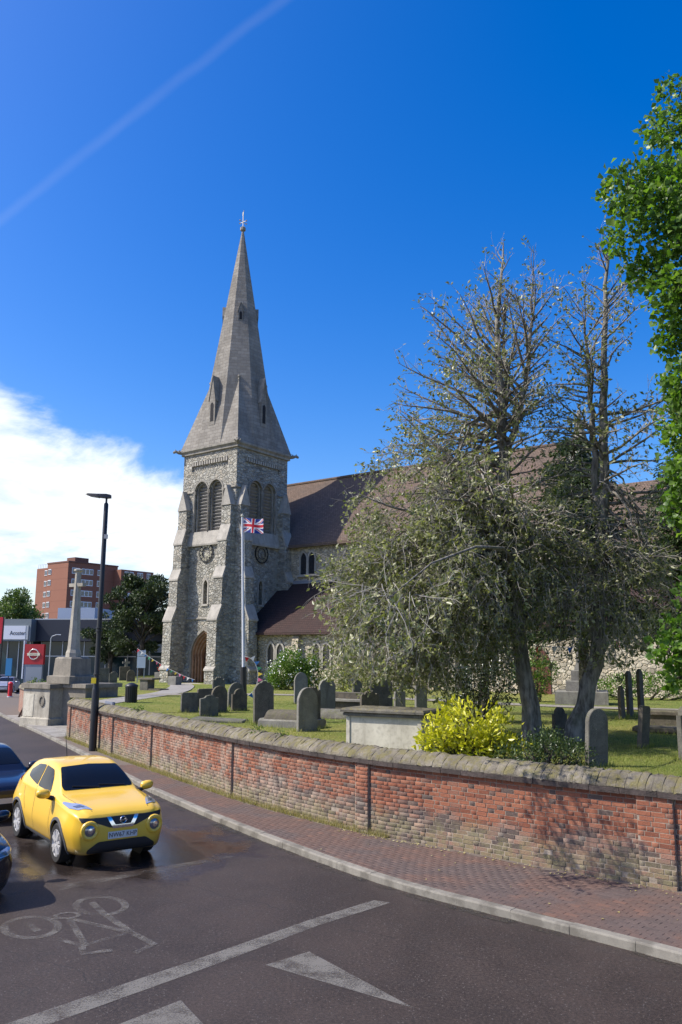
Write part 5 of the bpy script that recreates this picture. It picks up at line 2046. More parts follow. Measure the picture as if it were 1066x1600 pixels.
def headstone(label, xy, w_, h, kind, mi=0, turn=0.0, lean=0.0, tilt=0.0, t_=0.11, z0=None):
    M2 = Matrix.Rotation(R(90), 4, 'X')       # outline (x,z)
    mb = MB()
    poly = dedupe(stone_outline(kind, w_, h))
    n = len(poly)
    e = 0.012
    cxm = sum(p[0] for p in poly) / n
    czm = sum(p[1] for p in poly) / n
    rings = []
    for d_, k in ((-t_ / 2, 1), (-t_ / 2 + e, 0), (t_ / 2 - e, 0), (t_ / 2, 1)):
        ring = []
        for i, (x, z) in enumerate(poly):
            if k:
                v = Vector((x - cxm, z - czm))
                L = v.length
                x, z = cxm + v.x * (1 - e / L), czm + v.y * (1 - e / L)
            wob = noise.noise(Vector((x * 6 + xy[0], z * 6, xy[1]))) * 0.008
            ring.append(Vector((x + wob, d_, z + wob)))
        rings.append(ring)
    mb.rings(rings, True)
    o = mb.build('headstone', M_GRAVE[mi], None)
    o.location = (xy[0], xy[1], (lawn_z(*xy) if z0 is None else z0) - 0.02)
    o.rotation_euler = (tilt, lean, FACE + turn)
    return tag(o, label, 'headstone', 'headstones')


headstone('squat flat-topped headstone, leftmost of the group below the church door', (-5.65, 31.55), 0.68, 0.75, 'flat', 0, 0.0)
headstone('flat-topped headstone half hidden behind the leftmost squat one', (-5.38, 33.4), 0.66, 0.82, 'flat', 1, 0.05)
headstone('low headstone with a worn notched top in front of a dark round one', (-4.62, 29.7), 0.68, 0.76, 'step', 0, -0.05, R(-1))
headstone('dark mossy headstone with a full round top', (-4.55, 31.6), 0.66, 1.0, 'round', 1, 0.1, R(1))
headstone('tall headstone with a scrolled broken top behind the dark round one', (-5.6, 38.6), 0.62, 1.14, 'scroll', 0, 0.0)
headstone('headstone with a pointed gothic top beside the flagpole foot', (-4.30, 34.7), 0.74, 1.02, 'gothic', 0, 0.05)
headstone('small dark shouldered headstone in front of the flagpole', (-3.91, 32.6), 0.66, 0.86, 'shoulder', 1, 0.05)
headstone('tall dark headstone with a small arched crest, alone on the open grass', (-2.38, 26.3), 0.68, 1.37, 'ogee', 0, 0.0, R(-1.0))
headstone('tall narrow headstone standing before the white flowering bush', (-1.74, 37.2), 0.62, 1.40, 'gothic', 2, -0.15)
headstone('big plain grey headstone nearest the wall beside the coped grave', (-0.94, 24.2), 0.66, 1.25, 'gothic', 2, 0.05)
headstone('headstone with a scrolled ornate top just behind the big plain one', (-0.90, 27.4), 0.60, 1.16, 'scroll', 1, 0.05)
headstone('pale tall headstone with a shallow curved top left of the small table tomb', (-0.47, 30.6), 0.68, 1.34, 'ogee', 2, 0.0)
headstone('slim headstone standing behind the small table tomb', (0.72, 35.2), 0.46, 1.15, 'shoulder', 0, 0.0)
headstone('short dark headstone with a spiky crest just behind the chest tomb', (1.05, 29.8), 0.76, 0.95, 'scroll', 1, 0.0)
headstone('broad leaning headstone behind the chest tomb in the shade of the tree', (1.62, 32.5), 0.86, 1.18, 'flat', 0, 0.0, R(-9))
headstone('slim upright headstone touching the right side of the leaning one', (2.02, 35.3), 0.42, 1.2, 'shoulder', 0, 0.0)
headstone('small headstone with a scalloped top right of the leaning one', (2.29, 32.2), 0.50, 0.92, 'scroll', 2, 0.0)
headstone('pale upright headstone partly covered by the yellow bush and low branches', (3.01, 31.2), 0.52, 1.18, 'flat', 2, 0.0)
headstone('dark shouldered headstone standing between the two tree trunks', (5.95, 22.8), 0.56, 0.82, 'shoulder', 1, 0.1)
headstone('tall leaning dark headstone close to the wall right of the trunks', (5.06, 16.75), 0.52, 1.14, 'round', 0, -0.1, R(4))
headstone('narrow headstone with a lit left edge in the shade on the right', (9.82, 29.3), 0.44, 1.15, 'shoulder', 1, 0.35)
headstone('left one of the pair of tall dark round-topped headstones', (10.7, 31.0), 0.42, 1.66, 'round', 1, 0.3)
headstone('right one of the pair of tall dark round-topped headstones', (10.72, 29.9), 0.40, 1.72, 'round', 1, 0.3)
headstone('brown headstone leaning back in the shade near the right edge', (7.30, 20.4), 0.46, 1.0, 'flat', 1, 0.25, R(5), R(4))
headstone('headstone cut by the right edge of the picture', (7.42, 18.15), 0.56, 1.12, 'shoulder', 0, 0.2)
headstone('leftmost of the small headstones behind the war memorial', (-17.3, 61.0), 0.86, 1.15, 'flat', 0, 0.0, z0=1.43)
headstone('low headstone between two others behind the war memorial', (-17.0, 62.6), 0.62, 0.86, 'step', 0, 0.0, z0=1.43)
headstone('headstone in front of the stone cross behind the war memorial', (-17.6, 68.2), 0.86, 1.15, 'flat', 1, 0.0, z0=1.43)
headstone('rightmost small headstone beside the notice board', (-16.4, 65.5), 0.66, 0.95, 'round', 1, 0.0, z0=1.43)

# small stone cross behind them
sc_ = empty('stone_cross', (-18.1, 70.5, 1.42), FACE, 'thin stone cross rising behind the small headstones', 'cross')
MB().box((0, 0, 0.15), (0.6, 0.6, 0.3)).build('base', M_GRAVE[0], sc_)
MB().box((0, 0, 1.0), (0.18, 0.14, 1.5)).build('shaft', M_GRAVE[2], sc_)
MB().box((0, 0, 1.45), (0.62, 0.13, 0.17)).build('arm', M_GRAVE[2], sc_)


def slab_with_wear(mb, c, s_, rz, e=0.03):
    """bevelled slab"""
    x, y, z = s_[0] / 2, s_[1] / 2, s_[2] / 2
    Rz = Matrix.Rotation(rz, 3, 'Z')
    rings = []
    for zz, k in ((-z, 0), (z - e, 0), (z, e)):
        rings.append([Rz @ Vector((a * (x - k), b_ * (y - k), zz)) + Vector(c) for a, b_ in ((-1, -1), (1, -1), (1, 1), (-1, 1))])
    return mb.rings(rings, True)


# chest tomb with white rendered sides
ROTC = R(-36.87) + R(8)
ct = empty('chest_tomb', (1.22, 19.75, Z_LAWN), ROTC, 'big chest tomb with white sides and dark mossy lid behind the wall', 'tomb')
MB().box((0, 0, 0.36), (1.86, 0.92, 0.78)).build('chest', M_TOMBWHITE, ct)
for sx in (-1, 1):
    for sy in (-1, 1):
        MB().box((sx * 0.91, sy * 0.44, 0.36), (0.09, 0.09, 0.76)).build('corner_pilaster', M_TOMBWHITE, ct)
slab_with_wear(MB(), (0, 0, 0.80), (2.02, 1.08, 0.09), 0).build('lid_moulding', M_TOMBLID, ct)
slab_with_wear(MB(), (0, 0, 0.885), (2.12, 1.18, 0.09), 0, 0.04).build('lid', M_TOMBLID, ct)

# low table tomb
tt_ = empty('table_tomb', (0.35, 31.6, Z_LAWN), ROTC, 'low table tomb with a pale slab left of the chest tomb', 'tomb')
slab_with_wear(MB(), (0, 0, 0.50), (1.9, 0.95, 0.1), 0).build('slab', M_GRAVE[2], tt_)
MB().box((0, 0, 0.2), (1.5, 0.7, 0.5)).build('plinth', M_GRAVE[1], tt_)
MB().box((-0.1, 0, 0.66), (1.5, 0.7, 0.2)).build('coffin_stone', M_GRAVE[1], tt_)

# coped (ridged) grave beside the plain headstone
cg = empty('coped_grave', (-1.45, 25.6, Z_LAWN), ROTC + R(5), 'low coped grave of rough stone lying between two tall headstones', 'tomb')
mb = MB()
prof = [(-0.42, -0.1), (-0.42, 0.18), (-0.30, 0.24), (0.30, 0.24), (0.42, 0.18), (0.42, -0.1)]
mb.rings([[Vector((x, y, z)) for y, z in prof] for x in (-0.95, -0.9, 0.9, 0.95)], True)
mb.build('kerb_block', M_GRAVE[2], cg)
mb = MB()
rings = []
for x, k in ((-0.8, 0.5), (-0.76, 0.95), (-0.4, 1.0), (0.4, 1.0), (0.78, 0.95), (0.82, 0.5)):
    rings.append([Vector((x, 0.34 * math.cos(a), 0.2 + 0.30 * k * math.sin(a) ** 0.8 if math.sin(a) > 0 else 0.2)) for a in np.linspace(0, math.pi, 9)])
mb.rings(rings, True)
mb.build('coped_top', M_GRAVE[1], cg, smooth=True, auto=40)
cg2 = empty('coped_grave', (-0.15, 29.0, Z_LAWN), ROTC, 'small rounded coped grave at the foot of the pale tall headstone', 'tomb')
mb = MB()
rings = []
for x, k in ((-0.8, 0.6), (-0.76, 1.0), (0.76, 1.0), (0.8, 0.6)):
    rings.append([Vector((x, 0.30 * math.cos(a), 0.34 * k * math.sin(a) - 0.02)) for a in np.linspace(0, math.pi, 9)])
mb.rings(rings, True)
mb.build('coped_top', M_GRAVE[0], cg2, smooth=True, auto=40)
MB().box((0, 0, -0.02), (1.8, 0.75, 0.12)).build('base_slab', M_GRAVE[1], cg2)
lg = MB()
slab_with_wear(lg, (0, 0, 0.04), (1.75, 0.8, 0.12), 0)
lg = lg.build('ledger_stone', M_GRAVE[0], None)
lg.location = (-3.9, 27.2, Z_LAWN)
lg.rotation_euler = (R(1.5), R(2), ROTC + R(20))
tag(lg, 'flat ledger stone lying in the grass just inside the wall', 'tomb')
for i, (x, y, L, h, lab) in enumerate(((10.6, 26.2, 2.0, 0.5, 'low dark box tomb in the shade at the right edge'), (9.6, 24.3, 2.1, 0.16, 'flat ledger stone in the shade in front of the low box tomb'))):
    o = MB()
    slab_with_wear(o, (0, 0, h - 0.06), (L, 0.95, 0.12), 0)
    o.box((0, 0, (h - 0.12) / 2 - 0.05), (L - 0.16, 0.8, h - 0.02))
    o = o.build('box_tomb', M_GRAVE[1], None)
    o.location = (x, y, Z_LAWN)
    o.rotation_euler = (0, 0, ROTC)
    tag(o, lab, 'tomb')

# stepped monument with a broken shaft
mo = empty('stone_monument', (11.15, 38.6, Z_LAWN - 0.03), R(-18), 'pale stone monument with three square steps and a tapering shaft behind the trunks', 'monument')
for k, (a, z0_, z1_) in enumerate(((2.3, 0, 0.62), (1.35, 0.62, 1.08), (0.88, 1.08, 1.55))):
    slab_with_wear(MB(), (0, 0, (z0_ + z1_) / 2), (a, a, z1_ - z0_), 0, 0.03).build('step', M_GRAVE[2], mo)
MB().rings([[Vector((sx * r, sy * r, z)) for sx, sy in ((-1, -1), (1, -1), (1, 1), (-1, 1))] for r, z in ((0.30, 1.55), (0.24, 1.75), (0.20, 1.9), (0.15, 3.3))], True).build('shaft', M_GRAVE[2], mo)
MB().box((0, 0, 3.5), (0.75, 0.2, 0.22)).box((0, 0, 3.6), (0.2, 0.2, 0.7)).build('cross_head', M_GRAVE[2], mo)

# ---- war memorial
M_PORT = stone('memorial_stone', (0.46, 0.425, 0.345), (0.33, 0.30, 0.245), (0.16, 0.145, 0.12), 1.3, 0.6, 0.2)
M_PORTD = stone('memorial_plinth_stone', (0.28, 0.25, 0.20), (0.195, 0.175, 0.142), (0.10, 0.092, 0.076), 1.3, 0.6, 0.25)
WMR = R(-33)
wm = empty('war_memorial', (-13.6, 42.4, 0), WMR, 'tall tapering stone war memorial cross on stepped plinths beside the road', 'war memorial')


def octo(r, z, ph=math.pi / 8):
    return [Vector((r * math.cos(ph + k * math.pi / 4), r * math.sin(ph + k * math.pi / 4), z)) for k in range(8)]


def sqr(a, z):
    return [Vector((sx * a, sy * a, z)) for sx, sy in ((-1, -1), (1, -1), (1, 1), (-1, 1))]


def rect(x0, x1, y0, y1, z):
    return [Vector((x0, y0, z)), Vector((x1, y0, z)), Vector((x1, y1, z)), Vector((x0, y1, z))]


MB().rings([octo(0.40, 3.42), octo(0.39, 3.62), octo(0.33, 3.80), octo(0.31, 4.05), octo(0.18, 6.9), octo(0.15, 7.80)], True).build('shaft', M_PORT, wm)
MB().rings([[Vector((sx * 0.52, y_, z_)) for y_, z_ in ((-0.11, 7.0), (0.11, 7.0), (0.13, 7.17), (-0.13, 7.17))] for sx in (-1, -0.7, 0.7, 1)], True).build('cross_arm', M_PORT, wm)
MB().rings([octo(0.16, 7.76), octo(0.24, 7.81), octo(0.24, 7.88), octo(0.12, 7.92)], True).build('cap', M_PORT, wm)
MB().rings([sqr(0.66, 2.50), sqr(0.61, 3.34), sqr(0.52, 3.42)], True).build('plinth_block', M_PORTD, wm)
MB().rings([sqr(0.86, 2.12), sqr(0.86, 2.47), sqr(0.80, 2.50)], True).build('plinth_step', M_PORTD, wm)
MB().rings([rect(-2.0, 1.95, -0.75, 1.6, 1.93), rect(-2.0, 1.95, -0.75, 1.6, 2.12)], True).build('platform_edge', M_PORTD, wm)
MB().rings([rect(-1.85, 1.8, -0.6, 1.45, -0.05), rect(-1.85, 1.8, -0.6, 1.45, 1.93)], True).build('platform', M_PORTD, wm)
MB().rings([rect(-2.0, 0.2, -1.45, -0.6, -0.05), rect(-2.0, 0.2, -1.45, -0.6, 0.42), rect(-1.92, 0.12, -1.37, -0.6, 0.48), rect(-1.92, 0.12, -1.37, -0.6, 1.88)], True).build('front_pier', M_PORT, wm)
MB().rings([rect(-2.02, 0.22, -1.47, -0.7, 1.88), rect(-2.02, 0.22, -1.47, -0.7, 2.10)], True).build('pier_cap', M_PORTD, wm)
n = 20
MB().rings([[Vector((-0.42 + rr * math.cos(2 * math.pi * k / n), -1.37 - dd, 1.28 + rr * 1.3 * math.sin(2 * math.pi * k / n))) for k in range(n)] for rr, dd in ((0.20, -0.02), (0.20, 0.05), (0.15, 0.06), (0.14, 0.02))], True).build('medallion', M_PORTD, wm)
MB().box((-1.45, -1.375, 1.05), (0.75, 0.03, 1.1)).build('inscription_panel', M_TOMBWHITE, wm)

# brick wall further along beyond the memorial
w2 = empty('low_brick_wall', (-15.6, 42.6, 0), 0, 'short stretch of leaning brick wall with a stone coping beyond the war memorial', 'wall')
PB = [Vector((-15.7, 43.2, 0)), Vector((-16.9, 45.8, 0)), Vector((-19.6, 51.3, 0)), Vector((-20.9, 56.5, 0))]
mbw, mbc = MB(), MB()
for (r_, prof, tgt) in ((0, [(0, -0.05), (0, 1.5), (0.4, 1.5), (0.4, -0.05)], mbw), (1, [(-0.08, 1.5), (-0.06, 1.62), (0.1, 1.78), (0.3, 1.78), (0.46, 1.6), (0.48, 1.5)], mbc)):
    rings = []
    for i, p in enumerate(PB):
        t_ = (PB[min(i + 1, 3)] - PB[max(i - 1, 0)]).normalized()
        nn = Vector((t_.y, -t_.x, 0))
        rings.append([p + nn * u + Vector((0, 0, z)) - Vector(w2.location) for u, z in prof])
    tgt.rings(rings, True)


def course_brick():
    m, t, b, o = new_mat('far_brickwork')
    tcn = t.node('ShaderNodeNewGeometry').outputs['Position']
    x, y, z = t.sep(tcn)
    br = t.node('ShaderNodeTexBrick')
    t.put(br.inputs['Vector'], t.comb(t.math('SUBTRACT', t.math('MULTIPLY', x, 0.6), t.math('MULTIPLY', y, 0.9)), z, 0.0))
    br.inputs['Scale'].default_value = 1.0
    br.inputs['Brick Width'].default_value = 0.235
    br.inputs['Row Height'].default_value = 0.075
    br.inputs['Mortar Size'].default_value = 0.008
    t.put(br.inputs['Color1'], (0.30, 0.11, 0.065))
    t.put(br.inputs['Color2'], (0.22, 0.12, 0.085))
    t.put(br.inputs['Mortar'], (0.34, 0.29, 0.23))
    c = t.mix(t.math('MULTIPLY', t.step(t.noise(tcn, 1.4, 5, 0.65), 0.45, 0.65), 0.55), br.outputs[0], (0.30, 0.24, 0.19))
    t.put(b.inputs['Base Color'], c)
    b.inputs['Roughness'].default_value = 0.92
    t.put(b.inputs['Normal'], t.bump(t.math('MULTIPLY', br.outputs['Fac'], -1.0), 0.6, 0.01))
    return m


mbw.build('brickwork', course_brick(), w2)
mbc.build('coping', M_COPING, w2, smooth=True, auto=40)
for k in range(3):
    o = MB()
    o.rings([sqr(0.055, 0.0), sqr(0.045, 1.25 - 0.1 * k)], True)
    o = o.build('leaning_timber', simple('old_timber%d' % k, (0.10, 0.055, 0.035), 0.85, vary=0.4, vscale=12), None)
    o.location = (-16.75 - 0.5 * k, 44.6 + 1.0 * k, Z_PAVE)
    o.rotation_euler = (R(10), R(16 + 3 * k), R(20))
    tag(o, 'brown timber prop leaning on the brick wall beyond the memorial, %s' % ('nearest the memorial', 'middle of the three', 'farthest of the three')[k], 'timber', 'timber props')

# ---- street lamp by the wall
M_POST = simple('black_post_paint', (0.014, 0.014, 0.016), 0.42, spec=0.5, vary=0.3, vscale=5)
lp = empty('street_lamp', (-8.98, 30.82, Z_PAVE), 0, 'tall black street lamp column on the pavement beside the brick wall', 'street lamp')
MB().lathe([(0.135, 0), (0.135, 2.15), (0.12, 2.22), (0.098, 2.3), (0.092, 4.2), (0.085, 9.1), (0.06, 9.16)], 16).build('column', M_POST, lp, smooth=True, auto=35)
for z_ in (2.55, 2.72, 4.3, 4.42):
    MB().lathe([(0.10, z_ - 0.03), (0.125, z_ - 0.02), (0.125, z_ + 0.02), (0.10, z_ + 0.03)], 14).build('clamp_band', M_POST, lp)
MB().tube([(0, 0, 9.1), (0, 0, 9.38)], 0.04, 8).build('spigot', M_POST, lp)
mb = MB()
pr = [(0.16, 0.11, 9.35, 9.47), (0.0, 0.13, 9.34, 9.50), (-0.35, 0.15, 9.38, 9.50), (-0.72, 0.12, 9.45, 9.52), (-0.80, 0.08, 9.475, 9.515)]
mb.rings([[Vector((x, s * w_, z)) for s, z in ((-1, a), (1, a), (0.8, b_), (-0.8, b_))] for x, w_, a, b_ in pr], True)
mb.build('lantern_head', M_POST, lp)
MB().box((-0.45, 0, 9.385), (0.36, 0.16, 0.02), M=Matrix.Rotation(R(9), 3, 'Y')).build('lantern_glass', simple('lantern_glass', (0.5, 0.5, 0.48), 0.3), lp)
MB().box((0.075, -0.06, 7.85), (0.12, 0.1, 0.16)).build('bracket_box', simple('grey_box', (0.4, 0.4, 0.4), 0.6), lp)
MB().box((-0.06, -0.13, 2.50), (0.17, 0.05, 0.20)).build('yellow_tag', simple('yellow_plate', (0.85, 0.62, 0.02), 0.5), lp)
# blue-grey metal cabinet door between lamp and wall
sb = empty('metal_sign', (-8.55, 31.25, 0), R(-55), 'plain blue-grey metal panel fixed on the wall behind the street lamp', 'panel')
MB().box((0, 0, 1.47), (0.95, 0.05, 0.74)).build('panel', simple('bluegrey_panel', (0.17, 0.19, 0.25), 0.5, vary=0.1), sb)
MB().box((0.0, 0.06, 0.8), (0.06, 0.06, 1.4)).build('post', M_POST, sb)

# ---- flagpole and flag
fp = empty('flagpole', (-4.23, 36.95, Z_LAWN - 0.05), 0, 'slim white flagpole with a dark foot standing on the lawn before the tower', 'flagpole')
lean = Vector((-0.034, 0, 1))
MB().tube([lean * z_ for z_ in (0, 1.65)], 0.14, 12).build('foot', M_POST, fp)
MB().tube([lean * z_ for z_ in (1.5, 5.0, 8.4)], [0.065, 0.055, 0.04], 10).build('pole', simple('white_pole', (0.62, 0.63, 0.66), 0.4), fp)
MB().lathe([(0.01, 8.36), (0.07, 8.42), (0.07, 8.48), (0.01, 8.54)], 10, (-0.034 * 8.4, 0, 0)).build('finial', M_GILT, fp)
MB().tube([lean * 8.3 + Vector((0.08, -0.05, 0)), lean * 1.7 + Vector((0.13, -0.05, 0))], 0.006, 4).build('halyard', simple('rope', (0.6, 0.6, 0.58), 0.8), fp)


def union_jack(u, v):
    """colour index (0 blue, 1 white, 2 red) at u in 0..2, v in 0..1 from the bottom"""
    x, y = u - 1.0, (v - 0.5)
    if abs(x) < 0.10 or abs(y) < 0.10:
        return 2
    if abs(x) < 0.1667 or abs(y) < 0.1667:
        return 1
    for s in (1, -1):
        dd = (y - s * x * 0.5) / math.sqrt(1.25)
        if abs(dd) < 0.10:
            # counter-changed red saltire
            side = (1 if (x > 0) else -1) * s
            e = dd * (1 if x > 0 else -1) * (1)
            return 2 if (0 < -e * 1 < 0.0667) else 1
    return 0


nu, nv = 84, 42
FL, FH = 1.02, 0.66
vs, fs, mi_ = [], [], []
for j in range(nv + 1):
    for i in range(nu + 1):
        u, v = i / nu, j / nv
        amp = 0.09 * u ** 0.7
        wv = math.sin(u * 8.5 + v * 1.6 + 0.4) * amp
        x = u * FL - 0.04 * u * (1 - v)
        z = (v - 1) * FH + 0.02 * math.sin(u * 6 + 1) - 0.08 * u * u
        vs.append(Vector((x + 0.5 * wv * 0.2, wv - 0.10 * u, z)))
for j in range(nv):
    for i in range(nu):
        a = j * (nu + 1) + i
        fs.append((a, a + 1, a + nu + 2, a + nu + 1))
        mi_.append(union_jack((i + 0.5) / nu * 2, (j + 0.5) / nv))


def cloth(name, col):
    m, t, b, o = new_mat(name)
    t.put(b.inputs['Base Color'], col)
    b.inputs['Roughness'].default_value = 0.8
    tr = t.node('ShaderNodeBsdfTranslucent')
    t.put(tr.inputs['Color'], col)
    mx = t.node('ShaderNodeMixShader')
    mx.inputs[0].default_value = 0.4
    t.l.new(b.outputs[0], mx.inputs[1])
    t.l.new(tr.outputs[0], mx.inputs[2])
    t.l.new(mx.outputs[0], o.inputs[0])
    return m


M_FB, M_FW, M_FR = cloth('flag_blue', (0.03, 0.05, 0.26)), cloth('flag_white', (0.80, 0.80, 0.82)), cloth('flag_red', (0.62, 0.03, 0.05))
flag = mesh_obj('flag', vs, fs, [M_FB, M_FW, M_FR], None, True, mi_)
flag.location = Vector(fp.location) + lean * 8.32 + Vector((0.05, -0.01, 0))
flag.rotation_euler = (0, 0, R(-12))
tag(flag, 'union jack flag flying from the top of the white flagpole', 'flag')

# ---- bunting: cords carrying small pennants
BCOL = [cloth('bunting_red', (0.65, 0.03, 0.05)), cloth('bunting_white', (0.75, 0.74, 0.7)), cloth('bunting_blue', (0.05, 0.22, 0.55)), cloth('bunting_green', (0.10, 0.42, 0.22)), cloth('bunting_yellow', (0.75, 0.6, 0.08)), cloth('bunting_pink', (0.7, 0.2, 0.35))]
M_CORD = simple('bunting_cord', (0.62, 0.6, 0.58), 0.8)


def bunting(label, pts, size, n, out=(0, 0, -1)):
    pts = [Vector(p) for p in pts]
    root = empty('bunting', pts[0], 0, label, 'bunting')
    rel = [p - pts[0] for p in pts]
    MB().tube(rel, 0.012, 5).build('cord', M_CORD, root)
    L = [0]
    for a, b_ in zip(rel[:-1], rel[1:]):
        L.append(L[-1] + (b_ - a).length)
    for k in range(n):
        s_ = L[-1] * (k + 0.5) / n
        i = max(0, min(len(L) - 2, int(np.searchsorted(L, s_) - 1)))
        f = (s_ - L[i]) / (L[i + 1] - L[i])
        p = rel[i].lerp(rel[i + 1], f)
        t_ = (rel[i + 1] - rel[i]).normalized()
        o_ = Vector(out)
        o_ = (o_ - t_ * o_.dot(t_)).normalized()
        o_ = (o_ + Vector((rng.uniform(-.3, .3), rng.uniform(-.5, .5), 0))).normalized()
        a, b_, c = p - t_ * size / 2, p + t_ * size / 2, p + o_ * size * 1.25
        nn = t_.cross(o_).normalized() * 0.004
        MB().add([a - nn, b_ - nn, c - nn, a + nn, b_ + nn, c + nn], [(0, 2, 1), (3, 4, 5), (0, 1, 4, 3), (1, 2, 5, 4), (2, 0, 3, 5)]).build('pennant', BCOL[k % len(BCOL)], root)


bunting('line of coloured bunting running from the notice board down to the church door', [(-15.2, 62.2, 4.0), (-14.0, 61.9, 3.25), (-12.7, 61.5, 2.55), (-11.4, 61.2, 2.0), (-10.6, 61.0, 1.75)], 0.20, 15)
loop = []
for a in np.linspace(0, 1, 15):
    ang = math.pi * (0.5 - a * 1.0)
    loop.append((-4.28 + 0.05 + 0.62 * max(0, math.cos(ang)) ** 0.9, 36.75, 2.55 + 0.85 * math.sin(ang) + 0.1))
loop += [(-4.55, 36.7, 1.72), (-4.95, 36.65, 1.58)]
bunting('looping string of small bunting pennants tied round the flagpole', loop, 0.19, 13, (1, 0, -0.4))
bunting('bunting stretched behind the tree trunks with red and green pennants', [(3.8, 33, 4.6), (6.5, 33.2, 4.05), (9.2, 33.4, 3.95), (11.5, 33.6, 4.3)], 0.24, 12)

# ---- litter bin, notice board, stone tub, bench
lb = empty('litter_bin', (-9.31, 37.4, Z_LAWN - 0.02), R(-15), 'black slatted litter bin beside the churchyard path', 'bin')
MB().lathe([(0.19, 0), (0.215, 0.05), (0.25, 0.72), (0.26, 0.74)], 18).build('liner', M_PLASTIC, lb)
for k in range(18):
    a = 2 * math.pi * k / 18
    MB().box((0.255 * math.cos(a), 0.255 * math.sin(a), 0.39), (0.02, 0.05, 0.68), a).build('slat', M_POST, lb)
MB().lathe([(0.285, 0.70), (0.29, 0.76), (0.27, 0.80), (0.12, 0.88), (0.02, 0.90)], 18).build('lid', M_POST, lb, smooth=True, auto=40)
nb_ = empty('notice_board', (-14.9, 62.4, 1.42), R(10), 'white two-panel notice board on posts near the church tower', 'notice board')
for sx in (-0.24, 0.24):
    MB().box((sx, 0.05, 1.25), (0.06, 0.06, 2.5)).build('post', simple('board_post', (0.35, 0.36, 0.38), 0.5), nb_)
M_BOARD = simple('white_board', (0.66, 0.69, 0.75), 0.35)
MB().box((0, 0, 2.22), (0.62, 0.05, 0.42)).build('upper_panel', M_BOARD, nb_)
MB().box((0, 0, 1.56), (0.62, 0.05, 0.84)).build('lower_panel', M_BOARD, nb_)
M_GREYINK = simple('grey_print', (0.25, 0.28, 0.36), 0.6)
for z_, w_ in ((2.33, 0.40), (2.24, 0.46), (2.14, 0.34)):
    MB().box((0, -0.03, z_), (w_, 0.004, 0.03)).build('printed_line', M_GREYINK, nb_)
tb = empty('stone_tub', (-11.6, 50.5, Z_LAWN - 0.05), R(-30), 'broken stone box tomb left of the church door path', 'tomb')
MB().box((-0.05, 0, 0.32), (0.62, 0.6, 0.72)).build('pedestal', M_GRAVE[0], tb)
slab_with_wear(MB(), (0.1, 0, 0.72), (1.15, 0.75, 0.1), 0).build('slab', M_GRAVE[1], tb)
MB().box((0.75, 0.1, 0.06), (1.0, 0.75, 0.18)).build('fallen_slab', M_GRAVE[1], tb)
sb2 = MB()
slab_with_wear(sb2, (0, 0, 0.33), (0.72, 0.6, 0.66), 0)
sb2 = sb2.build('stone_block', M_GRAVE[2], None)
sb2.location = (-11.55, 58.4, 1.4)
sb2.rotation_euler = (0, 0, R(-30))
tag(sb2, 'pale square stone block in front of the left tower buttress', 'stone block')
# path to the church door
pp = [(-10.6, 35.9), (-10.2, 40), (-9.6, 47), (-10.4, 55), (-11.5, 60.2)]
pth, _ = smooth_path(pp, 1.0)
L_, R_ = [], []
for i, p in enumerate(pth):
    t_ = Vector(pth[min(i + 1, len(pth) - 1)] - pth[max(i - 1, 0)]).normalized()
    nn = Vector((-t_.y, t_.x))
    L_.append((p[0] + nn.x * 0.8, p[1] + nn.y * 0.8, Z_LAWN + 0.035))
    R_.append((p[0] - nn.x * 0.8, p[1] - nn.y * 0.8, Z_LAWN + 0.035))
tag(strip('church_path', R_, L_, M_SLAB), kind='structure')
p2 = [(-10, 44), (-5, 45.5), (2, 42.5), (9, 36.5), (16, 33)]
pth, _ = smooth_path(p2, 1.0)
L_, R_ = [], []
for i, p in enumerate(pth):
    t_ = Vector(pth[min(i + 1, len(pth) - 1)] - pth[max(i - 1, 0)]).normalized()
    nn = Vector((-t_.y, t_.x))
    L_.append((p[0] + nn.x * 0.7, p[1] + nn.y * 0.7, Z_LAWN + 0.04))
    R_.append((p[0] - nn.x * 0.7, p[1] - nn.y * 0.7, Z_LAWN + 0.04))
tag(strip('gravel_path', R_, L_, stone('gravel', (0.30, 0.27, 0.22), (0.2, 0.18, 0.15), (0.13, 0.12, 0.1), 6, 0.2, 0.5)), kind='structure')
# fallen leaves on the pavement, swept towards the wall
gl = []
while len(gl) < 420:
    s_ = rng.uniform(1.5, 14)
    p, t_, n_ = WALL.at(s_)
    q = p - n_ * (abs(rng.gauss(0, 0.16)) + 0.0 if rng.random() < 0.85 else rng.uniform(0, 2.2))
    gl.append((q.x, q.y, Z_PAVE + 0.006))
gl = np.array(gl)
ng = len(gl)
ang = nrg.random(ng) * 6.28
sz = nrg.uniform(0.012, 0.032, ng)
V = np.zeros((ng, 4, 3))
for k, (a, b_) in enumerate(((-1, 0), (0, -0.55), (1, 0), (0, 0.55))):
    V[:, k, 0] = gl[:, 0] + sz * (a * np.cos(ang) - b_ * np.sin(ang))
    V[:, k, 1] = gl[:, 1] + sz * (a * np.sin(ang) + b_ * np.cos(ang))
    V[:, k, 2] = gl[:, 2] + nrg.uniform(0, 0.012, ng)
tag(fast_mesh('fallen_leaves', V.reshape(-1, 3), np.arange(ng * 4).reshape(-1, 4), M_LITTER, None, nrg.random(ng)), 'small yellow leaves fallen on the pavement along the wall', 'leaves', kind='stuff')

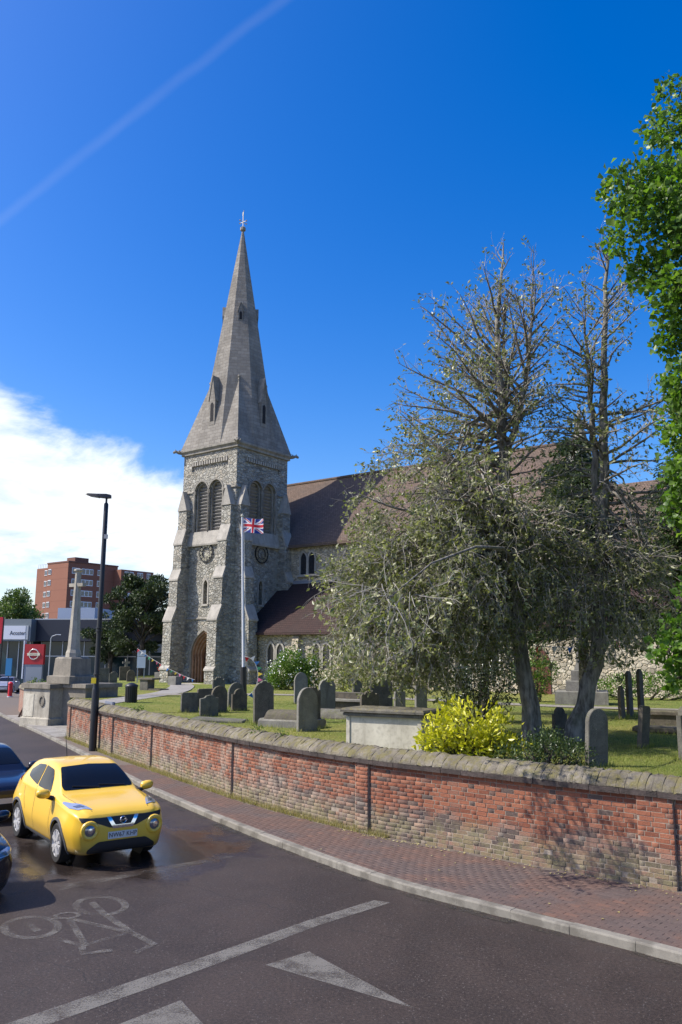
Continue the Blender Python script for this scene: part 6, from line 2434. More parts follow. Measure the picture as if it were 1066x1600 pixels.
# longer grass left by the mower round the stones
gt = []
for o in list(bpy.data.objects):
    if o.parent is None and o.get('category') in ('headstone', 'tomb') and 12 < o.location.y < 40:
        rr = 0.42 if o['category'] == 'headstone' else 1.05
        for _ in range(150 if rr < 0.5 else 320):
            a = rng.uniform(0, 6.283)
            ca_, sa_ = math.cos(o.rotation_euler.z), math.sin(o.rotation_euler.z)
            u_, v_ = rr * math.cos(a) * rng.uniform(0.85, 1.15), (0.14 if rr < 0.5 else 0.6) * math.sin(a) * rng.uniform(0.8, 1.5)
            x, y = o.location.x + u_ * ca_ - v_ * sa_, o.location.y + u_ * sa_ + v_ * ca_
            gt.append((x, y, lawn_z(x, y)))
tag(grass_mesh('stone_tufts', gt, 0.06, 0.17, 0.014, M_GRASS, 0.4), 'longer tufts of grass round the feet of the gravestones', 'grass', kind='stuff')

# ================================================================ trees and shrubs
def bark(name, c1, c2):
    m, t, b, o = new_mat(name)
    pos = t.node('ShaderNodeNewGeometry').outputs['Position']
    n1 = t.noise(t.scale_vec(pos, (9, 9, 2.2)), 1.0, 6, 0.65)
    n2 = t.noise(pos, 3.0, 5, 0.6)
    c = t.mix(t.step(n1, 0.35, 0.65), c1, c2)
    c = t.mix(t.math('MULTIPLY', t.step(n2, 0.5, 0.7), 0.5), c, (0.12, 0.125, 0.075))
    t.put(b.inputs['Base Color'], c)
    b.inputs['Roughness'].default_value = 0.92
    b.inputs['Specular IOR Level'].default_value = 0.2
    t.put(b.inputs['Normal'], t.bump(n1, 0.9, 0.04))
    return m


M_BARK = bark('grey_bark', (0.10, 0.088, 0.072), (0.30, 0.275, 0.235))
M_BARKD = bark('dark_bark', (0.035, 0.030, 0.025), (0.11, 0.095, 0.078))
M_TWIG = simple('dead_twig', (0.32, 0.295, 0.25), 0.9, vary=0.4, vscale=2)


class Wood:
    """many thin tapered tubes in one mesh"""
    def __init__(self):
        self.V, self.F, self.n = [], [], 0

    def tube(self, pts, rad, n=5):
        P = np.asarray(pts, float)
        k = len(P)
        T = np.gradient(P, axis=0)
        T /= np.linalg.norm(T, axis=1)[:, None] + 1e-9
        ref = np.array([0.31, 0.87, 0.38])
        A = np.cross(T, ref)
        A /= np.linalg.norm(A, axis=1)[:, None] + 1e-9
        B = np.cross(T, A)
        a = np.arange(n) * 2 * math.pi / n
        rad = np.asarray(rad, float)[:, None, None]
        V = P[:, None, :] + rad * (A[:, None, :] * np.cos(a)[None, :, None] + B[:, None, :] * np.sin(a)[None, :, None])
        i = np.arange(k - 1)[:, None] * n
        j = np.arange(n)[None, :]
        j2 = (j + 1) % n
        F = np.stack([i + j, i + j2, i + n + j2, i + n + j], -1).reshape(-1, 4) + self.n
        self.V.append(V.reshape(-1, 3))
        self.F.append(F)
        self.n += k * n

    def build(self, name, mat, parent):
        return fast_mesh(name, np.concatenate(self.V) - np.array(parent.location), np.concatenate(self.F), mat, parent, None, True)


def leaf_mesh(name, C, D, L, W, mat, parent, rnd=None, fold=0.25, kind=None):
    """C centres (n,3), D unit directions (n,3), L lengths, W widths"""
    n = len(C)
    C = np.asarray(C, float) - np.array(parent.location)
    ref = nrg.normal(0, 1, (n, 3))
    S = np.cross(D, ref)
    S /= np.linalg.norm(S, axis=1)[:, None] + 1e-9
    N = np.cross(D, S)
    L = np.broadcast_to(L, (n,))[:, None]
    W = np.broadcast_to(W, (n,))[:, None]
    V = np.stack([C, C + D * L * 0.45 + S * W * 0.5 + N * W * fold, C + D * L, C + D * L * 0.45 - S * W * 0.5 + N * W * fold], 1)
    F = np.arange(4 * n).reshape(n, 4)
    # two triangles per leaf, folded along the midrib
    F3 = np.concatenate([F[:, [0, 1, 2]], F[:, [0, 2, 3]]])
    rn = nrg.random(n) if rnd is None else rnd
    o = fast_mesh(name, V.reshape(-1, 3), F3, mat, parent, np.concatenate([rn, rn]))
    if kind:
        o['kind'] = kind
    return o


def sim(p, d, L, nseg, droop, jit):
    pts = [np.array(p, float)]
    d = np.array(d, float)
    h = L / nseg
    for i in range(nseg):
        d = d + np.array([0, 0, -droop]) / nseg + nrg.normal(0, jit, 3)
        d /= np.linalg.norm(d)
        pts.append(pts[-1] + d * h)
    return np.array(pts)


def unit(v):
    v = np.asarray(v, float)
    return v / (np.linalg.norm(v) + 1e-9)


def interp(P, f):
    k = f * (len(P) - 1)
    i = min(int(k), len(P) - 2)
    q = P[i] + (P[i + 1] - P[i]) * (k - i)
    return q, unit(P[i + 1] - P[i])


def resample(P, n):
    P = np.array(P, float)
    s = np.concatenate([[0], np.cumsum(np.linalg.norm(np.diff(P, axis=0), axis=1))])
    q = np.linspace(0, s[-1], n)
    out = np.stack([np.interp(q, s, P[:, i]) for i in range(3)], 1)
    return out


def sparse_tree(root, leaders, nb, reach, rise, leaf_density, leaf_size, mats, droop=None, low_cut=2.4, extra=None):
    """leaders: list of (points, base radius, tip radius). reach(z,az) gives branch length; rise(z) start elevation (rad)"""
    wood, twig = Wood(), Wood()
    LC, LD = [], []
    for P, r0, r1 in leaders:
        Q = resample(P, 26)
        Q[1:-1] += nrg.normal(0, 0.025, (24, 3))
        f = np.linspace(0, 1, 26)
        rad = r0 * (1 - f) ** 0.8 + r1
        if P[0][2] < 1.6:
            rad[:3] *= np.array([1.45, 1.18, 1.05])
        wood.tube(Q, rad, 11)
        zmin, zmax = max(low_cut, P[0][2]), P[-1][2]
        m_ = int(nb * (zmax - zmin) / 13.0)
        for _ in range(m_):
            fz = nrg.random() ** (1.7 if P[0][2] < 1.6 else 1.0)
            z = zmin + (zmax - zmin) * fz * 0.985
            i = int(np.searchsorted(Q[:, 2], z))
            i = min(max(i, 1), 25)
            t_ = (z - Q[i - 1, 2]) / (Q[i, 2] - Q[i - 1, 2] + 1e-6)
            p = Q[i - 1] + (Q[i] - Q[i - 1]) * t_
            rr = np.interp(z, Q[:, 2], rad)
            az_ = nrg.random() * 2 * math.pi
            L = reach(z, az_) * nrg.uniform(0.6, 1.08)
            if L < 0.25:
                continue
            e = rise(z) + nrg.normal(0, 0.14)
            d = (math.cos(az_) * math.cos(e), math.sin(az_) * math.cos(e), math.sin(e))
            dr = droop(z) * nrg.uniform(0.5, 1.3)
            B = sim(p, d, L, 9, dr, 0.07)
            rb = min(rr * 0.55, 0.012 + 0.013 * L)
            wood.tube(B, rb * (1 - np.linspace(0, 1, 10)) ** 0.75 + 0.005, 5)
            dens = leaf_density(z)
            n2 = max(3, int(L * 5.2))
            for k in range(n2):
                f2 = 0.18 + 0.82 * (k + nrg.random()) / n2
                q, td = interp(B, min(f2, 0.999))
                sd = unit(np.cross(td, nrg.normal(0, 1, 3)))
                L2 = (0.25 + 0.30 * L * (1.1 - f2)) * nrg.uniform(0.6, 1.3)
                d2 = unit(td * 0.75 + sd * 0.75 + np.array([0, 0, 0.10 if z > 7 else -0.12]))
                T2 = sim(q, d2, L2, 4, dr * 0.5, 0.12)
                twig.tube(T2, np.linspace(0.2 * rb + 0.0035, 0.0025, 5), 3)
                n3 = max(1, int(L2 * 5))
                for k3 in range(n3):
                    q3, t3 = interp(T2, min(0.999, 0.3 + 0.7 * (k3 + nrg.random()) / n3))
                    d3 = unit(t3 * 0.6 + nrg.normal(0, 0.55, 3) + np.array([0, 0, 0.05 if z > 7 else -0.25]))
                    L3 = nrg.uniform(0.12, 0.38)
                    T3 = sim(q3, d3, L3, 2, dr * 0.6, 0.15)
                    twig.tube(T3, [0.0042, 0.003, 0.002], 3)
                    nl = nrg.poisson(dens)
                    for _l in range(nl):
                        c, td3 = interp(T3, min(0.999, nrg.uniform(0.35, 1.0)))
                        LC.append(c + nrg.normal(0, 0.02, 3))
                        LD.append(unit(td3 * 0.5 + nrg.normal(0, 0.7, 3)))
    if extra:
        extra(wood, twig, LC, LD)
    wood.build('trunk', mats[0], root)
    tag(twig.build('twigs', mats[1], root), kind='stuff')
    LC, LD = np.array(LC), np.array(LD)
    n = len(LC)
    L = nrg.uniform(0.75, 1.3, n) * leaf_size
    tag(leaf_mesh('crown', LC, LD, L, L * 0.52, mats[2], root), kind='stuff')
    return n


M_HOLM = leaf_mat('grey_green_leaf', (0.098, 0.114, 0.040), (0.195, 0.208, 0.084), (0.37, 0.36, 0.205), 0.30, 0.38, 0.5)


def prof(z, zs_, vs_):
    return float(np.interp(z, zs_, vs_))


t1 = empty('sparse_tree', (5.11, 22.0, Z_LAWN), 0, 'large half-bare grey-green tree with a dense drooping left side behind the wall', 'tree', 'half-bare trees')


def reach1(z, a):
    base = prof(z, [2.2, 3.2, 5, 7, 9, 11, 13, 15.5], [3.4, 4.7, 5.5, 4.9, 3.9, 3.0, 1.9, 0.6])
    left = 0.5 - 0.5 * math.cos(a)                   # 1 towards -x
    return base * (0.48 + 0.62 * left) * (1.0 if math.sin(a) < 0.5 else 0.85)


def spray_dome(wood, twig, LC, LD, centre, rad, count, trunk_pts, nbig, leafn, side=-1):
    """arching branches that end in a curtain of drooping leafy sprays"""
    ce, ra = np.array(centre), np.array(rad)
    if ce[1] < 16:      # near limb: reaches out over the wall from the trunk
        wood.tube(resample([(4.65, 21.8, 5.2), (4.1, 20.0, 6.2), (2.9, 17.4, 5.9), (1.7, 15.2, 5.3), tuple(ce)], 16), np.linspace(0.06, 0.009, 16), 6)
    tips = []
    for _ in range(nbig):
        v = nrg.normal(0, 1, 3)
        v[0] = side * abs(v[0]) * 1.2
        v /= np.linalg.norm(v)
        tip = ce + v * ra * nrg.uniform(0.75, 1.0)
        q, _t = interp(trunk_pts, nrg.uniform(0.0, 1.0))
        mid = (q + tip) / 2 + np.array([0, 0, nrg.uniform(0.5, 1.5)])
        e_ = tip + np.array([0, 0, -nrg.uniform(0.2, 0.9)])
        B = np.array([(1 - t_) ** 2 * q + 2 * t_ * (1 - t_) * mid + t_ * t_ * e_ for t_ in np.linspace(0, 1, 12)])
        B[1:-1] += nrg.normal(0, 0.05, (10, 3))
        wood.tube(B, np.linspace(0.05, 0.007, 12), 5)
        tips.append(B)
    for _ in range(count):
        v = nrg.normal(0, 1, 3)
        v /= np.linalg.norm(v)
        p = ce + v * ra * (0.30 + 0.70 * nrg.random() ** 0.6) * (1.0 + 0.38 * noise.noise(Vector(v) * 2.3 + Vector(ce)))
        if noise.noise(Vector(p) * 0.8) < -0.22:
            continue
        d = unit(v * 0.55 + np.array([side * 0.35, 0, -0.55]) + nrg.normal(0, 0.45, 3))
        L = nrg.uniform(0.35, 0.95)
        T2 = sim(p, d, L, 5, 0.5, 0.16)
        twig.tube(T2, np.linspace(0.0085, 0.0028, 6), 3)
        for k in range(3):
            q3, t3 = interp(T2, nrg.uniform(0.2, 0.95))
            T3 = sim(q3, unit(t3 + nrg.normal(0, 0.7, 3)), nrg.uniform(0.12, 0.35), 2, 0.4, 0.2)
            twig.tube(T3, [0.005, 0.0035, 0.002], 3)
            for _l in range(nrg.poisson(leafn)):
                c, td3 = interp(T3, min(0.999, nrg.uniform(0.2, 1.0)))
                LC.append(c + nrg.normal(0, 0.03, 3))
                LD.append(unit(td3 * 0.5 + nrg.normal(0, 0.7, 3)))


T1 = [(5.11, 22, 1.2), (5.02, 22, 2.0), (4.9, 22, 3.0), (4.76, 22, 4.0), (4.61, 22, 5.7), (4.53, 22, 7.8), (4.46, 22, 10.36), (4.40, 22.1, 12.6), (4.70, 22.2, 15.5)]
sparse_tree(t1, [(T1, 0.225, 0.012),
                 ([(4.50, 22, 8.9), (4.86, 21.9, 9.9), (5.15, 21.85, 11.2), (5.30, 21.85, 12.4), (5.45, 21.9, 14.2)], 0.10, 0.01),
                 ([(4.48, 22, 9.6), (4.62, 22.2, 10.6), (4.64, 22.25, 12.0), (4.72, 22.3, 13.8)], 0.08, 0.01)],
            112, reach1, lambda z: prof(z, [2, 5, 8, 12, 16], [-0.25, 0.0, 0.26, 0.75, 1.1]),
            lambda z: prof(z, [2, 6, 7.8, 9, 11, 15], [4.0, 4.0, 3.6, 2.8, 2.0, 1.6]), 0.110, (M_BARK, M_TWIG, M_HOLM),
            droop=lambda z: prof(z, [2, 5, 8, 12, 16], [0.5, 0.75, 0.25, -0.15, -0.25]), low_cut=6.8,
            extra=lambda w_, tw, lc, ld: (spray_dome(w_, tw, lc, ld, (2.45, 21.8, 5.55), (2.65, 3.2, 2.25), 3500, resample(T1[3:6], 20), 60, 3.4),
                                          spray_dome(w_, tw, lc, ld, (3.8, 21.4, 5.6), (1.5, 2.2, 2.1), 800, resample(T1[3:6], 20), 16, 2.4),
                                          spray_dome(w_, tw, lc, ld, (2.8, 21.9, 8.0), (2.2, 2.4, 1.9), 850, resample(T1[4:7], 20), 34, 2.8),
                                          spray_dome(w_, tw, lc, ld, (0.75, 13.75, 4.5), (0.85, 0.7, 0.6), 75, resample([(1.9, 15.6, 5.3), (1.3, 14.6, 4.9)], 6), 0, 2.6),
                                          spray_dome(w_, tw, lc, ld, (1.5, 21.7, 4.1), (1.7, 2.6, 1.0), 700, resample(T1[3:5], 20), 20, 3.2),
                                          spray_dome(w_, tw, lc, ld, (5.5, 21.6, 5.6), (0.9, 1.2, 1.9), 190, resample(T1[3:6], 20), 14, 0.9, 1)))

t2 = empty('sparse_tree', (6.1, 22.0, Z_LAWN), 0, 'tall half-bare tree with a swept trunk, the right one of the pair', 'tree', 'half-bare trees')


def reach2(z, a):
    base = prof(z, [3, 5, 7, 9, 11, 13, 15.5], [2.2, 2.8, 2.8, 2.7, 2.6, 2.1, 0.8])
    return base * (0.85 + 0.2 * math.cos(a))


T2P = [(6.1, 22, 1.2), (6.18, 22, 1.9), (6.5, 22, 2.7), (6.72, 22, 3.3), (6.85, 22, 4.0), (6.98, 22, 6.4), (7.24, 22, 8.5), (7.34, 22, 11.1), (7.57, 22, 14), (7.79, 22, 15.9)]
sparse_tree(t2, [(T2P, 0.22, 0.012),
                     ([(7.0, 22, 7.4), (7.0, 22.1, 8.6), (7.06, 22.2, 10.2), (6.98, 22.2, 12.0), (6.92, 22.2, 13.5)], 0.11, 0.01)],
                84, reach2, lambda z: prof(z, [2, 5, 8, 12, 16], [-0.1, 0.05, 0.2, 0.6, 1.0]),
                lambda z: prof(z, [2, 5, 7, 9, 15], [3.0, 2.6, 2.4, 2.4, 2.4]), 0.120, (M_BARK, M_TWIG, M_HOLM),
                droop=lambda z: prof(z, [2, 5, 8, 12, 16], [0.5, 0.6, 0.3, -0.1, -0.25]), low_cut=6.0,
            extra=lambda w_, tw, lc, ld: (spray_dome(w_, tw, lc, ld, (7.3, 21.7, 5.6), (1.5, 1.9, 2.2), 620, resample(T2P[4:7], 20), 26, 1.9, 1),
                                          spray_dome(w_, tw, lc, ld, (6.4, 21.6, 5.0), (1.1, 1.5, 1.3), 260, resample(T2P[4:6], 20), 12, 1.4)))


# ---- foliage built from leafy sprays round a set of clump centres
def clump_leaves(centres, radii, per, size, updir=0.3, flat=1.0, shell=0.55):
    C, D = [], []
    for c, r in zip(centres, radii):
        m_ = int(per * (r ** 2))
        v = nrg.normal(0, 1, (m_, 3))
        v /= np.linalg.norm(v, axis=1)[:, None]
        rad = r * (shell + (1 - shell) * nrg.random(m_) ** 0.5) * nrg.uniform(0.75, 1.12, m_)
        p = np.array(c) + v * rad[:, None] * np.array([1, 1, flat])
        C.append(p)
        dd = v * 0.6 + nrg.normal(0, 0.6, (m_, 3)) + np.array([0, 0, updir])
        D.append(dd / np.linalg.norm(dd, axis=1)[:, None])
    return np.concatenate(C), np.concatenate(D)


# lush maple reaching in from the right
M_MAPLE = leaf_mat('maple_leaf', (0.042, 0.095, 0.012), (0.10, 0.185, 0.026), (0.20, 0.29, 0.055), 0.42, 0.42, 0.45)
mp = empty('maple_tree', (11.2, 17.2, Z_LAWN), 0, 'lush bright green leafy tree overhanging from the right edge', 'tree')
wood = Wood()
tr = resample([(11.2, 17.2, 1.2), (11.1, 17.1, 4), (10.9, 17, 8), (11.0, 17, 12.5), (10.9, 17, 15.5)], 20)
wood.tube(tr, 0.30 * (1 - np.linspace(0, 1, 20)) + 0.03, 10)
cen, rad = [], []
spots = [(6.2, 16.4, 13.6, 0.62), (6.7, 16.6, 14.0, 0.55), (6.9, 16.3, 13.1, 0.8), (6.3, 16.5, 12.6, 0.6), (7.5, 16.7, 13.9, 0.8), (7.3, 16.2, 12.4, 0.8), (6.75, 16.9, 12.0, 0.5), (7.6, 17.2, 15.6, 0.65), (7.75, 16.9, 16.4, 0.55), (8.2, 17, 14.6, 0.9), (8.0, 16.4, 12.9, 0.9),
         (6.95, 16.2, 11.2, 0.55), (7.4, 16.5, 10.9, 0.7), (7.1, 16.8, 10.3, 0.42), (7.9, 16.6, 11.5, 0.8), (7.15, 16.4, 9.3, 0.5), (7.5, 16.2, 9.0, 0.75), (6.95, 16.3, 8.4, 0.5), (7.3, 16.4, 8.0, 0.7), (7.05, 16.2, 7.3, 0.5), (7.55, 16.5, 7.2, 0.75), (7.0, 16.6, 6.6, 0.45), (7.4, 16.3, 6.2, 0.55), (7.65, 16.5, 5.4, 0.6), (7.9, 16.7, 8.6, 0.9), (8.0, 16.8, 6.6, 0.9),
         (6.35, 16.1, 3.75, 0.38), (6.75, 16.3, 4.1, 0.5), (6.9, 16.2, 3.45, 0.42), (7.3, 16.4, 3.9, 0.6), (6.55, 16.2, 3.2, 0.28), (7.2, 16.3, 4.8, 0.5), (7.8, 16.5, 4.4, 0.7)]
for x, y, z, r in spots:
    cen.append((x, y, z))
    rad.append(r)
for _ in range(60):
    a = nrg.random() * 2 * math.pi
    zz = nrg.uniform(4.5, 16.5)
    R_ = 4.0 * math.sqrt(max(0.05, 1 - ((zz - 9.5) / 7.8) ** 2))
    k = nrg.uniform(0.55, 1.0)
    x, y = 11.6 + math.cos(a) * R_ * k, 17.2 + math.sin(a) * R_ * k
    if x < 8.2:
        continue
    cen.append((x, y, zz))
    rad.append(nrg.uniform(0.8, 1.3))
for c, r in zip(cen, rad):
    zz = max(3.0, c[2] - nrg.uniform(0.6, 2.2))
    i = int(np.argmin(np.abs(tr[:, 2] - zz)))
    q = tr[i]
    mid = (q + np.array(c)) / 2 + np.array([0, 0, 0.35]) + nrg.normal(0, 0.2, 3)
    B = resample([q, mid, c], 9)
    wood.tube(B, np.linspace(0.055, 0.008, 9), 5)
    for _ in range(7):
        e_ = unit(nrg.normal(0, 1, 3)) * r * 0.8
        wood.tube([np.array(c) - e_ * 0.05, np.array(c) + e_ * 0.5, np.array(c) + e_], [0.012, 0.007, 0.003], 3)
wood.build('trunk', M_BARKD, mp)
C, D = clump_leaves(cen, np.array(rad) * 1.12, 1150, 0.1, 0.0, 0.85, 0.2)
keep = np.array([noise.noise(Vector(p) * 1.6) for p in C]) > -0.30
C, D = C[keep], D[keep]
L = nrg.uniform(0.07, 0.18, len(C)) * (0.7 + 0.5 * nrg.random(len(C)))
rn = np.clip(nrg.random(len(C)) * 0.7 + 0.15 + 0.25 * np.array([noise.noise(Vector(p) * 0.9) for p in C]), 0, 1)
tag(leaf_mesh('crown', C, D, L, L * 0.95, M_MAPLE, mp, rn), kind='stuff')

# dark yew behind the two trunks and another to the right of them
M_YEW = leaf_mat('yew_needle', (0.018, 0.034, 0.010), (0.038, 0.066, 0.016), (0.075, 0.110, 0.028), 0.15, 0.55, 0.3)


def conifer(loc, h, r, label, nbr, z_lo=0.6, leafn=46, mat=None, size=0.16):
    root = empty('yew_tree', loc, 0, label, 'tree', 'dark yew trees')
    wood = Wood()
    base = np.array(loc)
    wood.tube(resample([base, base + np.array([0.1, 0, h * 0.5]), base + np.array([0, 0, h])], 12), np.linspace(0.22, 0.02, 12), 8)
    LC, LD = [], []
    for _ in range(nbr):
        f = nrg.random()
        z = z_lo + (h - z_lo) * f
        a = nrg.random() * 6.283
        L = r * (1 - f) ** 0.6 * nrg.uniform(0.6, 1.1) + 0.25
        e = 0.25 + 0.3 * f
        B = sim(base + np.array([0, 0, z]), (math.cos(a) * math.cos(e), math.sin(a) * math.cos(e), math.sin(e)), L, 7, 0.75, 0.06)
        wood.tube(B, np.linspace(0.035, 0.006, 8), 4)
        m_ = int(leafn * L)
        for k in range(m_):
            q, td = interp(B, min(0.999, 0.15 + 0.85 * nrg.random()))
            s_ = unit(np.cross(td, (0, 0, 1))) * nrg.normal(0, 0.26)
            q = q + s_ + np.array([0, 0, -abs(nrg.normal(0, 0.13))])
            LC.append(q)
            LD.append(unit(td * 0.7 + s_ * 1.2 + nrg.normal(0, 0.25, 3) + np.array([0, 0, -0.35])))
    wood.build('trunk', M_BARKD, root)
    LC, LD = np.array(LC), np.array(LD)
    L = nrg.uniform(0.7, 1.4, len(LC)) * size
    tag(leaf_mesh('crown', LC, LD, L, L * 0.35, mat or M_YEW, root), kind='stuff')


conifer((8.6, 29.5, 1.4), 10.2, 2.7, 'dark green yew with drooping sprays seen between the two bare trunks', 250, 3.0, 70)
conifer((12.0, 27.0, 1.4), 9.6, 3.0, 'dark yew in the shade behind the right-hand bare trunk', 240, 3.2, 62)
conifer((5.4, 31.5, 1.4), 8.2, 2.6, 'yew added to deepen the shade behind the drooping left tree', 130, 3.0, 55)  # put in to darken the view behind the left tree
# holly thicket in the shade under the left tree
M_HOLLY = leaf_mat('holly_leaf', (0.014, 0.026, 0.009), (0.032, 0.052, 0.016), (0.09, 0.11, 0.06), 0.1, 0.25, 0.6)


def shrub(name, label, loc, blobs, per, size, mat, cat='shrub', group=None, stems=9, width=0.55, shell=0.45, up=0.35, rnd=None):
    root = empty(name, loc, 0, label, cat, group)
    base = np.array(loc)
    wood = Wood()
    cs = [base + np.array(b_[:3]) for b_ in blobs]
    for c in cs:
        for _ in range(stems):
            e_ = unit(nrg.normal(0, 1, 3)) * nrg.uniform(0.2, 0.8) * blobs[0][3]
            st = base + np.array([(c[0] - base[0]) * 0.3, (c[1] - base[1]) * 0.3, -0.05]) + nrg.normal(0, 0.06, 3) * np.array([1, 1, 0])
            wood.tube(resample([st, (st + c) / 2 + nrg.normal(0, 0.05, 3), c + e_], 6), np.linspace(0.018, 0.004, 6), 4)
    wood.build('stem', M_BARKD, root)
    C, D = clump_leaves(cs, [b_[3] for b_ in blobs], per, size, up, 0.9, shell)
    k = C[:, 2] > base[2] - 0.02
    C, D = C[k], D[k]
    k = np.array([noise.noise(Vector(p) * (1.1 / max(size, 0.04)) * 0.12) for p in C]) > -0.38
    C, D = C[k], D[k]
    L = nrg.uniform(0.7, 1.35, len(C)) * size
    tag(leaf_mesh('foliage', C, D, L, L * width, mat, root, rnd(C) if rnd else None), kind='stuff')
    return root, cs


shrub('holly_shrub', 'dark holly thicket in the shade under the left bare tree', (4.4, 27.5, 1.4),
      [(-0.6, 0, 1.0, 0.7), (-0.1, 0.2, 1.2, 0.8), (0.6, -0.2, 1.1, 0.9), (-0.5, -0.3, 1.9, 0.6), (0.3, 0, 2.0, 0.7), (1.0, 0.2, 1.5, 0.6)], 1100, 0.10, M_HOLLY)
M_GOLD = leaf_mat('golden_leaf', (0.17, 0.185, 0.012), (0.42, 0.41, 0.018), (0.62, 0.58, 0.05), 0.22, 0.35, 0.5)


def gold_rnd(C):
    # yellower towards the left and the top, greener to the right and below
    v = (C[:, 0] - 2.7) / 1.2
    return np.clip(0.62 - 0.22 * v + 0.25 * (C[:, 2] - 2.0) + nrg.normal(0, 0.22, len(C)), 0, 1)


shrub('golden_shrub', 'round yellow-green golden shrub behind the wall beside the chest tomb', (2.68, 17.7, 1.42),
      [(-0.55, 0, 0.55, 0.55), (0.0, -0.1, 0.72, 0.62), (0.55, 0, 0.58, 0.58), (-0.75, -0.1, 0.36, 0.42), (0.25, 0.15, 0.9, 0.48), (-0.25, 0.1, 0.88, 0.45), (0.85, 0.05, 0.42, 0.42), (0.1, -0.25, 0.4, 0.6)], 1250, 0.12, M_GOLD, width=0.5, rnd=gold_rnd, shell=0.25)
M_LAUREL = leaf_mat('dark_shrub_leaf', (0.020, 0.036, 0.011), (0.050, 0.082, 0.022), (0.12, 0.16, 0.05), 0.15, 0.33, 0.5)
shrub('low_shrub', 'low dark green shrub sprawling along the wall top below the trunks', (4.0, 16.5, 1.42),
      [(-0.75, 0.1, 0.22, 0.30), (-0.35, 0.0, 0.32, 0.34), (0.1, 0.1, 0.38, 0.36), (0.45, 0.05, 0.34, 0.34), (0.72, 0.1, 0.25, 0.3), (0.2, 0.4, 0.5, 0.36), (-0.2, 0.5, 0.35, 0.35)], 3600, 0.055, M_LAUREL)
M_PIERIS = leaf_mat('green_shrub_leaf', (0.050, 0.10, 0.014), (0.11, 0.195, 0.026), (0.20, 0.29, 0.05), 0.28, 0.45, 0.4)
wb, cs = shrub('flowering_bush', 'rounded green bush speckled with white flowers in front of the church aisle', (-2.95, 52.5, 1.4),
               [(-0.7, 0, 1.0, 1.0), (0.5, 0, 1.1, 1.1), (-0.1, -0.2, 1.7, 1.0), (0.9, 0.1, 1.6, 0.85), (-0.9, -0.1, 0.6, 0.75), (1.1, 0, 0.7, 0.8)], 2300, 0.12, M_PIERIS)
M_PETAL = simple('white_petal', (0.78, 0.78, 0.70), 0.6)
C, D = clump_leaves([cs[0], cs[2], cs[1]], [1.1, 1.08, 1.15], 330, 0.1, 0.2, 0.9, 0.92)
k = np.array([noise.noise(Vector(p) * 1.5) for p in C]) > 0.10
C, D = C[k], D[k]
tag(leaf_mesh('blossom', C, D, 0.10, 0.10, M_PETAL, wb), kind='stuff')
shrub('shrub', 'grey-green shrub against the aisle wall at the left foot of the big tree', (0.9, 47.5, 1.4),
      [(-1.2, 0, 0.9, 0.9), (0, 0, 1.0, 1.0), (1.2, 0, 1.0, 1.0), (2.3, -0.2, 0.9, 0.9), (0.5, 0.1, 1.7, 0.8)], 1000, 0.13, M_HOLM)
shrub('shrub', 'rounded green shrub between the left trunk and the stone monument', (9.3, 40.0, 1.4),
      [(0, 0, 0.9, 0.8), (0.5, 0, 1.5, 0.7), (-0.5, 0.1, 1.5, 0.7), (0.1, 0, 2.1, 0.6)], 1300, 0.11, M_PIERIS)
shrub('shrub', 'long low green shrub border under the bright stone wall on the right', (15.2, 42.2, 1.4),
      [(-2.0, 0.5, 0.5, 0.7), (-1.0, 0.2, 0.7, 0.8), (0.0, 0, 0.8, 0.8), (1.0, -0.2, 0.75, 0.8), (2.0, -0.4, 0.7, 0.8), (3.0, -0.6, 0.6, 0.8)], 1000, 0.12, M_PIERIS)
# self-sown weeds on the coping
M_FERN = leaf_mat('weed_leaf', (0.06, 0.11, 0.02), (0.11, 0.17, 0.035), (0.2, 0.24, 0.07), 0.3, 0.5, 0.3)
for (s_, lab, rr) in ((WALL.near(-6.9, 27.7), 'tuft of green weed growing on the coping near the street lamp', 0.2), (WALL.near(-2.2, 20.5), 'small green fern tuft on the middle of the wall coping', 0.16), (WALL.near(-1.95, 20.0) - 0.6, 'low green weed trailing over the coping', 0.13)):
    p, t_, n_ = WALL.at(s_)
    q = p + n_ * 0.2
    shrub('wall_weed', lab, (q.x, q.y, ZT + 0.24), [(0, 0, rr * 0.6, rr), (0.12, -0.1, rr * 0.5, rr * 0.8)], 2600, 0.05, M_FERN, 'weed', 'weeds on the wall coping', 3)
shrub('wall_weed', 'green plant sprouting from the end of the brick wall beyond the memorial', (-15.9, 43.4, 1.75), [(0, 0, 0.25, 0.35), (0.3, 0.3, 0.2, 0.3)], 900, 0.09, M_FERN, 'weed', 'weeds on the wall coping', 3)

# ================================================================ background
M_PINE = leaf_mat('pine_needle', (0.020, 0.034, 0.014), (0.045, 0.068, 0.026), (0.085, 0.115, 0.045), 0.12, 0.5, 0.35)
M_FARLEAF = leaf_mat('far_tree_leaf', (0.045, 0.075, 0.018), (0.085, 0.130, 0.030), (0.15, 0.20, 0.055), 0.25, 0.5, 0.35)


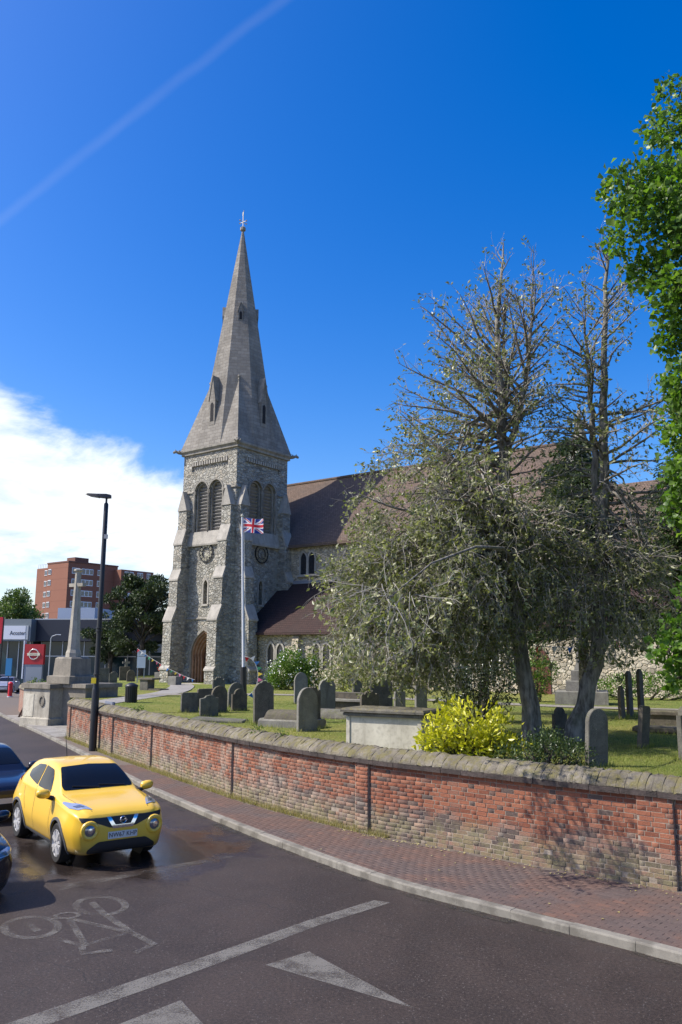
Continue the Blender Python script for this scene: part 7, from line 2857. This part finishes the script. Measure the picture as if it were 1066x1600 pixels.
def far_tree(name, label, loc, h, r, nblob, per, size, mat, trunk=0.3, flat=0.8, zlo=0.35, spread=1.0):
    root = empty(name, loc, 0, label, 'tree')
    base = np.array(loc)
    wood = Wood()
    wood.tube(resample([base, base + np.array([0.2, 0, h * 0.4]), base + np.array([-0.1, 0, h * 0.85])], 10), np.linspace(trunk, 0.05, 10), 9)
    cen, rad = [], []
    for k in range(nblob):
        v = unit(nrg.normal(0, 1, 3))
        f = nrg.random() ** 0.45
        c = base + np.array([v[0] * r * f * spread, v[1] * r * f, h * (zlo + (1 - zlo) * 0.5) + v[2] * h * (1 - zlo) * 0.46 * f])
        cen.append(c)
        rad.append(nrg.uniform(0.16, 0.30) * r)
        q = base + np.array([0, 0, max(h * 0.2, (c[2] - base[2]) * 0.7)])
        wood.tube(resample([q, (q + c) / 2 + np.array([0, 0, 0.2]), c], 6), np.linspace(0.10, 0.02, 6), 4)
    wood.build('trunk', M_BARKD, root)
    C, D = clump_leaves(cen, rad, per, size, 0.35, flat, 0.4)
    L = nrg.uniform(0.7, 1.4, len(C)) * size
    tag(leaf_mesh('crown', C, D, L, L * 0.5, mat, root), kind='stuff')


far_tree('evergreen_tree', 'big dark evergreen tree left of the church tower', (-20.2, 84, 0.6), 12.3, 4.0, 46, 420, 0.30, M_PINE, 0.4, 0.6, 0.18)
far_tree('evergreen_tree', 'dark evergreen with a lower crown behind the street lamp', (-24.4, 88, 0.6), 7.6, 2.7, 30, 420, 0.30, M_PINE, 0.3, 0.6, 0.2)
far_tree('broadleaf_tree', 'rounded green tree behind the dealership at the left edge', (-51.5, 128, 0), 13.0, 6.2, 44, 130, 0.42, M_FARLEAF, 0.4, 0.85, 0.25)
far_tree('broadleaf_tree', 'lower green tree at the far left edge behind the dealership', (-60.5, 132, 0), 11.0, 6.0, 36, 130, 0.42, M_FARLEAF, 0.4, 0.85, 0.25)

# ---- car dealership: dark fascia, glazed front, signs
M_NAVY = simple('navy_cladding', (0.014, 0.018, 0.032), 0.5, vary=0.12, vscale=0.4)
M_SLATE = simple('grey_green_cladding', (0.17, 0.20, 0.21), 0.5, vary=0.1, vscale=0.6)
M_SIGNW = simple('sign_white', (0.62, 0.65, 0.70), 0.4)
M_SHOP = simple('showroom_glass', (0.020, 0.045, 0.055), 0.08, spec=0.5)
M_PALEBLUE = simple('pale_blue_cladding', (0.30, 0.36, 0.46), 0.5, vary=0.06)
M_ALU = simple('aluminium', (0.42, 0.44, 0.46), 0.4, metal=0.5)
dl = empty('car_dealership', (-33.1, 90.0, 0), R(-9), 'dark navy car dealership with a glazed showroom behind the war memorial', 'building')
# local x runs right along the shaded front, the lit end looks left
MB().box((11.5, 6.0, 6.05), (23.0, 12.0, 2.3)).build('fascia', M_NAVY, dl)
MB().box((11.5, 6.4, 2.5), (22.6, 11.0, 4.8)).build('showroom_body', M_DARK, dl)
for k in range(9):
    x = 0.35 + k * 2.5
    pn = MB().box((x + 1.2, 0.84, 2.5), (2.36, 0.05, 4.7)).build('showroom_window', M_SHOP, dl)
    MB().box((x - 0.02, 0.80, 2.5), (0.09, 0.10, 4.8)).build('mullion', M_ALU, pn)
MB().box((11.5, 0.78, 3.3), (22.6, 0.09, 0.1)).build('transom', M_ALU, dl)
# lit entrance end with the name sign
MB().box((-2.3, 1.2, 6.05), (4.6, 4.5, 2.36)).build('entrance_fascia', M_SLATE, dl)
MB().box((-2.3, 1.6, 2.45), (4.3, 3.6, 4.85)).build('entrance_glass', M_SHOP, dl)
for k in range(4):
    MB().box((-4.3 + k * 1.3, -0.25, 2.45), (0.09, 0.1, 4.85)).build('mullion', M_ALU, dl)
sg = MB().box((-2.2, -1.1, 5.78), (3.3, 0.12, 1.45)).build('name_sign', M_SIGNW, dl)
text_mesh('sign_lettering', 'Acoster', 0.62, M_INK, sg, Matrix(((1, 0, 0, -1.45), (0, 0, -1, -1.17), (0, 1, 0, 5.72), (0, 0, 0, 1))), 0.008, 0.95, 0.95)
MB().box((-0.4, -1.08, 5.78), (0.3, 0.1, 1.5)).build('sign_edge', M_ALU, dl)
MB().box((2.3, 7.2, 7.95), (4.5, 5.5, 1.55)).build('plant_room', M_PALEBLUE, dl)
MB().box((11.0, 0.4, 7.25), (22.5, 0.5, 0.14)).build('roof_edge', M_ALU, dl)
MB().box((14.0, 0.6, 4.2), (8.0, 0.1, 0.9)).build('pale_band', M_PALEBLUE, dl)
MB().box((17.2, 0.5, 4.7), (1.9, 0.1, 0.55)).build('red_sign_band', simple('sign_red', (0.42, 0.02, 0.025), 0.4), dl)
M_RED = MATS['sign_red']

# red totem with round emblem
to = empty('dealer_totem', (-29.2, 79.5, 0), R(-6), 'red dealer sign with a silver ring emblem on a grey plinth', 'sign')
MB().box((0, 0, 3.5), (1.95, 0.35, 1.9)).build('red_panel', M_RED, to)
MB().box((0, 0.02, 1.28), (1.75, 0.3, 2.55)).build('plinth', simple('totem_grey', (0.25, 0.28, 0.31), 0.5), to)
MB().box((-1.03, 0, 3.0), (0.12, 0.37, 3.6)).build('white_edge', M_SIGNW, to)
mb = MB()
rings = []
for k in range(29):
    a = 2 * math.pi * k / 28
    rings.append([Vector(((0.47 + 0.055 * math.cos(b_)) * math.cos(a), -0.2 + 0.03 * math.sin(b_), 3.5 + (0.47 + 0.055 * math.cos(b_)) * math.sin(a))) for b_ in np.linspace(0, 2 * math.pi, 6, endpoint=False)])
mb.rings(rings, False)
em = mb.build('ring_emblem', M_CHROME, to, smooth=True)
MB().box((0, -0.21, 3.5), (1.26, 0.06, 0.24)).build('emblem_bar', M_CHROME, em)
text_mesh('emblem_lettering', 'NISSAN', 0.22, M_INK, em, Matrix(((1, 0, 0, 0), (0, 0, -1, -0.245), (0, 1, 0, 3.5), (0, 0, 0, 1))), 0.004, 1.05)

# bus-stop style signs at the left edge
ps = empty('sign_post', (-27.15, 66.6, 0.1), R(-5), 'dark post with a tall red sign panel at the left edge', 'sign')
MB().tube([(0, 0, 0), (0, 0, 6.4)], 0.07, 8).build('post', M_POST, ps)
MB().box((-0.5, 0, 5.3), (0.95, 0.14, 2.1)).build('red_panel', simple('bright_red_panel', (0.55, 0.015, 0.03), 0.4), ps)
bs = empty('blue_sign', (-29.0, 73.0, 0.0), R(-5), 'upright blue panel sign by the far pavement', 'sign')
MB().box((0, 0, 2.4), (0.55, 0.08, 1.5)).build('panel', simple('blue_panel', (0.03, 0.20, 0.42), 0.4), bs)
MB().tube([(0, 0.06, 0), (0, 0.06, 3.0)], 0.04, 8).build('post', M_POST, bs)
rp = empty('red_pillar', (-26.6, 67.6, 0.1), 0, 'small red pillar with a rounded cap by the far pavement edge', 'pillar')
MB().lathe([(0.20, 0), (0.20, 0.1), (0.17, 0.12), (0.17, 1.0), (0.2, 1.02), (0.2, 1.1), (0.12, 1.2), (0.02, 1.23)], 14).build('body', MATS['bright_red_panel'], rp, smooth=True, auto=35)
MB().lathe([(0.212, 0.0), (0.212, 0.09)], 14).build('base_band', M_SIGNW, rp)
fl_ = empty('street_lamp', (-26.7, 76.5, 0.0), 0, 'thin grey distant lamp column before the showroom', 'street lamp')
MB().tube([(0, 0, 0), (0, 0, 4.9), (0.1, 0, 5.15), (0.5, 0, 5.3), (0.9, 0, 5.28)], [0.06, 0.045, 0.04, 0.035, 0.05], 8).build('column', M_ALU, fl_)
for k in range(3):
    bo = MB().lathe([(0.07, 0), (0.07, 0.85), (0.05, 0.93), (0.01, 0.95)], 10).build('bollard', M_ALU, None, smooth=True, auto=40)
    bo.location = (-24.6 - 1.9 * k, 68.5 + 4.2 * k, 0.05)
    tag(bo, 'grey bollard on the far pavement, %s of three' % ('nearest', 'middle', 'farthest')[k], 'bollard', 'far bollards')

# bed of red flowers on a low wall beyond the tower
rb = empty('flower_bed', (-16.2, 76.5, 1.2), R(-25), 'raised bed of red flowers left of the tower', 'flower bed')
MB().box((1.2, 0, 0.35), (3.6, 1.0, 0.8)).build('planter', M_GRAVE[2], rb)
C, D = clump_leaves([np.array(rb.location) + np.array([x, -0.2 - 0.4 * x, 0.95]) for x in (0, 0.6, 1.2, 1.8, 2.4)], [0.5] * 5, 500, 0.1, 0.3, 0.6, 0.3)
o = leaf_mesh('red_flowers', C - np.array(rb.location), D, 0.14, 0.12, leaf_mat('red_flower', (0.42, 0.05, 0.025), (0.55, 0.09, 0.04), (0.12, 0.16, 0.03), 0.2), CH if False else empty('zz_tmp', (0, 0, 0)))
tmp_ = o.parent
o.parent = rb
o.rotation_euler = (0, 0, R(25))
bpy.data.objects.remove(tmp_)
tag(o, kind='stuff')

# ---- brick tower block
def block_brick(name, c1, c2):
    m, t, b, o = new_mat(name)
    tcn = t.node('ShaderNodeTexCoord').outputs['Object']
    x, y, z = t.sep(tcn)
    n1 = t.noise(tcn, 0.25, 4, 0.6)
    c = t.mix(n1, c1, c2)
    row = t.math('GREATER_THAN', t.math('FRACT', t.math('DIVIDE', z, 2.75)), 0.93)
    c = t.mix(t.math('MULTIPLY', row, 0.35), c, tuple(v * 0.55 for v in c1))
    c = t.mix(t.math('MULTIPLY', t.noise(t.scale_vec(tcn, (3, 3, 13)), 1.0, 2), 0.35), c, tuple(v * 0.6 for v in c1))
    t.put(b.inputs['Base Color'], c)
    b.inputs['Roughness'].default_value = 0.9
    return m


M_BLK = block_brick('orange_block_brick', (0.24, 0.098, 0.060), (0.285, 0.128, 0.082))
M_BLKD = block_brick('brown_block_brick', (0.15, 0.07, 0.05), (0.18, 0.088, 0.063))
M_UPVC = simple('white_window_frame', (0.72, 0.74, 0.76), 0.4)
M_PANE = simple('window_pane', (0.05, 0.06, 0.075), 0.08, spec=0.8)
tbk = empty('tower_block', (-71.0, 205.0, 0), R(-38), 'orange brick tower block with white windows far behind the memorial', 'building')
# local -x side is the sunlit gable, local -y front is shaded
MB().box((-8.2, 7.6, 12.6), (5.6, 13.0, 25.2)).build('wing', M_BLK, tbk)
MB().box((-5.0, 9.0, 12.3), (1.2, 9.0, 24.6)).build('recess', M_BLKD, tbk)  # slot given the darker brick colour to paint in its shade
MB().box((0.0, 7.4, 12.95), (9.0, 14.8, 25.9)).build('core', M_BLK, tbk)
MB().box((5.6, 19.0, 12.55), (3.6, 10.5, 25.1)).build('rear_wing', M_BLK, tbk)


def flat_window(parent, c, w_, h, axis):
    """framed window: frame, two panes; axis 'x' looks to -y, axis 'y' looks to -x"""
    if axis == 'x':
        fr = MB().box(c, (w_, 0.12, h)).build('window', M_UPVC, parent)
        for k in (-1, 1):
            MB().box((c[0] + k * w_ * 0.245, c[1] - 0.07, c[2]), (w_ * 0.40, 0.04, h * 0.78)).build('pane', M_PANE, fr)
    else:
        fr = MB().box(c, (0.12, w_, h)).build('window', M_UPVC, parent)
        for k in (-1, 1):
            MB().box((c[0] - 0.07, c[1] + k * w_ * 0.245, c[2]), (0.04, w_ * 0.40, h * 0.78)).build('pane', M_PANE, fr)


for fl in range(9):
    z_ = 23.9 - fl * 2.75
    if z_ < 8:
        break
    flat_window(tbk, (-6.6, 1.05, z_), 1.3, 1.35, 'x')
    flat_window(tbk, (-3.3, -0.05, z_), 1.3, 1.35, 'x')
    # shaded right-hand side of the core
    for yy, w_ in ((2.2, 2.2), (5.6, 3.4), (9.4, 1.6)):
        fr = MB().box((4.55, yy, z_), (0.12, w_, 1.5)).build('window', M_UPVC, tbk)
        n_p = 3 if w_ > 3 else 2
        for k in range(n_p):
            MB().box((4.62, yy + (k - (n_p - 1) / 2) * w_ / n_p, z_), (0.04, w_ / n_p * 0.78, 1.15)).build('pane', M_PANE, fr)
    for yy, w_ in ((16.2, 2.8), (19.8, 1.8), (22.6, 1.2)):
        fr = MB().box((7.45, yy, z_), (0.12, w_, 1.5)).build('window', M_UPVC, tbk)
        for k in range(2):
            MB().box((7.52, yy + (k - 0.5) * w_ / 2, z_), (0.04, w_ / 2 * 0.78, 1.15)).build('pane', M_PANE, fr)
MB().box((0, 7.4, 26.1), (9.3, 15.0, 0.35)).build('parapet', M_BLKD, tbk)
mb = MB()
for k in range(9):
    mb.tube([(-10.5 + k * 0.75, 1.2, 25.2), (-10.5 + k * 0.75, 1.2, 26.2)], 0.04, 4)
mb.tube([(-10.6, 1.2, 26.2), (-4.4, 1.2, 26.2)], 0.04, 4)
mb.build('roof_railing', M_ALU, tbk)
MB().box((1.0, 5, 26.9), (3.5, 4, 1.3)).build('lift_housing', M_BLKD, tbk)
